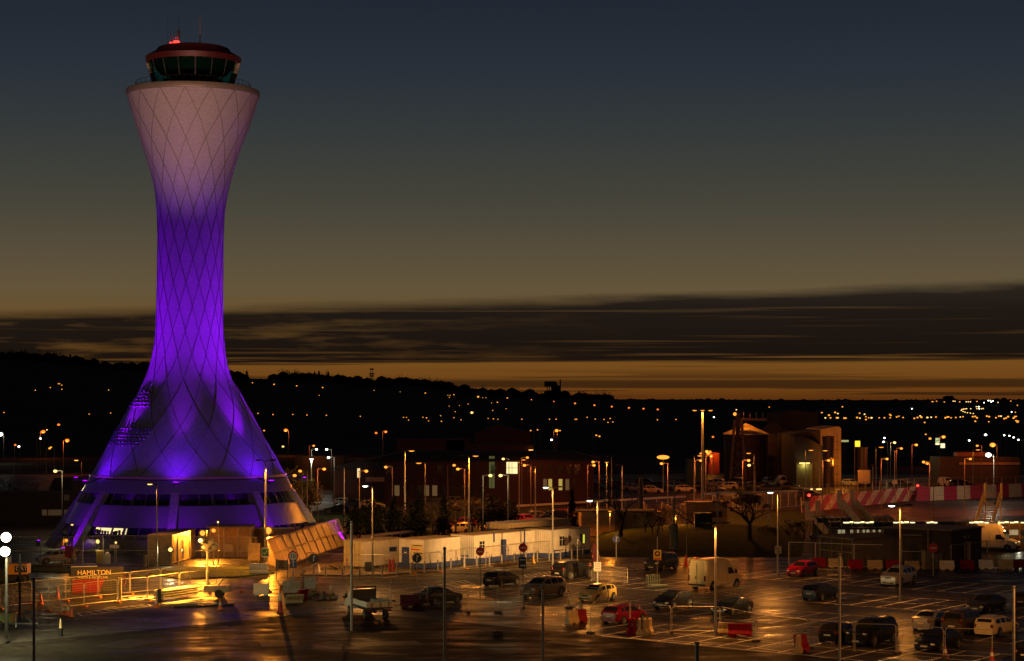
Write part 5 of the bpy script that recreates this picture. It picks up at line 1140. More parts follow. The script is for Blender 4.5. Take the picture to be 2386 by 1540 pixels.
# floodlights in the compound ---------------------------------------------------
def flood(label, px, py, Yd, kind, power, target, group='compound floodlights', r=.2, cone=150):
    m_, col = dict(o=(e_o, SOD), w=(e_w, WHT), y=(e_y, WARM))[kind]; q = P(px, py, Yd); t = thing('floodlight', label, 'floodlight', (q.x, q.y, 0), 0, group)
    o = MB().box((0, .12, q.z), (r*3, .16, r*2.4)).build('housing', dark, t); MB().ball((0, -.02, q.z), r, sy=.5).build('lens', m_, o, smooth=True)
    MB().tube((0, .2, 0), (0, .2, q.z), .05, n=6).build('pole', steel, t)
    if power: spot('flood_beam', (q.x, q.y-.3, q.z), target, power, col, cone, .5, .15)
flood('left orange floodlight on the generator housing roof', 472, 1242, 223, 'o', 11000, G(440, 1370), r=.30)
flood('right orange floodlight on the generator housing roof', 498, 1236, 224, 'o', 9000, G(520, 1370), r=.30)
flood('bright orange floodlight on the compound wall beside the double lamp post', 625, 1236, 216, 'o', 5200, G(610, 1345), r=.34, cone=110)
flood('white floodlight at the foot of the left raking column', 227.7, 1262, 216, 'y', 260, G(240, 1320), r=.2)
flood('small white lamp behind the compound gate', 270, 1264, 217, 'y', 60, G(270, 1320), r=.12)
flood('round warm white lamp right of the gate', 397, 1280.6, 213.5, 'y', 500, G(380, 1330), r=.22)
flood('tiny warm white lamp on the tan container wall', 424, 1281.5, 212.5, 'y', 80, G(424, 1330), r=.11)
flood('faint orange lamp left of the compound gate', 155, 1259, 214, 'o', 160, G(155, 1320), r=.16)
flood('tiny white lamp on the base wall of the tower', 508, 1216.6, 214, 'y', 0, None, r=.10)
for x, y, lb_ in ((780, 1236, 'tiny white lamp on the roof of the canted annexe'), (757, 1234, 'second tiny white lamp beside the canted annexe roof'), (735, 1208, 'third tiny pale lamp above the annexe')):
    pass
for px, py, lb_ in ((168, 1224, 'short bollard light left of the tower base'), (227, 1232, 'taller bollard light at the left raking column')):
    q = P(px, py, 217); t = thing('bollard_light', lb_, 'bollard light', (q.x, q.y, 0), 0, 'bollard lights at the tower base'); MB().tube((0, 0, 0), (0, 0, q.z), .12, n=8).build('post', dark, t); MB().ball((0, 0, q.z+.05), .14, sz=.5).build('lens', e_y, t)
# mobile lighting towers ----------------------------------------------------------
def light_tower(label, base, top, lampspec, trailer=True, light=None, mast_m=None):
    g = G(*base); H = CAMH-(top-HOR)/FD*g.y; t = thing('lighting_tower', label, 'lighting tower', g)
    MB().tube((0, 0, .4), (0, 0, H*.55), .13, n=8).tube((0, 0, H*.5), (0, 0, H), .09, n=8).build('mast', mast_m or pole_m, t, smooth=2)
    for dx, dz, m_ in lampspec:
        o = MB().box((dx, 0, H+dz), (.55, .35, .5), ry=.4 if dx < 0 else -.4).build('lamp_housing', dark, t)
        if m_: MB().ball((dx*1.12, -.2, H+dz-.03), .36 if m_ is e_w else .2, 12, 8, sz=.95).build('lens', m_, o, smooth=True)
    MB().bar((min(q[0] for q in lampspec), 0, H-.05), (max(q[0] for q in lampspec), 0, H-.05), .08).build('crossarm', dark, t)
    if trailer:
        MB().box((.9, 0, .75), (2.2, 1.3, .55)).build('generator_box', mat('trailer_body', (.25, .2, .12), .5), t); MB().bar((-1.8, 0, .5), (1.8, 0, .45), .1).bar((-1.2, -.9, .35), (0, 0, .8), .08).build('tow_frame', steel, t)
        for s in (-.75, .6):
            MB().tube((1.1, s, .36), (1.1, s+.18, .36), .36, n=16).build('wheel', rubber, t)
        MB().tube((-1.7, 0, 0), (-1.7, 0, .55), .04, n=6).tube((.9, -.2, .9), (1.6, -.4, 1.8), .05, n=6).build('jack', steel, t)
    return t, g, H
t, g, H = light_tower('glowing yellow mobile lighting tower with a tilted lamp cluster in the compound', (483, 1391), 1281, [(-.5, .85, e_y), (-.12, .3, None), (.38, .62, None), (.68, .3, None)])
spot('tower_lamp_beam', (g.x-.5, g.y-.5, H+.9), (g.x-4.5, g.y-.5, 0), 27000, (1, .36, .03), 125, .6, .2)
point('tower_lamp_glow', (g.x-.2, g.y-1.3, H+.2), 300, (1, .36, .03), .3)
t, g, H = light_tower('mobile lighting tower with two blinding white lamps at the left edge', (15, 1500), 1292, [(.02, 1.25, e_w), (-.05, .25, e_w)], trailer=False, mast_m=dark)
point('white_tower_light', (g.x+.2, g.y-1.6, H+.8), 8500, (1, .86, .42), .3)
tt = thing('lighting_trailer', 'small generator trailer with stabiliser arms at the left edge', 'trailer', G(12, 1462))
MB().box((-.2, 0, .75), (1.6, 1.2, .7)).build('generator_box', mat('trailer_green', (.2, .25, .08), .5), tt); MB().tube((1.1, 0, .5), (1.1, 0, 5.5), .09, n=8).build('folded_mast', dark, tt)
MB().bar((-1.2, 0, .3), (2.6, -.4, .35), .12).bar((.9, .5, 1.3), (2.2, -.4, .35), .1).bar((.9, -.5, 1.3), (1.1, -1.2, .1), .08).build('stabiliser_arm', steel, tt)
MB().tube((-.3, -.8, .3), (-.3, -.65, .3), .3, n=12).build('wheel', rubber, tt)
for px, b, tp, r, lb_ in ((79, 1604, 1345, .085, 'plain steel post standing at the lower left'), (819.3, 1470, 1214, .10, 'plain tall steel post in front of the tipper truck'), (1036, 1590, 1274, .085, 'tall steel post left of centre reaching below the frame'),
    (1265, 1590, 1366, .09, 'short thick steel post below the bronze SUV'), (1624, 1625, 1495, .12, 'stubby steel post at the bottom edge'), (1956.5, 1570, 1289, .085, 'tall steel post left of the big black off-roader'), (2362, 1600, 1365, .09, 'tall steel post beside the cream estate at the right')):
    g = G(px, b); H = CAMH-(tp-HOR)/FD*g.y; t = thing('steel_post', lb_, 'post', g, 0, 'plain steel camera posts'); MB().tube((0, 0, 0), (0, 0, H), r, r*.9, 10).build('post', pole_m, t, smooth=2); MB().box((0, 0, H*.985), (r*2.3, r*2.3, .08)).build('cap', dark, t)
# a tall slim floodlight mast with a small twin lamp, and its dark neighbours
for px, b, tp, r, lb_ in ((1493, 1240, 1112, .42, 'thick dark pole behind the bare shrubs'), (1571, 1290, 1120, .14, 'grey-green mast on a broad round base on the mound'), (1600, 1318, 1090, .05, 'very thin dark mast right of the grey-green one')):
    g = G(px, b); H = CAMH-(tp-HOR)/FD*g.y; t = thing('mast_pole', lb_, 'pole', g); MB().tube((0, 0, 0), (0, 0, H), r, r*.6, 10).build('pole', dark if r > .2 else mat('mast_greygreen', (.10, .12, .08), .6), t, smooth=2)
    if r == .14: MB().tube((0, 0, 0), (0, 0, 3.4), .5, .42, 12).build('base_casing', mat('mast_greygreen', (.10, .12, .08), .6), t, smooth=2)

# floodlight mast of the car park just outside the right side of the frame, turned to the site cabins
t = thing('floodlight_mast', 'floodlight mast turned to the site cabins, beside the car park', 'floodlight', (36, 118, 0))
MB().tube((0, 0, 0), (0, 0, 9), .14, .09, 8).build('mast', pole_m, t); MB().box((-.2, .2, 9), (.7, .3, .5), rz=.5).build('lamp_housing', dark, t)
spot('cabin_flood', (35.6, 118.6, 9), (-1, 214, 1.8), 640000, (1, .52, .16), 13, .8, .2)
spot('car_park_flood', (35.6, 118.6, 9.2), (6, 180, 0), 9500, (1, .36, .07), 135, .9, .2)

lamp_post('low orange lamp among the bare shrubs before the white sheeting', (1574, 1247), 1202, [(0, e_o)], power=800, col=SOD, r=.05, hl=.6)
lamp_post('low orange lamp at the roof edge of the orange lit store', (1421, 1256), 1192, [(0, e_o)], power=900, col=SOD, r=.05, hl=.6)
q = P(2470, 1060, 225); t = thing('floodlight_mast', 'added apron floodlight mast just beyond the right edge', 'floodlight', (q.x, 225, 0)); MB().tube((0, 0, 0), (0, 0, 11), .12, .08, 8).build('mast', pole_m, t); MB().box((-.2, 0, 11), (.6, .3, .4)).build('lamp_housing', dark, t)  # unseen mast added to put orange light on the stairs and van
spot('added_apron_light', (q.x-.5, 225, 10.8), (P(2290, 0, 245).x, 247, 3), 17000, SOD, 60, .8, .2)

q = P(2455, 1060, 305); t = thing('floodlight_mast', 'second added apron floodlight mast beyond the right edge, turned to the striped fence', 'floodlight', (q.x, 300, 0)); MB().tube((0, 0, 0), (0, 0, 11), .12, .08, 8).build('mast', pole_m, t); MB().box((-.2, 0, 11), (.6, .3, .4)).build('lamp_housing', dark, t)  # another unseen mast, added to light the front of the striped fence
spot('added_fence_light', (q.x-.7, 300.6, 10.8), (P(2080, 0, 340).x, 335, 1), 19000, SODR, 90, .8, .2)
# ---------------------------------------------------------------- markings, kerbs, verges
def strip(mb, a, b, w=.11, z=.004):
    a = Vector(a); b = Vector(b); d = (b-a); d.z = 0
    if d.length < .05: return
    n = Vector((-d.y, d.x, 0)).normalized()*w/2; up = Vector((0, 0, z))
    mb.add([a-n+up, b-n+up, b+n+up, a+n+up], [(0, 1, 2, 3)])
O_ = G(2105.2, 1419.5); Av = Vector((.75, -.66, 0)); Bv = Vector((.57, .82, 0))
def gp(a, b): return O_+Av*a+Bv*b
def px_of(v): return CX+v.x/v.y*FD, HOR+CAMH*FD/v.y
lm1 = MB()
for k, mn in ((2, 1500), (1, 1225), (0, 1190), (-1, 905), (-2, 1372)):
    b0 = 16.2*k+(1 if k == -2 else 0); dep = 9.4; xs = []
    for i in range(-40, 40):
        a = 2.55*i+(.9 if k % 2 else 0); p, q = gp(a, b0), gp(a, b0+dep)
        if p.y < 60: continue
        x1, y1 = px_of(p); x2, y2 = px_of(q)
        if x1 < mn or x2 < mn or x1 > 2500 or y2 < 1326: continue
        xs.append(a)
        strip(lm1, p, q, .13)
    if xs:
        for db in (0, dep/2, dep): strip(lm1, gp(min(xs), b0+db), gp(max(xs), b0+db), .11, .0045)
for a, b in (((1375, 1483), (1700, 1500)), ((1700, 1500), (2030, 1548)), ((1530, 1500), (1700, 1503))): strip(lm1, G(*a), G(*b), .10, .005)
o = lm1.build('bay_markings', line_m); o['kind'] = 'structure'
lm2 = MB()
def hatch(p0, p1, p2, p3, n):          # corner columns/rows: two long sides p0-p1 and p3-p2
    a, b, c, d = [G(*p) for p in (p0, p1, p2, p3)]
    strip(lm2, a, b); strip(lm2, d, c); strip(lm2, b, c); strip(lm2, a, d)
    for i in range(1, n): strip(lm2, a.lerp(b, i/n), d.lerp(c, min(1, (i+.6)/n)))
hatch((1218, 1340), (1290, 1331), (1296, 1338), (1232, 1345), 6); hatch((1405, 1319), (1500, 1313), (1535, 1322), (1440, 1330), 7); hatch((990, 1368), (1080, 1352), (1110, 1364), (1010, 1378), 6)
hatch((2160, 1340), (2386, 1336), (2400, 1343), (2215, 1346), 9); hatch((180, 1428), (343, 1407), (352, 1412), (192, 1436), 8)
for a, b in (((1030, 1345), (1080, 1339)), ((1210, 1326), (1265, 1321)), ((1330, 1303), (1420, 1307)), ((10, 1390), (120, 1383)), ((60, 1402), (140, 1396)), ((560, 1385), (640, 1380)), ((600, 1362), (660, 1356)), ((520, 1396), (700, 1402)), ((620, 1352), (660, 1350)), ((196, 1406), (300, 1396)), ((240, 1418), (270, 1413))): strip(lm2, G(*a), G(*b), .14)
c_ = G(335, 1392)
for r0_, r1_ in ((1.9, 2.3), (.7, 1.3)): 
    n = 28
    lm2.add([(c_.x+r*math.cos(2*PI*i/n), c_.y+r*math.sin(2*PI*i/n), .005) for r in (r0_, r1_) for i in range(n)], [(i, (i+1) % n, n+(i+1) % n, n+i) for i in range(n)])
o = lm2.build('road_markings', line_m); o['kind'] = 'structure'
lm3 = MB()
pts = [(725, 1345), (810, 1347), (900, 1345), (990, 1338), (1080, 1331), (1180, 1322), (1290, 1312), (1372, 1303)]
for a, b in zip(pts, pts[1:]): strip(lm3, G(*a), G(*b), .16, .006)
o = lm3.build('yellow_kerb_line', line_y); o['kind'] = 'structure'
pave = mat('pavement_concrete', (.12, .10, .08), .8, 0, .3, 1.2, spec=.15, bump=.2); kerb_m = mat('kerb_stone', (.22, .19, .15), .8, 0, .2, 2)
def slab(name, pts, z0, z1, m, edge=None):
    mb = MB().prism([(q.x, q.y, z0) for q in gpoly(pts)], (0, 0, z1-z0)); o = mb.build(name, m); o['kind'] = 'structure'; return o
slab('pavement', [(700, 1341), (810, 1343), (900, 1341), (990, 1334), (1080, 1327), (1180, 1318), (1290, 1308), (1378, 1299), (1378, 1292), (1270, 1285), (1050, 1300), (850, 1300), (760, 1318)], -.02, .12, pave)
slab('grass_verge', [(60, 1322), (60, 1331), (165, 1336), (165, 1328)], -.02, .10, mat('verge_grass', (.05, .07, .02), .95, 0, .5, 2, spec=.05))
slab('grass_verge', [(345, 1338), (370, 1328), (420, 1324), (560, 1322), (620, 1327), (640, 1337), (560, 1345), (420, 1350)], -.02, .12, mat('verge_grass', (.05, .07, .02), .95, 0, .5, 2, spec=.05))
# dark grassy mound under the bare trees
mb = MB(); n = 26; m_ = 7; random.seed(3)
for j in range(m_+1):
    for i in range(n+1):
        px = 1385+(1880-1385)*i/n; f = j/m_; base = G(px, 1303-20*math.sin(0)); far_ = G(px, 1248)
        p = base.lerp(far_, f); hgt = 1.5*math.sin(PI*min(1, f*1.15)/2 if f < .87 else PI/2)*max(0, math.sin(PI*i/n))**.5
        mb.v.append((p.x, p.y, .0+hgt+random.uniform(-.05, .05)-(.3 if i in (0, n) or j == 0 else 0)))
mb.f += [(j*(n+1)+i, j*(n+1)+i+1, (j+1)*(n+1)+i+1, (j+1)*(n+1)+i) for j in range(m_) for i in range(n)]
mound = mb.build('grass_mound', grass_m, smooth=True); mound['kind'] = 'structure'
far_road = MB()
o = sheet('grass_field', [(P(700, 0, 400).x, 262), (P(1390, 0, 300).x*1.0, 270), (P(1900, 0, 300).x, 268), (P(1860, 0, 330).x, 330), (P(780, 0, 330).x, 330)], .005, grass_m)
o = sheet('upper_car_park', [(-110, 372), (100, 372), (95, 322), (-90, 322)], .012, asph3)
# ---------------------------------------------------------------- fences
fence_m = mat('fence_tube', (.36, .34, .31), .45, .3, .15, 5); wire_m = mat('fence_wire', (.22, .21, .19), .5, .3, .1)
foot_m = mat('orange_fence_foot', (.50, .14, .03), .7); foot_d = mat('dark_fence_foot', (.04, .035, .03), .8)
def heras(p0, p1, label, group, foot=foot_m, H_=2.0, wires=True, lean=0):
    a, b = G(*p0), G(*p1); d = b-a; L_ = d.length; rz = math.atan2(d.y, d.x)
    t = thing('temporary_fence_panel', label, 'fence panel', a, rz, group); r = .024; x0, x1 = .06, L_-.06; c = .22
    fr = MB().tube((x0, 0, .05), (x0, 0, H_-c), r, n=5).tube((x1, 0, .05), (x1, 0, H_-c), r, n=5)
    for s, xx in ((1, x0), (-1, x1)):
        fr.path([(xx+s*c*(1-math.cos(q)), 0, H_-c+c*math.sin(q)) for q in (0, PI/6, PI/3, PI/2)], r, 5)
    fr.tube((x0+c, 0, H_), (x1-c, 0, H_), r, n=5).tube((x0, 0, .22), (x1, 0, .22), r, n=5).build('frame', fence_m, t)
    if wires:
        w = MB()
        k = 0
        for z in [.4+.2*i for i in range(8)]: w.bar((x0, 0, z), (x1, 0, z), .008)
        for i in range(int(L_/.16)): w.bar((x0+.16*i, 0, .22), (x0+.16*i, 0, H_-.02), .005)
        w.build('wire_mesh', wire_m, t)
    for x in (x0,): MB().box((x, 0, .07), (.24, .62, .14)).build('foot_block', foot, t)
    MB().box((x0, 0, H_*.72), (.14, .08, .06)).build('clamp', dark, t)
    return t
def run(chain, labf, group, foot=foot_m, **k):
    for i, (a, b) in enumerate(zip(chain, chain[1:])): heras(a, b, labf(i, a, b), group, foot, **k)
ords = ['first', 'second', 'third', 'fourth', 'fifth', 'sixth', 'seventh', 'eighth', 'ninth', 'tenth', 'eleventh', 'twelfth', 'thirteenth', 'fourteenth']
run([(0, 1420), (75, 1410), (153.7, 1401.4), (228.5, 1393), (303, 1386), (374, 1377.8), (443, 1371), (506, 1364)], lambda i, a, b: ords[i]+' panel from the left in the back row of glowing orange-lit temporary fencing', 'back row of temporary fence panels')
run([(111, 1424), (196, 1414), (274, 1405.5), (344, 1398.6), (418, 1387.5), (487, 1381), (561, 1379), (627, 1378)], lambda i, a, b: ords[i]+' panel from the left in the front row of orange-lit temporary fencing', 'front row of temporary fence panels')
run([(-40, 1432), (32, 1430), (143, 1433)], lambda i, a, b: ['temporary fence panel cut off by the left edge', 'pale temporary fence panel with a red and white bar, beside the small cones'][i], 'pale temporary fence panels at the left')
heras((143, 1433), (113, 1402), 'temporary fence panel running back from the pale one at the left', 'pale temporary fence panels at the left')
for a, b, lb_ in (((0, 1413), (75, 1405), 'red and white striped rail on the fence at the left edge'), ((32, 1405), (143, 1407), 'red and white striped rail on the pale fence panel')):
    g = G(a[0], 1430); q = G(b[0], 1432); MBx = MB().bar((g.x, g.y-.1, 1.0), (q.x, q.y-.1, 1.0), .05, .1); o = MBx.build('striped_rail', mat('rail_pink_white', (.6, .3, .26), .5, 0, .4, 3)); tagit(o, lb_, 'rail', 'striped rails')
heras((627, 1380), (707, 1377), 'temporary fence panel beside the speed limit sign', 'fence panels around the signs')
heras((707, 1377), (741, 1362), 'folded back temporary fence panel left of the black round sign', 'fence panels around the signs', foot_d)
heras((705, 1383), (742, 1388), 'temporary fence panel carrying a blank grey board', 'fence panels around the signs', foot_d)
run([(713, 1334), (808, 1339), (898, 1340), (963, 1337), (1031, 1334), (1083, 1326), (1133, 1320), (1184, 1314), (1244, 1308), (1300, 1302), (1352, 1297)], lambda i, a, b: ords[i]+' temporary fence panel from the left along the front of the cabins', 'temporary fence panels before the cabins', foot_m)
run([(806, 1392), (911, 1402), (996, 1418), (1079, 1430)], lambda i, a, b: ['dark temporary fence panel behind the tipper truck', 'dark temporary fence panel between the truck and the black saloon', 'dark temporary fence panel in front of the black saloon'][i], 'dark fence panels by the truck', foot_d)
run([(1090, 1429), (1160, 1428), (1219, 1418), (1324, 1418)], lambda i, a, b: ['temporary fence panel in front of the black hatchback', 'short temporary fence panel right of the black hatchback', 'temporary fence panel in front of the bronze SUV'][i], 'fence panels before the parked cars', foot_d)
run([(1324, 1418), (1418, 1432), (1375, 1476)], lambda i, a, b: ['temporary fence panel in front of the cream hatchback', 'temporary fence panel left of the red hatchback'][i], 'fence panels before the parked cars', foot_d)
run([(1375, 1476), (1468, 1460), (1563.7, 1476), (1678.6, 1477), (1760.4, 1495.5), (1884, 1512), (1990, 1522), (2090, 1524.5), (2200, 1533), (2314, 1538)],
    lambda i, a, b: ['temporary fence panel across the red hatchback', 'temporary fence panel right of the red hatchback', 'temporary fence panel below the black hatchback', 'temporary fence panel left foot of which stands by the bright lamp post', 'temporary fence panel above the toppled red barrier', 'temporary fence panel left of the black off-roader',
    'temporary fence panel across the black off-roader', 'temporary fence panel below the black saloon', 'temporary fence panel near the bottom right corner'][i], 'fence panels along the near side of the car park', foot_d, wires=False)
# perimeter fence of the compound
def mesh_fence(name, label, chain, H_, m=wire_m, mid=True, gap=.14, cat='fence'):
    t = thing(name, label, cat); pm = fence_m
    for a, b in zip(chain, chain[1:]):
        a, b = G(*a), G(*b); n = max(1, int((b-a).length/3)); 
        for i in range(n):
            p, q = a.lerp(b, i/n), a.lerp(b, (i+1)/n)
            MB().bar(p, p+Vector((0, 0, H_)), .10).build('post', pm, t)
        up = lambda z: Vector((0, 0, z))
        for z in ((.1, H_*.5, H_-.03) if mid else (.1, H_-.03)): MB().bar(a+up(z), b+up(z), .06).build('rail', pm, t)
        w = MB(); k = 0; L_ = (b-a).length
        while k*gap < L_: p = a.lerp(b, k*gap/L_); w.bar(p+up(.1), p+up(H_), .018); k += 1
        z = .3
        while z < H_: w.bar(a+up(z), b+up(z), .014); z += gap*1.5
        w.build('wire_mesh', m, t)
    return t
mesh_fence('compound_fence', 'tall grey mesh fence of the tower compound left of the gate', [(148, 1318), (193, 1316), (238, 1315)], 3.0, mat('mesh_tan', (.30, .26, .20), .5, .2), cat='fence')
gt_ = mesh_fence('compound_gate', 'tall sliding mesh gate with cross braces in front of the tower', [(240, 1316), (345, 1318)], 3.1, cat='gate')
g0, g1 = G(345, 1318), G(405, 1317)
MB().bar(g0+Vector((0, 0, 2.9)), g1+Vector((0, 0, .3)), .06).build('brace', fence_m, gt_)
mesh_fence('compound_fence', 'tall mesh fence across the tan container and generator', [(346, 1318), (415, 1317), (497, 1317), (600, 1319)], 3.0, cat='fence')
mesh_fence('boundary_fence', 'dim mesh fence on the verge at the far left, behind the grey car', [(-10, 1318), (95, 1317), (148, 1318)], 3.0, cat='fence')
t = thing('red_notice', 'small red notice tied to the mesh fence left of the gate', 'notice', G(161, 1318.6)); MB().box((0, -.1, 1.5), (.85, .04, 1.15)).build('board', mat('notice_red', (.28, .02, .04), .6, 0, .4, 2), t)
t = thing('red_notice', 'yellow strip notice beside the small red one on the fence', 'notice', G(175.5, 1318.6)); MB().box((0, -.1, 1.4), (.18, .04, .7)).build('board', mat('notice_yellow', (.6, .4, .03), .6, 0, .4, 2), t)
mesh_fence('palisade_fence', 'dark chain-link fence in front of the corrugated shed', [(1838, 1316), (1900, 1318), (1990, 1322), (2060, 1324)], 2.4, mat('dim_wire', (.10, .09, .06), .6), mid=False, gap=.3)
mesh_fence('security_gate', 'thin steel gate between the shed and the brick hut', [(2100, 1323), (2148, 1324)], 3.4, mat('dim_wire', (.10, .09, .06), .6), gap=.6, cat='gate')
mesh_fence('security_fence', 'dark fence with braced posts in front of the white van', [(2216, 1322), (2300, 1310), (2400, 1316)], 2.3, mat('dim_wire', (.10, .09, .06), .6), mid=False, gap=.4)
mesh_fence('airside_fence', 'long dim fence along the far road behind the bare tree', [(1660, 1190), (1800, 1186), (1890, 1176)], 2.4, mat('dim_wire', (.10, .09, .06), .6), mid=False, gap=.5)
mesh_fence('airside_fence', 'long dim fence running right behind the striped fence', [(1890, 1160), (2130, 1140), (2400, 1136)], 2.2, mat('dim_wire', (.10, .09, .06), .6), mid=False, gap=.6)
def rail_guard(label, chain, z=.7):
    t = thing('crash_barrier', label, 'crash barrier')
    for a, b in zip(chain, chain[1:]):
        a, b = G(*a), G(*b); MB().bar(a+Vector((0, 0, z)), b+Vector((0, 0, z)), .08, .32).build('rail', mat('barrier_steel', (.45, .40, .34), .4, .5, .2), t)
        n = max(2, int((b-a).length/4))
        for i in range(n+1): p = a.lerp(b, i/n); MB().bar(p, p+Vector((0, 0, z)), .1).build('post', steel, t)
rail_guard('steel crash barrier above the roof of the cream shipping container', [(843, 1268), (1017, 1248)], .9)
rail_guard('crash barrier along the far road in front of the offices', [(1205, 1189), (1330, 1182), (1420, 1176), (1600, 1166)])
rail_guard('long crash barrier below the right hand car rows', [(1640, 1160), (1860, 1152)])
# bollards
bol = [(759, 1343), (798.5, 1344), (838, 1345.4), (891, 1343), (924.5, 1342.7), (957, 1336), (989, 1333.5), (1020, 1330), (1050.6, 1326.6), (1081, 1323.3), (1110.7, 1321), (1140.4, 1319.5), (1168.9, 1317.2), (1197.3, 1315), (1225, 1312), (1252, 1309.6), (1279.7, 1307), (1305.8, 1305), (1332, 1302.8), (1358, 1300.5)]
def words_at(px):
    return 'the cream container' if px < 930 else 'the blue door cabin' if px < 1060 else 'the long floodlit cabin' if px < 1245 else 'the two right cabins'
cnt = {}
proto = None
bm_ = mat('bollard_grey', (.28, .26, .23), .6, .1, .15)
for px, py in bol:
    w = words_at(px); cnt[w] = cnt.get(w, 0)+1
    t = MB().tube((0, 0, 0), (0, 0, 1.15), .085, .08, 8).tube((0, 0, 1.15), (0, 0, 1.2), .06, .02, 8).build('bollard', bm_, loc=G(px, py+1.5), smooth=2)
    tagit(t, '%s grey bollard from the left along the kerb before %s' % (ords[cnt[w]-1], w), 'bollard', 'bollards along the kerb')
for px, py, h, lb_ in ((279, 1398, 1.9, 'thin orange post left of the glowing lighting tower'), (362, 1318, 1.5, 'timber gate post right of the compound gate'), (338, 1320, 1.2, 'short square post in front of the compound gate')):
    o = MB().box((0, 0, h/2), (.28, .28, h)).build('timber_post', mat('timber_post', (.30, .22, .13), .8), loc=G(px, py)); tagit(o, lb_, 'post', 'compound posts')
# ---------------------------------------------------------------- plastic barriers
pl_r = mat('plastic_red', (.22, .002, .018), .6, 0, .25, 3, spec=.2); pl_c = mat('plastic_cream', (.45, .36, .20), .5, 0, .15, 3); pl_w = mat('plastic_white', (.75, .72, .62), .5, 0, .1, 3)
def barrier(px, py, m, label, w=1.0, h=1.0, rz=0, tilt=0, group='water filled barriers along the back of the car park', pos=None):
    rz += random.uniform(-5, 5)
    mb = MB(); a = w/2
    prof = [(-.24, .12), (-.24, .28), (-.10, .55), (-.08, h), (.08, h), (.10, .55), (.24, .28), (.24, .12)]
    mb.prism([(-a, y, z) for y, z in prof], (2*a, 0, 0))
    for s in (-1, 1): mb.box((s*a*.55, 0, .06), (a*.55, .46, .12))
    for i in range(4): mb.box((-a+2*a*(i+.5)/4, -.09, h*.72), (a*.14, .06, h*.5)); mb.box((-a+2*a*(i+.5)/4, .09, h*.72), (a*.14, .06, h*.5))
    mb.tube((a, 0, h*.5), (a+.09, 0, h*.5), .08, n=8)
    o = mb.build('plastic_barrier', m, loc=pos or G(px, py), rz=R(rz), smooth=False); o.rotation_euler = (R(tilt), 0, R(rz)); tagit(o, label, 'barrier', group); return o
bars = [(1909, 1321, pl_r, 'dark red barrier half hidden behind the bright red hatchback'), (1947, 1322.5, pl_c, 'cream barrier behind the leaning crowd barriers'), (1992.5, 1326, pl_r, 'red barrier in front of the corner of the corrugated shed'),
 (2038.5, 1327, pl_c, 'cream barrier left of the silver SUV'), (2081, 1326.6, pl_r, 'red barrier just behind the silver SUV roof'), (2125, 1328.8, pl_c, 'cream barrier right behind the tail of the silver SUV'),
 (2206, 1328, pl_w, 'whitest barrier, right of the no entry sign'), (2253, 1326.6, pl_r, 'red barrier below the orange hut door'), (2297, 1326, pl_w, 'tall white barrier below the white high roofed van'), (2342.6, 1326, pl_c, 'cream barrier second from the right edge'), (2378, 1324.6, pl_r, 'red barrier cut off by the right edge')]
for i, (x, y, m_, lb_) in enumerate(bars): barrier(x, y, m_, lb_, w=1.45, h=.95, rz=(0 if i != 6 else -4))
g2 = 'loose plastic barriers in the car park'
barrier(1333, 1454, pl_c, 'cream barrier at the left of a pair left of the red hatchback', w=1.1, group=g2, rz=40); barrier(1352, 1450, pl_r, 'red barrier at the right of a pair left of the red hatchback', w=1.0, group=g2, rz=30)
for i, (x, y, m_, lb_) in enumerate(((1467, 1479, pl_r, 'leftmost red barrier of the ribbed stack below the red hatchback'), (1478, 1479.5, pl_r, 'second red barrier of the ribbed stack below the red hatchback'), (1490, 1480, pl_c, 'first cream barrier of the ribbed stack below the red hatchback'), (1502, 1480, pl_c, 'second cream barrier of the ribbed stack below the red hatchback'), (1513, 1479, pl_c, 'rightmost cream barrier of the ribbed stack below the red hatchback'))): barrier(x, y, m_, lb_, w=1.2, group=g2, rz=82, h=1.2)
barrier(1693, 1482, pl_c, 'patchy cream barrier touching the foot of the bright lamp post', w=1.25, group=g2, rz=-8); barrier(1724, 1485, pl_r, 'red barrier beside the patchy cream one near the bright lamp post', w=1.7, group=g2, rz=-8, h=1.0)
barrier(1860, 1522, pl_c, 'cream barrier lying on end against a red one at the bottom right', w=1.0, group=g2, rz=75, h=1.2); barrier(1869, 1520, pl_r, 'red barrier leaning behind the cream one at the bottom right', w=1.0, group=g2, rz=30, tilt=-12, h=1.2)
barrier(955, 1414, mat('plastic_maroon', (.05, .002, .008), .6, 0, .2, 3, spec=.2), 'dull red barrier at the tail of the black saloon', w=1.6, group=g2, rz=-6)
barrier(603, 1338, pl_w, 'white barrier below the green tick sign', w=1.8, group=g2, h=1.1); barrier(609, 1386, pl_w, 'cream white barrier on the orange lit ground', w=1.35, group=g2)
barrier(683, 1404, pl_c, 'toppled cream barrier at the foot of the speed limit sign', w=1.5, group=g2, rz=20, tilt=50, h=1.1); barrier(700, 1398, pl_r, 'toppled dark red barrier behind the cream toppled one', w=1.4, group=g2, rz=60, tilt=20)
for x, lb_ in ((252, 'wider red barrier beyond the glowing fence right of the skip'), (281, 'narrower red barrier beyond the glowing fence right of the skip')): barrier(x, 1364, pl_r, lb_, w=.9 if x == 281 else 1.5, group=g2, h=1.1)
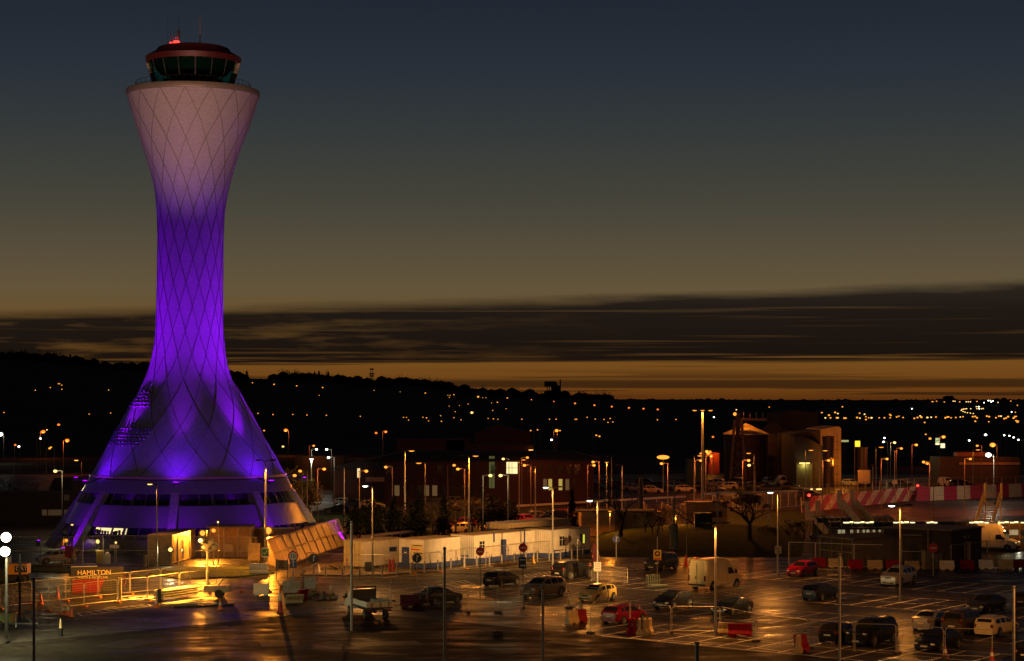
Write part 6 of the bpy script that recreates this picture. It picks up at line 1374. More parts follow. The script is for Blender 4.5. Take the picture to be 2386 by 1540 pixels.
# ---------------------------------------------------------------- cones
con_o = mat('cone_orange', (.60, .12, .02), .5, 0, .05); con_w = mat('cone_sleeve', (.55, .52, .45), .4, 0, 0); con_d = mat('cone_dirty_red', (.30, .03, .02), .6, 0, .2)
def cone_(px, py, label, h=.75, m=con_o, sleeve=True, grp='traffic cones', base=True):
    t = thing('traffic_cone', label, 'cone', G(px, py), 0, grp); s = min(1.25, h/.75)
    MB().box((0, 0, .03*s), (.42*s, .42*s, .06*s)).lathe([(.16*s, .06*s), (.03*s, h)], 14, cap=True).build('body', m, t, smooth=2)
    if sleeve: MB().lathe([(.118*s, h*.42), (.075*s, h*.70)], 14).build('reflective_sleeve', con_w, t)
cone_(134.6, 1396, 'tall plain orange cone behind the pale fence panel', 1.2, sleeve=False); cone_(95.6, 1408, 'small orange cone left behind the pale fence panel', .9, sleeve=False)
cone_(159, 1433, 'cone draped in white at the end of the pale fence', .95); cone_(167.6, 1436.5, 'plain orange cone right of the white draped one', .7, sleeve=False); cone_(149, 1432, 'dull cone left of the white draped one', .8, con_d)
cone_(364, 1416, 'white sleeved cone left of the glowing pipe stack', .85); cone_(513, 1420, 'white sleeved cone before the lighting tower trailer', .85)
cone_(742.6, 1336, 'broad white cone with a red disc left of the container', .95, pl_w, False); cone_(653, 1426, 'tall striped cone in front of the toppled barrier', 2.2, con_d)
cone_(1353, 1422, 'yellowish cone in front of the cream hatchback', .8, pl_c); cone_(1243, 1312, 'yellow cone on the pavement before the cabins', .9, mat('cone_yellow', (.6, .38, .05), .5), False); cone_(1598, 1319, 'tall bright red cone left of the white van', 1.2, mat('cone_red', (.7, .04, .02), .5, 0, 0), False)
cone_(1490, 1426, 'small orange cone behind the red hatchback bonnet', .6, con_o); cone_(2202.6, 1532, 'striped cone in front of the black saloon at the right', .8, con_d); cone_(2311, 1541, 'striped cone at the bottom right by the fence foot', .85, con_d); cone_(771, 1385, 'yellow cone with a red disc left of the truck', 1.0, pl_c)
t = thing('bucket_post', 'dark bucket holding a short yellow post on the empty lower left tarmac', 'bucket', G(141, 1482)); MB().lathe([(.14, 0), (.2, .55), (.22, .58)], 14, cap=True).build('bucket', black, t); MB().lathe([(.12, .55), (.04, 1.25)], 10, cap=True).build('cone_post', pl_c, t)
# ---------------------------------------------------------------- signs
def roundsign(px, py_c, base, label, face, rim, r=.42, arrow=False, txt=None, group='round road signs', bar=False, extra=None):
    g = G(*base); z = CAMH-(py_c-HOR)/FD*g.y; t = thing('road_sign', label, 'road sign', g, 0, group)
    MB().tube((0, .06, 0), (0, .06, z+r*1.3), .05, n=6).build('post', pole_m, t)
    o = MB().tube((0, -.02, z), (0, .03, z), r, n=24).build('disc', rim, t); MB().tube((0, -.05, z), (0, -.015, z), r*.78, n=24).build('face', face, o)
    if bar: MB().box((0, -.07, z), (r*1.25, .02, r*.32)).build('white_bar', con_w, o)
    if txt: text(txt, r*1.05, blacktext, o, (0, -.07, z), RX, align='CENTER')
    if arrow: MB().box((-.0, -.07, z-.12), (.08, .02, .3)).prism([(-.02, -.06, z+.03), (.2, -.06, z+.17), (-.02, -.06, z+.31)], (0, -.02, 0)).build('arrow', con_w, o)
    return t, g, z
sred = mat('sign_red', (.55, .01, .01), .5, 0, 0); sblk = mat('sign_dark_back', (.03, .03, .04), .5, 0, 0); sblu = mat('sign_blue', (.02, .06, .30), .5, 0, 0); swh = mat('sign_white', (.75, .72, .64), .5, 0, 0); sgn = mat('sign_green', (.01, .18, .05), .5, 0, 0); syel = mat('sign_yellow', (.65, .48, .08), .5, 0, 0)
t, g, z = roundsign(679, 1296, (683, 1356), 'ten speed limit sign over a blue arrow plate', swh, sred, .48, txt='10')
z2 = CAMH-(1312.5-HOR)/FD*g.y; o = MB().box((0.02, -.02, z2), (.62, .05, .85)).build('arrow_plate', sblu, t); MB().box((.02, -.06, z2-.12), (.1, .02, .42)).prism([(-.18, -.05, z2+.08), (.22, -.05, z2+.08), (.02, -.05, z2+.34)], (0, -.02, 0)).build('up_arrow', con_w, o)
cb = thing('concrete_block', 'concrete block holding the speed limit sign, on a toppled barrier', 'block', G(680, 1384)); MB().box((0, 0, .65), (1.5, .9, 1.0)).box((0, 0, 1.3), (.3, .3, .4)).build('block', concrete, cb)
roundsign(730.6, 1301, (730.6, 1372), 'black round arrow sign seen at an angle left of the container', sblk, sblk, .44, arrow=True)
roundsign(971.5, 1300.5, (971.5, 1372), 'black round arrow sign in front of the notice panel cabin', sblk, sblk, .43, arrow=True)
roundsign(1118, 1285, (1118.5, 1399), 'no entry sign on a thin post before the long floodlit cabin', sred, sred, .36, bar=True)
roundsign(1218.8, 1276, (1218.8, 1417), 'no entry sign above a dark parking plate, by the bronze SUV', sred, sred, .36, bar=True)
roundsign(1344.5, 1262, (1345.5, 1307), 'dark round arrow sign before the lit yellow window', sblk, sblk, .45, arrow=True)
roundsign(1437, 1256, (1436, 1326), 'blue keep-left arrow sign right of the notice lamp post', sblu, sblu, .38, arrow=True)
roundsign(2175.5, 1276.5, (2175, 1341), 'no entry sign beside the grey cabinet at the right', sred, sred, .45, bar=True)
def plate(px, py_c, base, w, h, m, label, lines=0, pole=True, txt=None, cat='sign', group='flat signs', lm_=None, tm=None, sz=.4):
    g = G(*base); z = CAMH-(py_c-HOR)/FD*g.y; t = thing('sign_plate', label, cat, g+Vector((0, -.16, 0)), 0, group)
    o = MB().box((0, 0, z), (w, .04, h)).build('panel', m, t)
    if pole: MB().tube((0, .08, 0), (0, .08, z+h/2+(1.3 if pole == 2 else .1)), .05, n=6).build('post', pole_m, t)
    for i in range(lines): MB().box((0, -.03, z+h/2-h*(i+.7)/(lines+.4)), (w*.75, .015, h*.06)).build('text_line', lm_ or blacktext, o)
    if txt: text(txt, sz, tm or wtext, o, (0, -.04, z), RX, align='CENTER')
    return t, z, o
t, z, o = plate(617.5, 1287, (618.6, 1323.5), .78, 1.0, swh, 'green and white tick sign on the double lamp post', pole=False)
MB().box((0, -.035, z), (.64, .02, .72)).build('green_field', sgn, o); MB().path([(-.18, -.06, z), (-.05, -.06, z-.18), (.22, -.06, z+.24)], .045, 5).build('tick_mark', con_w, o)
t, z, o = plate(1217.3, 1311, (1217.3, 1417.5), .62, .95, sblk, 'dark parking plate with a white arrow under the no entry sign', pole=False); MB().box((0, -.03, z-.22), (.36, .02, .08)).prism([(.12, -.03, z-.34), (.3, -.03, z-.22), (.12, -.03, z-.1)], (0, -.02, 0)).box((0, -.03, z+.25), (.44, .02, .08)).build('arrow', con_w, o)
t, z, o = plate(1531, 1292.5, (1531.5, 1338), .78, 1.0, syel, 'yellow car park sign with a dark ring above the trolley bay', pole=2); MB().tube((0, -.05, z+.12), (0, -.02, z+.12), .26, n=20).build('ring', blacktext, o); MB().tube((0, -.07, z+.12), (0, -.05, z+.12), .13, n=16).build('ring_centre', syel, o); MB().box((0, -.03, z-.38), (.6, .02, .12)).build('red_strip', sred, o)
plate(1391.5, 1320, (1392, 1359.5), .68, .85, mat('notice_grey', (.5, .45, .35), .6), 'grey notice with lines of text on a lamp post right of the cabins', lines=5, pole=False)
plate(1812, 1281, (1812.5, 1345.5), .62, .72, mat('notice_grey', (.5, .45, .35), .6), 'white notice with lines of text on the lamp post behind the van', lines=5, pole=False)
plate(722.6, 1358, (723, 1389), .95, .95, mat('grey_board', (.28, .28, .26), .6), 'blank grey board hung on the fence panel', pole=False)
plate(2085, 1123, (2084.5, 1142.5), 1.0, .7, swh, 'small pale board on a lamp post behind the striped fence', pole=False, lines=1)
plate(267, 1273, (267, 1317), .95, .35, swh, 'small white plate on a thin post behind the gate', pole=True)
nbd = thing('notice_board', 'wooden notice board on two legs left of the speed limit sign', 'notice board', G(657, 1349)); MB().box((0, 0, 1.35), (1.1, .06, .95)).build('board', mat('board_ply', (.42, .28, .14), .7), nbd)
for s in (-.55, .55): MB().box((s, 0, .95), (.07, .07, 1.9)).build('leg', dark, nbd)
for z in (1.6, 1.35, 1.1): MB().box((0, -.04, z), (.75, .02, .05)).build('text_line', blacktext, nbd)
for x, y, lb_ in ((456, 1183.5, 'small round sign on a post right of the tower'), ): pass
for px, py, b, lb_ in ((752, 1113, 1150, 'x'),): pass
# ---------------------------------------------------------------- pedestrian barriers, trolleys, pipes, skips, digger
def crowd_barrier(p0, p1, label, group='crowd control barriers', m=None):
    a, b = G(*p0), G(*p1); d = b-a; L_ = d.length; t = thing('crowd_barrier', label, 'barrier', a, math.atan2(d.y, d.x), group); fr = MB(); r = .022; H_ = 1.1
    fr.path([(0, 0, .15), (0, 0, H_-.1), (.1, 0, H_), (L_-.1, 0, H_), (L_, 0, H_-.1), (L_, 0, .15)], r, 5).tube((0, 0, .25), (L_, 0, .25), r, n=5); fr.build('frame', m or fence_m, t)
    w = MB()
    for i in range(1, int(L_/.14)): w.bar((i*.14, 0, .25), (i*.14, 0, H_), .014)
    w.build('uprights', m or fence_m, t)
    for x in (.25, L_-.25): MB().bar((x, -.3, 0), (x, 0, .2), .03).bar((x, .3, 0), (x, 0, .2), .03).build('foot', m or fence_m, t)
br = mat('fence_bronze', (.36, .30, .22), .5, .3)
crowd_barrier((1905, 1352), (1968, 1357), 'near crowd barrier standing beside the bright red hatchback'); crowd_barrier((1928, 1345), (1981, 1348), 'far crowd barrier standing beside the bright red hatchback')
crowd_barrier((1379, 1352), (1425, 1358), 'left crowd barrier of the trolley bay', m=br); crowd_barrier((1425, 1358), (1462, 1361), 'right crowd barrier of the trolley bay', m=br); crowd_barrier((1398, 1345), (1462, 1350), 'rear crowd barrier of the trolley bay', m=br)
crowd_barrier((1672, 1384), (1713, 1390), 'crowd barrier left end behind the bright lamp post below the van', m=br); crowd_barrier((1715, 1390), (1757, 1383), 'crowd barrier below the front of the white van', m=br)
crowd_barrier((1690, 1326), (1720, 1330), 'crowd barrier standing behind the nose of the white van'); crowd_barrier((1660, 1325), (1690, 1326), 'crowd barrier standing behind the roof of the white van')
tm = mat('trolley_green', (.06, .07, .04), .5, .3)
for i in range(6):
    t = thing('luggage_trolley', '%s trolley from the left in the nested row of luggage trolleys' % ords[i], 'trolley', G(1508+i*5.2, 1369-.2*i), R(10), 'nested luggage trolleys')
    MB().path([(0, .45, .25), (0, .3, 1.15), (0, -.3, 1.15), (0, -.45, .25)], .03, 5).bar((0, -.4, .3), (.8, -.3, .2), .04).bar((0, .4, .3), (.8, .3, .2), .04).box((.35, 0, .28), (.7, .6, .04)).bar((0, -.35, .8), (0, .35, .8), .03).build('frame', tm, t)
    for x, y in ((0, .35), (0, -.35), (.7, 0)): MB().tube((x, y-.03, .09), (x, y+.03, .09), .09, n=8).build('wheel', rubber, t)
pipe_m = mat('scaffold_pipe', (.60, .56, .40), .4, .3, .15, 2)
a, b = G(379, 1404), G(462, 1392); n_ = Vector((0, 1, 0))
t = thing('pipe_stack', 'glowing yellow stack of long pipes held by black end frames', 'pipe stack'); d = (b-a).normalized(); side = Vector((-d.y, d.x, 0))
for i in range(5):
    for j in range(4): MB().tube(a+side*(i*.22)+Vector((0, 0, .35+j*.2)), b+side*(i*.22)+Vector((0, 0, .35+j*.2))+d*random.uniform(-.2, .2), .085, n=8).build('pipe', pipe_m, t)
for f in (.06,): MB().box(a.lerp(b, f)+side*.45+Vector((0, 0, .6)), (.3, 1.2, 1.15)).build('end_frame', black, t)
for p0, p1, lb_ in (((378, 1410), (472, 1398), 'long loose pipe lying in front of the pipe stack'), ((385, 1412), (455, 1404), 'shorter loose pipe in front of the pipe stack'), ((412, 1408), (505, 1408), 'thin loose pipe pointing to the lighting tower'), ((436, 1417), (546, 1411), 'long dark plank at the edge of the pipe yard'), ((405, 1417), (450, 1415), 'short yellow loose pipe by the plank')):
    o = MB().tube(G(*p0)+Vector((0, 0, .08)), G(*p1)+Vector((0, 0, .08)), .07, n=8).build('loose_pipe', pipe_m if 'plank' not in lb_ else black, None); tagit(o, lb_, 'pipe', 'loose pipes on the ground')
sk_ = thing('dark_container', 'black container with white lettering behind the red skip', 'container', G(168, 1379), R(12)); bc = mat('black_container', (.020, .016, .014), .5, 0, .2, 2)
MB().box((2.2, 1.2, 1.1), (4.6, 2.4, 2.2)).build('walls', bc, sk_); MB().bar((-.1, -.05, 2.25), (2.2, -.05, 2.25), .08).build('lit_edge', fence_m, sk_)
text('HAMILTON', .58, mat('lettering_cream', (.75, .55, .25), .5, 0, 0), sk_, (.45, -.02, 1.68), RX, ext=.01); text('WASTE & RECYCLING', .27, mat('lettering_cream', (.75, .55, .25), .5, 0, 0), sk_, (.5, -.02, 1.25), RX)
rs = thing('red_skip', 'bright red skip below the white lettering on the black container', 'skip', G(202, 1384), R(6)); MB().prism([(-1.3, 0, .1), (-1.2, 0, 1.2), (1.45, 0, 1.2), (1.0, 0, .1)], (0, 1.6, 0)).build('hull', mat('skip_red', (.26, .002, .004), .7, 0, .1, spec=.12), rs); MB().box((.1, -.03, 1.2), (2.7, .08, .1)).build('rim', mat('skip_red', (.55, .02, .01), .5), rs)
ex = thing('excavator', 'excavator with an orange engine cover cut off by the left edge', 'excavator', G(30, 1358), R(0)); cat_m = mat('digger_orange', (.60, .26, .02), .5, 0, .1)
MB().box((.55, 0, 1.35), (1.8, 2.0, .95)).build('engine_cover', cat_m, ex); text('CAT', .55, con_w, ex, (.50, -1.03, 1.4), RX, ext=.01); MB().box((.98, -1.01, 1.38), (1.15, .02, .6)).build('badge', black, ex)
MB().box((-1.0, 0, 1.6), (1.3, 1.8, 1.6)).build('cab', dark, ex); MB().box((-1.0, -.92, 1.9), (1.0, .03, .9)).build('cab_window', glass, ex)
for s in (-.9, .9): MB().tube((-1.7, s-.25, .4), (-1.7, s+.25, .4), .4, n=14).tube((1.0, s-.25, .4), (1.0, s+.25, .4), .4, n=14).box((-.35, s, .4), (2.7, .5, .8)).build('track', rubber, ex)
MB().bar((-1.6, .2, 2.0), (-3.6, .2, 3.6), .4).bar((-3.6, .2, 3.6), (-4.9, .2, 1.2), .3).build('boom', cat_m, ex)
t = thing('wheelie_bins', 'pair of dark red gas bottles standing in front of the cabin wall', 'gas bottles', G(908, 1335))
for x in (0, .35): MB().tube((x, 0, 0), (x, 0, 1.3), .15, .13, 10).tube((x, 0, 1.3), (x, 0, 1.5), .05, n=6).build('bottle', mat('bottle_red', (.25, .02, .03), .5), t)
for x, y, w, lb_ in ((720, 1392, 2.0, 'heap of broken boards and tubes under the grey board'), (860, 1333, 1.0, 'black drum beside the container'), (775, 1330, 2.6, 'tarpaulin covered rubble heap left of the container'), (772, 1397, 1.6, 'tangle of red frames behind the truck'), (1160, 1480, .6, 'small dark box alone on the wet tarmac')):
    t = thing('debris_heap' if 'drum' not in lb_ and 'box' not in lb_ else 'dark_box', lb_, 'debris' if 'drum' not in lb_ and 'box' not in lb_ else 'box', G(x, y)); random.seed(x)
    if 'box' in lb_: MB().box((0, 0, .16), (.7, .4, .3)).build('casing', black, t); continue
    if 'drum' in lb_: MB().lathe([(.45, 0), (.48, .5), (.45, 1.0)], 16, cap=True).build('drum', black, t); continue
    mb = MB()
    for i in range(16): mb.box((random.uniform(-w/2, w/2), random.uniform(-.6, .6), random.uniform(.08, .45)), (random.uniform(.3, 1.1), random.uniform(.08, .3), random.uniform(.05, .3)), rz=random.uniform(0, 3), ry=random.uniform(-.6, .6))
    mb.build('boards', mat('rubble', (.16, .12, .08), .8, 0, .5, 3), t)
for x, y, w, lb_ in ((255, 1338, 1.0, 'pale site vehicle parts behind the gate'),): pass
g = G(246, 1316.5); t = thing('gas_cabinet', 'cream round topped bottle by the left raking column', 'gas bottle', (g.x, g.y+1, 0)); MB().lathe([(.32, 0), (.32, .9), (.2, 1.2), (.05, 1.3)], 12).build('bottle', pl_w, t); MB().box((-.8, .2, .7), (.7, .5, 1.4)).build('yellow_box', syel, t)
rb_ = thing('red_post_box', 'dark red box standing right of the last site cabin', 'box', G(1387, 1310)); MB().box((0, 0, .95), (.55, .5, 1.9)).build('box', mat('box_maroon', (.2, .01, .04), .5), rb_)
tb_ = thing('black_kiosk', 'tall black equipment cabinet on the mound right of the bare shrubs', 'cabinet', G(1638, 1255)); MB().box((0, 0, 1.7), (2.2, 1.2, 3.0)).box((1.8, 0, .8), (1.6, 1.2, 1.2)).build('casing', black, tb_)

# tar joints, trench repairs and covers in the tarmac
tj = MB()
for ch in ([(-60, 1512), (60, 1505), (250, 1482), (440, 1459), (598, 1443), (700, 1431), (803, 1425)], [(598, 1460), (720, 1450), (803, 1441), (1000, 1452)], [(600, 1478), (700, 1466), (800, 1459)], [(1000, 1446), (1200, 1463), (1395, 1481)], [(803, 1500), (795, 1530), (780, 1600)]):
    for a, b in zip(ch, ch[1:]): strip(tj, G(*a), G(*b), .22, .018)
o = tj.build('tarmac_joints', mat('tar_black', (.004, .004, .004), .7, 0, 0, spec=.1)); o['kind'] = 'structure'
pt = MB(); random.seed(77)
for px, py, w, h, r_ in ((900, 1500, 5, 2.2, .3), (300, 1500, 3, 5, -.4), (1180, 1440, 2.0, 3.5, .95), (1500, 1440, 1.4, 6, .95), (1850, 1450, 1.6, 4, -.6), (1720, 1395, 2.6, 2.0, .95), (560, 1420, 3.5, 1.6, .1), (1330, 1500, 4, 1.4, -.7), (2000, 1395, 1.6, 5.5, -.6), (650, 1500, 2.5, 3, .2)):
    g = G(px, py); c, s_ = math.cos(r_), math.sin(r_)
    pt.add([(g.x+a*w/2*c-b*h/2*s_+random.uniform(-.15, .15), g.y+a*w/2*s_+b*h/2*c+random.uniform(-.15, .15), .016) for a, b in ((-1, -1), (1, -1), (1, 1), (-1, 1))], [(0, 1, 2, 3)])
o = pt.build('tarmac_repairs', mat('fresh_tar', (.012, .011, .010), .55, 0, .4, 4, spec=.15)); o['kind'] = 'structure'
for i, (px, py, lb_) in enumerate(((1250, 1440, 'round iron drain cover left of the cream hatchback'), (1810, 1425, 'round iron drain cover right of the black coupe'), (520, 1462, 'round iron drain cover on the dark tarmac at the lower left'))):
    t = MB().tube((0, 0, .02), (0, 0, .032), .34, n=20).build('drain_cover', mat('cast_iron', (.05, .045, .04), .35, .7, .3, 8), loc=G(px, py)); tagit(t, lb_, 'drain cover', 'drain covers in the tarmac')
# ---------------------------------------------------------------- far cars
random.seed(12)
kinds = ['hatchback', 'saloon', 'suv', 'estate', 'mpv', 'hatchback']
cols = ['black', 'darkgrey', 'silver', 'grey', 'white', 'darkblue', 'maroon', 'cream', 'tan']
GL = {'offices': 'parked cars in front of the dark offices', 'mast': 'parked cars around the tall triple head mast', 'road': 'cars on the far road behind the striped fence', 'trees': 'cars parked behind the site cabins'}
def fc(k, c, px, py, hd, lab, grp): car(k, c, px, py, hd, lab, GL[grp], 'car', True)
fc('hatchback', 'silver', 806, 1180, -20, 'silver hatchback, leftmost car before the offices, lit roof edge', 'offices'); fc('hatchback', 'darkgrey', 835, 1184, -20, 'dark hatchback between two paler cars before the offices', 'offices')
fc('hatchback', 'cream', 868, 1186, -15, 'cream hatchback with a bright roof line, behind the white lamp post', 'offices'); fc('saloon', 'black', 790, 1196, 160, 'dark car low in front of the leftmost silver hatchback', 'offices')
fc('estate', 'darkgrey', 1006, 1182, -30, 'dark estate with glinting lamps before the offices', 'offices'); fc('hatchback', 'grey', 1032, 1182, -30, 'grey car with two glinting lamps before the offices', 'offices'); fc('mpv', 'tan', 1066, 1180, -25, 'tan people carrier with an orange lit roof beside the tall double post', 'offices')
fc('hatchback', 'black', 985, 1184, -30, 'black hatchback left of the glinting cars before the offices', 'offices'); fc('saloon', 'darkgrey', 1045, 1190, -20, 'dark saloon in the shade beneath the tan people carrier', 'offices')
fc('smallvan', 'white', 1218, 1161, 170, 'white small van facing left before the offices', 'offices'); fc('suv', 'black', 1262, 1163, -10, 'black SUV right of the white small van', 'offices'); fc('mpv', 'grey', 1349, 1164, -20, 'pale people carrier at the right end of the offices', 'offices')
fc('hatchback', 'black', 1320, 1172, 165, 'black hatchback with one glint at the right end of the offices', 'offices'); fc('saloon', 'darkblue', 1296, 1160, -10, 'dark blue saloon close to the office wall', 'offices'); fc('suv', 'darkgrey', 1185, 1172, 175, 'dark SUV under the lit upstairs window', 'offices'); fc('hatchback', 'black', 1240, 1174, 170, 'black hatchback below the white small van', 'offices')
for i, (k, c, px, py, hd, lab) in enumerate((('hatchback', 'maroon', 1076, 1230, 200, 'maroon hatchback hidden in the shrubs behind the cabins'), ('hatchback', 'cream', 1076, 1243, 150, 'cream hatchback glowing between the shrubs behind the first cabins'), ('hatchback', 'cream', 1153, 1240, 150, 'tan hatchback glinting between shrubs behind the long cabin'),
    ('hatchback', 'red', 1225, 1222, -60, 'red hatchback behind the left brown plant box'), ('saloon', 'darkgrey', 1262, 1222, 200, 'dark saloon between the brown plant boxes'), ('suv', 'black', 1288, 1218, 200, 'black SUV beside the timber yard fence'), ('mpv', 'maroon', 1302, 1213, 200, 'maroon people carrier against the timber yard fence'), ('hatchback', 'tan', 1240, 1214, 200, 'tan hatchback with a glinting roof behind the red one'))):
    fc(k, c, px, py, hd, lab, 'trees')
M_ = [('saloon', 'silver', 1478, 1144, -20, 'silver saloon left of the thick dark pole'), ('hatchback', 'cream', 1520, 1149, -10, 'cream hatchback right of the thick dark pole'), ('estate', 'black', 1541, 1139, -10, 'black estate under the globe lamp'), ('hatchback', 'grey', 1571, 1140, 20, 'grey hatchback with a glinting lamp left of the thin mast'),
 ('mpv', 'tan', 1597, 1134, -15, 'tan people carrier left of the triple head mast, highest row'), ('hatchback', 'cream', 1597, 1147, -5, 'cream hatchback left of the triple head mast, lowest row'), ('mpv', 'silver', 1664, 1134, 165, 'pale people carrier just right of the triple head mast'), ('hatchback', 'cream', 1696, 1140, 170, 'bright cream hatchback right of the triple head mast'),
 ('coupe', 'black', 1665, 1147, -10, 'low black coupe with a bright curved roof line'), ('hatchback', 'darkgrey', 1443, 1136, -10, 'dark hatchback near the orange tipped post'), ('saloon', 'grey', 1412, 1133, -15, 'grey saloon between the leaning speckled posts'), ('suv', 'darkgrey', 1505, 1134, -10, 'dark SUV in the upper row left of the globe lamp'),
 ('hatchback', 'black', 1385, 1140, -10, 'black hatchback just right of the office end wall'), ('saloon', 'black', 1625, 1140, 180, 'black saloon immediately left of the triple head mast'), ('mpv', 'darkgrey', 1712, 1132, 170, 'dark people carrier behind the bright cream hatchback'), ('hatchback', 'silver', 1620, 1110, 30, 'small pale car far back left of the red containers')]
for q in M_: fc(*q, 'mast')
D_ = [('mpv', 'grey', 1792, 1131, -80, 'grey people carrier seen head on left of the white van'), ('smallvan', 'white', 1820, 1128, 95, 'small white van seen from behind with two dark rear windows'), ('smallvan', 'cream', 1909, 1131, 90, 'cream small van behind the low trailer'), ('saloon', 'black', 1840, 1141, -10, 'black saloon below the small white van'),
 ('hatchback', 'silver', 1981, 1133, -60, 'silver hatchback left of the box truck'), ('hatchback', 'grey', 2040, 1132, -60, 'grey hatchback right of the box truck'), ('smallvan', 'white', 2204, 1133, -75, 'white small van facing the camera behind the striped fence'), ('saloon', 'darkgrey', 2098, 1134, 0, 'dark saloon near the pale board'), ('suv', 'black', 1883, 1163, 0, 'black SUV behind the left tip of the striped fence'),
 ('saloon', 'black', 1790, 1146, 0, 'black saloon in the dark behind the lamp post with the notice'), ('suv', 'black', 2240, 1137, 0, 'black SUV right of the white small van on the far road'), ('hatchback', 'darkgrey', 1760, 1140, 0, 'dark hatchback below the round lamp before the silo')]
for q in D_: fc(*q, 'road')
bt = thing('box_truck', 'cream box truck parked behind the striped fence', 'truck', G(2014, 1134), R(78)); MB().box((0, 0, 2.0), (5.4, 2.3, 2.5)).build('cargo_box', mat('box_cream', (.6, .45, .28), .6), bt); MB().box((3.3, 0, 1.3), (1.2, 2.1, 1.7)).build('cab', mat('box_cream', (.6, .45, .28), .6), bt)
for x in (-1.6, 3.0):
    for s in (-1.0, .8): MB().tube((x, s, .45), (x, s+.25, .45), .45, n=12).build('wheel', rubber, bt)
# ---------------------------------------------------------------- trees
bark = mat('bare_bark', (.030, .018, .012), .9, 0, .3, 3); leaf_d = mat('dark_conifer', (.010, .010, .005), .95, 0, .5, 1.5, spec=.05); leaf_t = mat('tan_foliage', (.10, .075, .03), .95, 0, .5, 1.5, spec=.05); leaf_s = mat('skyline_foliage', (.006, .006, .004), .95, 0, 0, spec=0)
def bare_tree(label, px, py, H_, spread, seed, thick=.16, lean=0, forks=5, group='bare trees on the mound', name='bare_tree', depth=6, tr=.2, z0=0):
    rnd = random.Random(seed); t = thing(name, label, 'tree', G(px, py)+Vector((0, 0, z0)), 0, group); tk = MB(); br_ = MB()
    def grow(p, d, L_, r, lv):
        q = p+d*L_; (tk if lv < 2 else br_).tube(p, q, r, r*.72, 6 if lv < 2 else 3, cap=False)
        if lv >= depth: return
        n = (2 if lv < 4 else 3) if lv else forks
        for i in range(n+(1 if rnd.random() < .35 else 0)):
            a = rnd.uniform(0, 2*PI); s = rnd.uniform(.45, 1.0)*(spread if lv < 2 else 1)
            v = Vector((math.cos(a)*s, math.sin(a)*s*.8, 0)); nd = (d+v+Vector((0, 0, .05))).normalized()
            grow(q-d*L_*rnd.uniform(0, .12), nd, L_*rnd.uniform(.62, .86), max(.012, r*rnd.uniform(.45, .62)), lv+1)
    grow(Vector((0, 0, 0)), Vector((lean, 0, 1)).normalized(), H_*tr, thick, 0)
    tk.build('trunk', bark, t); br_.build('branches', bark, t); return t
bare_tree('spreading bare tree on the mound left of the notice lamp post', 1746.6, 1275, 8.6, 1.5, 7, .30, forks=6, tr=.22, depth=7, z0=.9)
bare_tree('bare tree with a curved dark trunk before the orange lit store', 1446, 1268, 8.2, 1.2, 3, .26, .10, forks=4, tr=.26, z0=.9)
for i, (x, y, h) in enumerate(((1504, 1262, 5.6), (1520, 1266, 5.2), (1543, 1262, 6.0), (1562, 1266, 5.4), (1532, 1270, 4.4))):
    bare_tree('%s bare shrub from the left in the thicket before the white sheeting' % ords[i], x, y, h, .9, 20+i, .10, forks=5, group='bare shrub thicket', name='bare_shrub', depth=5, tr=.2, z0=.7)
for i, (x, y, h) in enumerate(((1790, 1262, 3.6), (1812, 1264, 3.4), (1836, 1260, 4.4), (1856, 1262, 4.8), (1874, 1256, 4.2))):
    bare_tree('%s bare shrub from the left between the mound and the glazed shelter' % ords[i], x, y, h, 1.1, 40+i, .10, forks=6, group='bare shrubs beside the shelter', name='bare_shrub', depth=5, tr=.18)
for i, (x, y, h) in enumerate(((12, 1195, 6), (30, 1192, 7), (58, 1195, 7), (172, 1200, 6.5), (660, 1180, 5))):
    bare_tree(['pale bare tree at the left edge', 'second pale bare tree at the left edge', 'bare tree left of the dark house', 'bare tree between the dark house and the tower', 'bare tree behind the right flank of the tower'][i], x, y, h*1.3, .9, 60+i, .14, forks=4, group='background bare trees', depth=5)
def leafy(label, px, py, w, h, m, seed, n=1400, ls=.22, cone_=False, group='dark evergreens behind the cabins', name='evergreen_tree', z0=0, loc=None, trunk=True):
    rnd = random.Random(seed); t = thing(name, label, 'tree', (loc or G(px, py))+Vector((0, 0, z0)), 0, group)
    if trunk: MB().tube((0, 0, 0), (0, 0, h*.7), w*.05+.04, w*.02, 6).build('trunk', bark, t)
    lf = MB(); cl = [(rnd.uniform(-.36, .36)*w, rnd.uniform(-.36, .36)*w, rnd.uniform(.28, .80)*h, rnd.uniform(.16, .30)*w) for _ in range(11)]
    for _ in range(n):
        if cone_:
            z = h*rnd.random()**1.2; r = w/2*(1-z/h)*(.75+.25*math.sin(z*9/h*3))*rnd.uniform(.4, 1.05); a = rnd.uniform(0, 2*PI); c = Vector((r*math.cos(a), r*math.sin(a), z))
        else:
            q = rnd.choice(cl); v = Vector((rnd.gauss(0, 1), rnd.gauss(0, 1), rnd.gauss(0, 1))).normalized()*q[3]*rnd.random()**.35; c = Vector((q[0]+v.x, q[1]+v.y, q[2]+v.z*1.2)); c.z = max(.05, c.z)
        u_ = Vector((rnd.uniform(-1, 1), rnd.uniform(-1, 1), rnd.uniform(-.7, .7))).normalized()*ls*rnd.uniform(.6, 1.3); w_ = Vector((rnd.uniform(-1, 1), rnd.uniform(-1, 1), rnd.uniform(-.7, .7))).normalized()*ls*.7
        lf.add([c-u_, c+w_, c+u_, c-w_*.6], [(0, 1, 2, 3)])
    lf.build('crown', m, t); return t
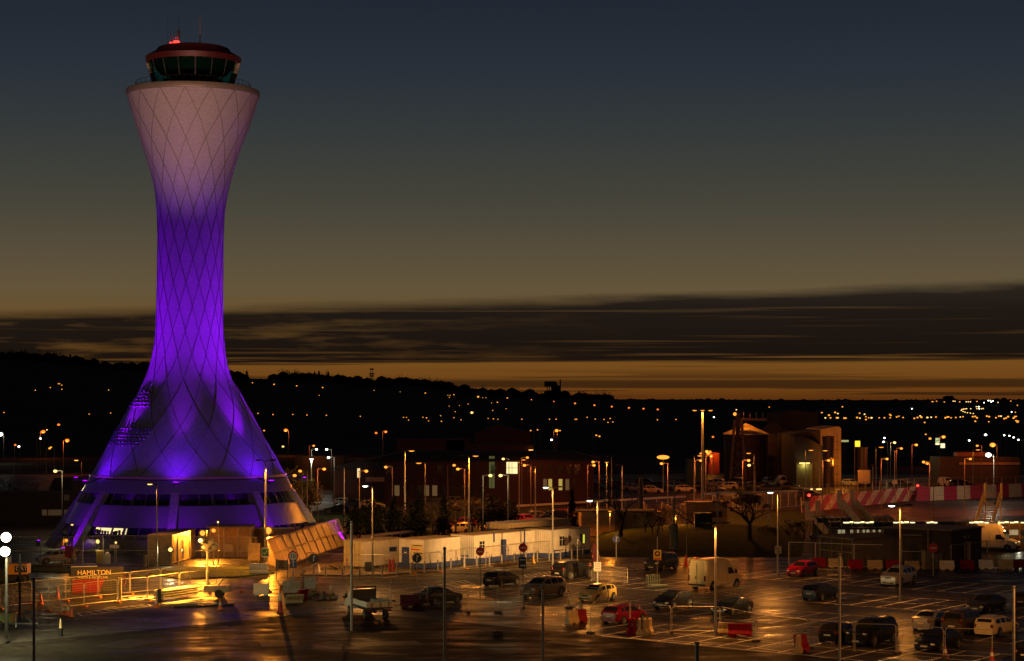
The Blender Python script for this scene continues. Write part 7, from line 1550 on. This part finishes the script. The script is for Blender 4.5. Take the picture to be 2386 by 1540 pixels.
EV = [(846, 1262, 4.2, 5.2), (868, 1260, 4.6, 5.4), (893, 1258, 5.0, 5.8), (918, 1256, 4.6, 5.6), (948, 1254, 5.2, 6.2), (978, 1252, 4.8, 6.0), (1008, 1250, 5.4, 6.4), (1034, 1248, 4.8, 5.6), (1062, 1246, 5.0, 6.4), (1100, 1246, 5.2, 6.6), (1124, 1244, 4.8, 7.0), (1150, 1244, 5.0, 5.8), (1172, 1242, 4.4, 5.6)]
for i, (x, y, w, h) in enumerate(EV):
    lb_ = '%s dark tree from the left in the row behind the container and cabins' % ords[i]
    if i in (6, 8, 9, 11): bare_tree(lb_, x, y, h*1.25, 1.0, 300+i, .12, forks=5, group='dark trees behind the cabins', depth=6, tr=.18)
    else: leafy(lb_, x, y, w*(.8 if i % 2 else 1), h*(.95 if i % 2 else .8), leaf_d, 80+i, 1100, .24, i % 2 == 1, group='dark trees behind the cabins')
leafy('small dark fir standing between the cabin roofs and the timber fence', 1333, 1262, 3.4, 6.2, leaf_d, 99, 900, .22, True, 'small fir')
TB = [(692, 1215, 6.5, 7.8), (705, 1210, 6.0, 6.0), (672, 1205, 6.5, 8.5)]
for i, (x, y, w, h) in enumerate(TB): leafy(['tan lit bush nearest the right raking column of the tower', 'tan lit bush left of the brilliant lamp post', 'tallest tan lit bush behind the right flank of the tower'][i], x, y, w, h, leaf_t, 120+i, 1600, .26, group='tan lit bushes right of the tower', name='broadleaf_bush')
# skyline woodland
wd = MB(); random.seed(31); px = -60
def edge_h(px): return 1.0
while px < 2450:
    Y = 2560+random.uniform(-25, 25); x = (px-CX)*Y/FD; zt_ = CAMH+(HOR-skyline(px))/FD*2600
    amp = 11 if px < 1420 else 4
    if 560 < px < 640: amp = 3
    h = random.uniform(.35, 1)*amp; w = random.uniform(5, 12)
    base = zt_-6
    for q in range(3):
        cx_, cz = x+random.uniform(-w, w)*.5, base+h*random.uniform(.4, .9)
        wd.ball((cx_, Y, cz), random.uniform(3, 6.5)*(.5+amp/16), 6, 4, 1.1, .8, random.uniform(.7, 1.15))
    if amp > 5 and random.random() < .5:
        for q in range(5): wd.tube((x+q*1.2, Y, base), (x+q*1.2+random.uniform(-1, 1), Y, base+h+random.uniform(5, 9)), .5, .1, 3)
    px += random.uniform(3.0, 6.5)
o = wd.build('skyline_woodland', leaf_s); o['kind'] = 'stuff'
def sky_tree(px, w, h, cone_, lb_, grp):
    Y = 2570; zt_ = CAMH+(HOR-skyline(px))/FD*2600-3
    leafy(lb_, 0, 0, w, h, leaf_s, int(px), 420, 1.3 if cone_ else 1.0, cone_, grp, 'skyline_tree', loc=Vector(((px-CX)*Y/FD, Y, zt_)))
for px, w, h, c_, lb_ in ((575, 11, 12, True, 'lone spruce on the skyline right of the tower'), (164, 10, 12, True, 'spruce standing up on the skyline left of the tower'), (181, 12, 10, False, 'round tree beside the left skyline spruce'), (136, 8, 8, True, 'small spruce on the left skyline'), (566, 8, 7, False, 'small bare tree beside the lone spruce'),
      (662, 16, 13, False, 'left of two round trees on the skyline'), (683, 18, 12, False, 'right of two round trees on the skyline'), (710, 7, 9, True, 'first small spruce of the skyline group'), (717, 6, 8, True, 'second small spruce of the skyline group'), (733, 9, 12, True, 'third spruce of the skyline group'), (743, 8, 13, True, 'tallest spruce of the skyline group'), (752, 8, 9, True, 'fifth spruce of the skyline group'), (765, 11, 13, True, 'broad last spruce of the skyline group'),
      (1356, 14, 10, False, 'left faint round tree right of the water tower'), (1373, 14, 9, False, 'middle faint round tree right of the water tower'), (1386, 12, 8, False, 'faint round tree near the darker one right of the water tower'), (1411, 18, 10, False, 'darkest round tree on the skyline right of the water tower')):
    sky_tree(px, w, h, c_, lb_, 'skyline trees')
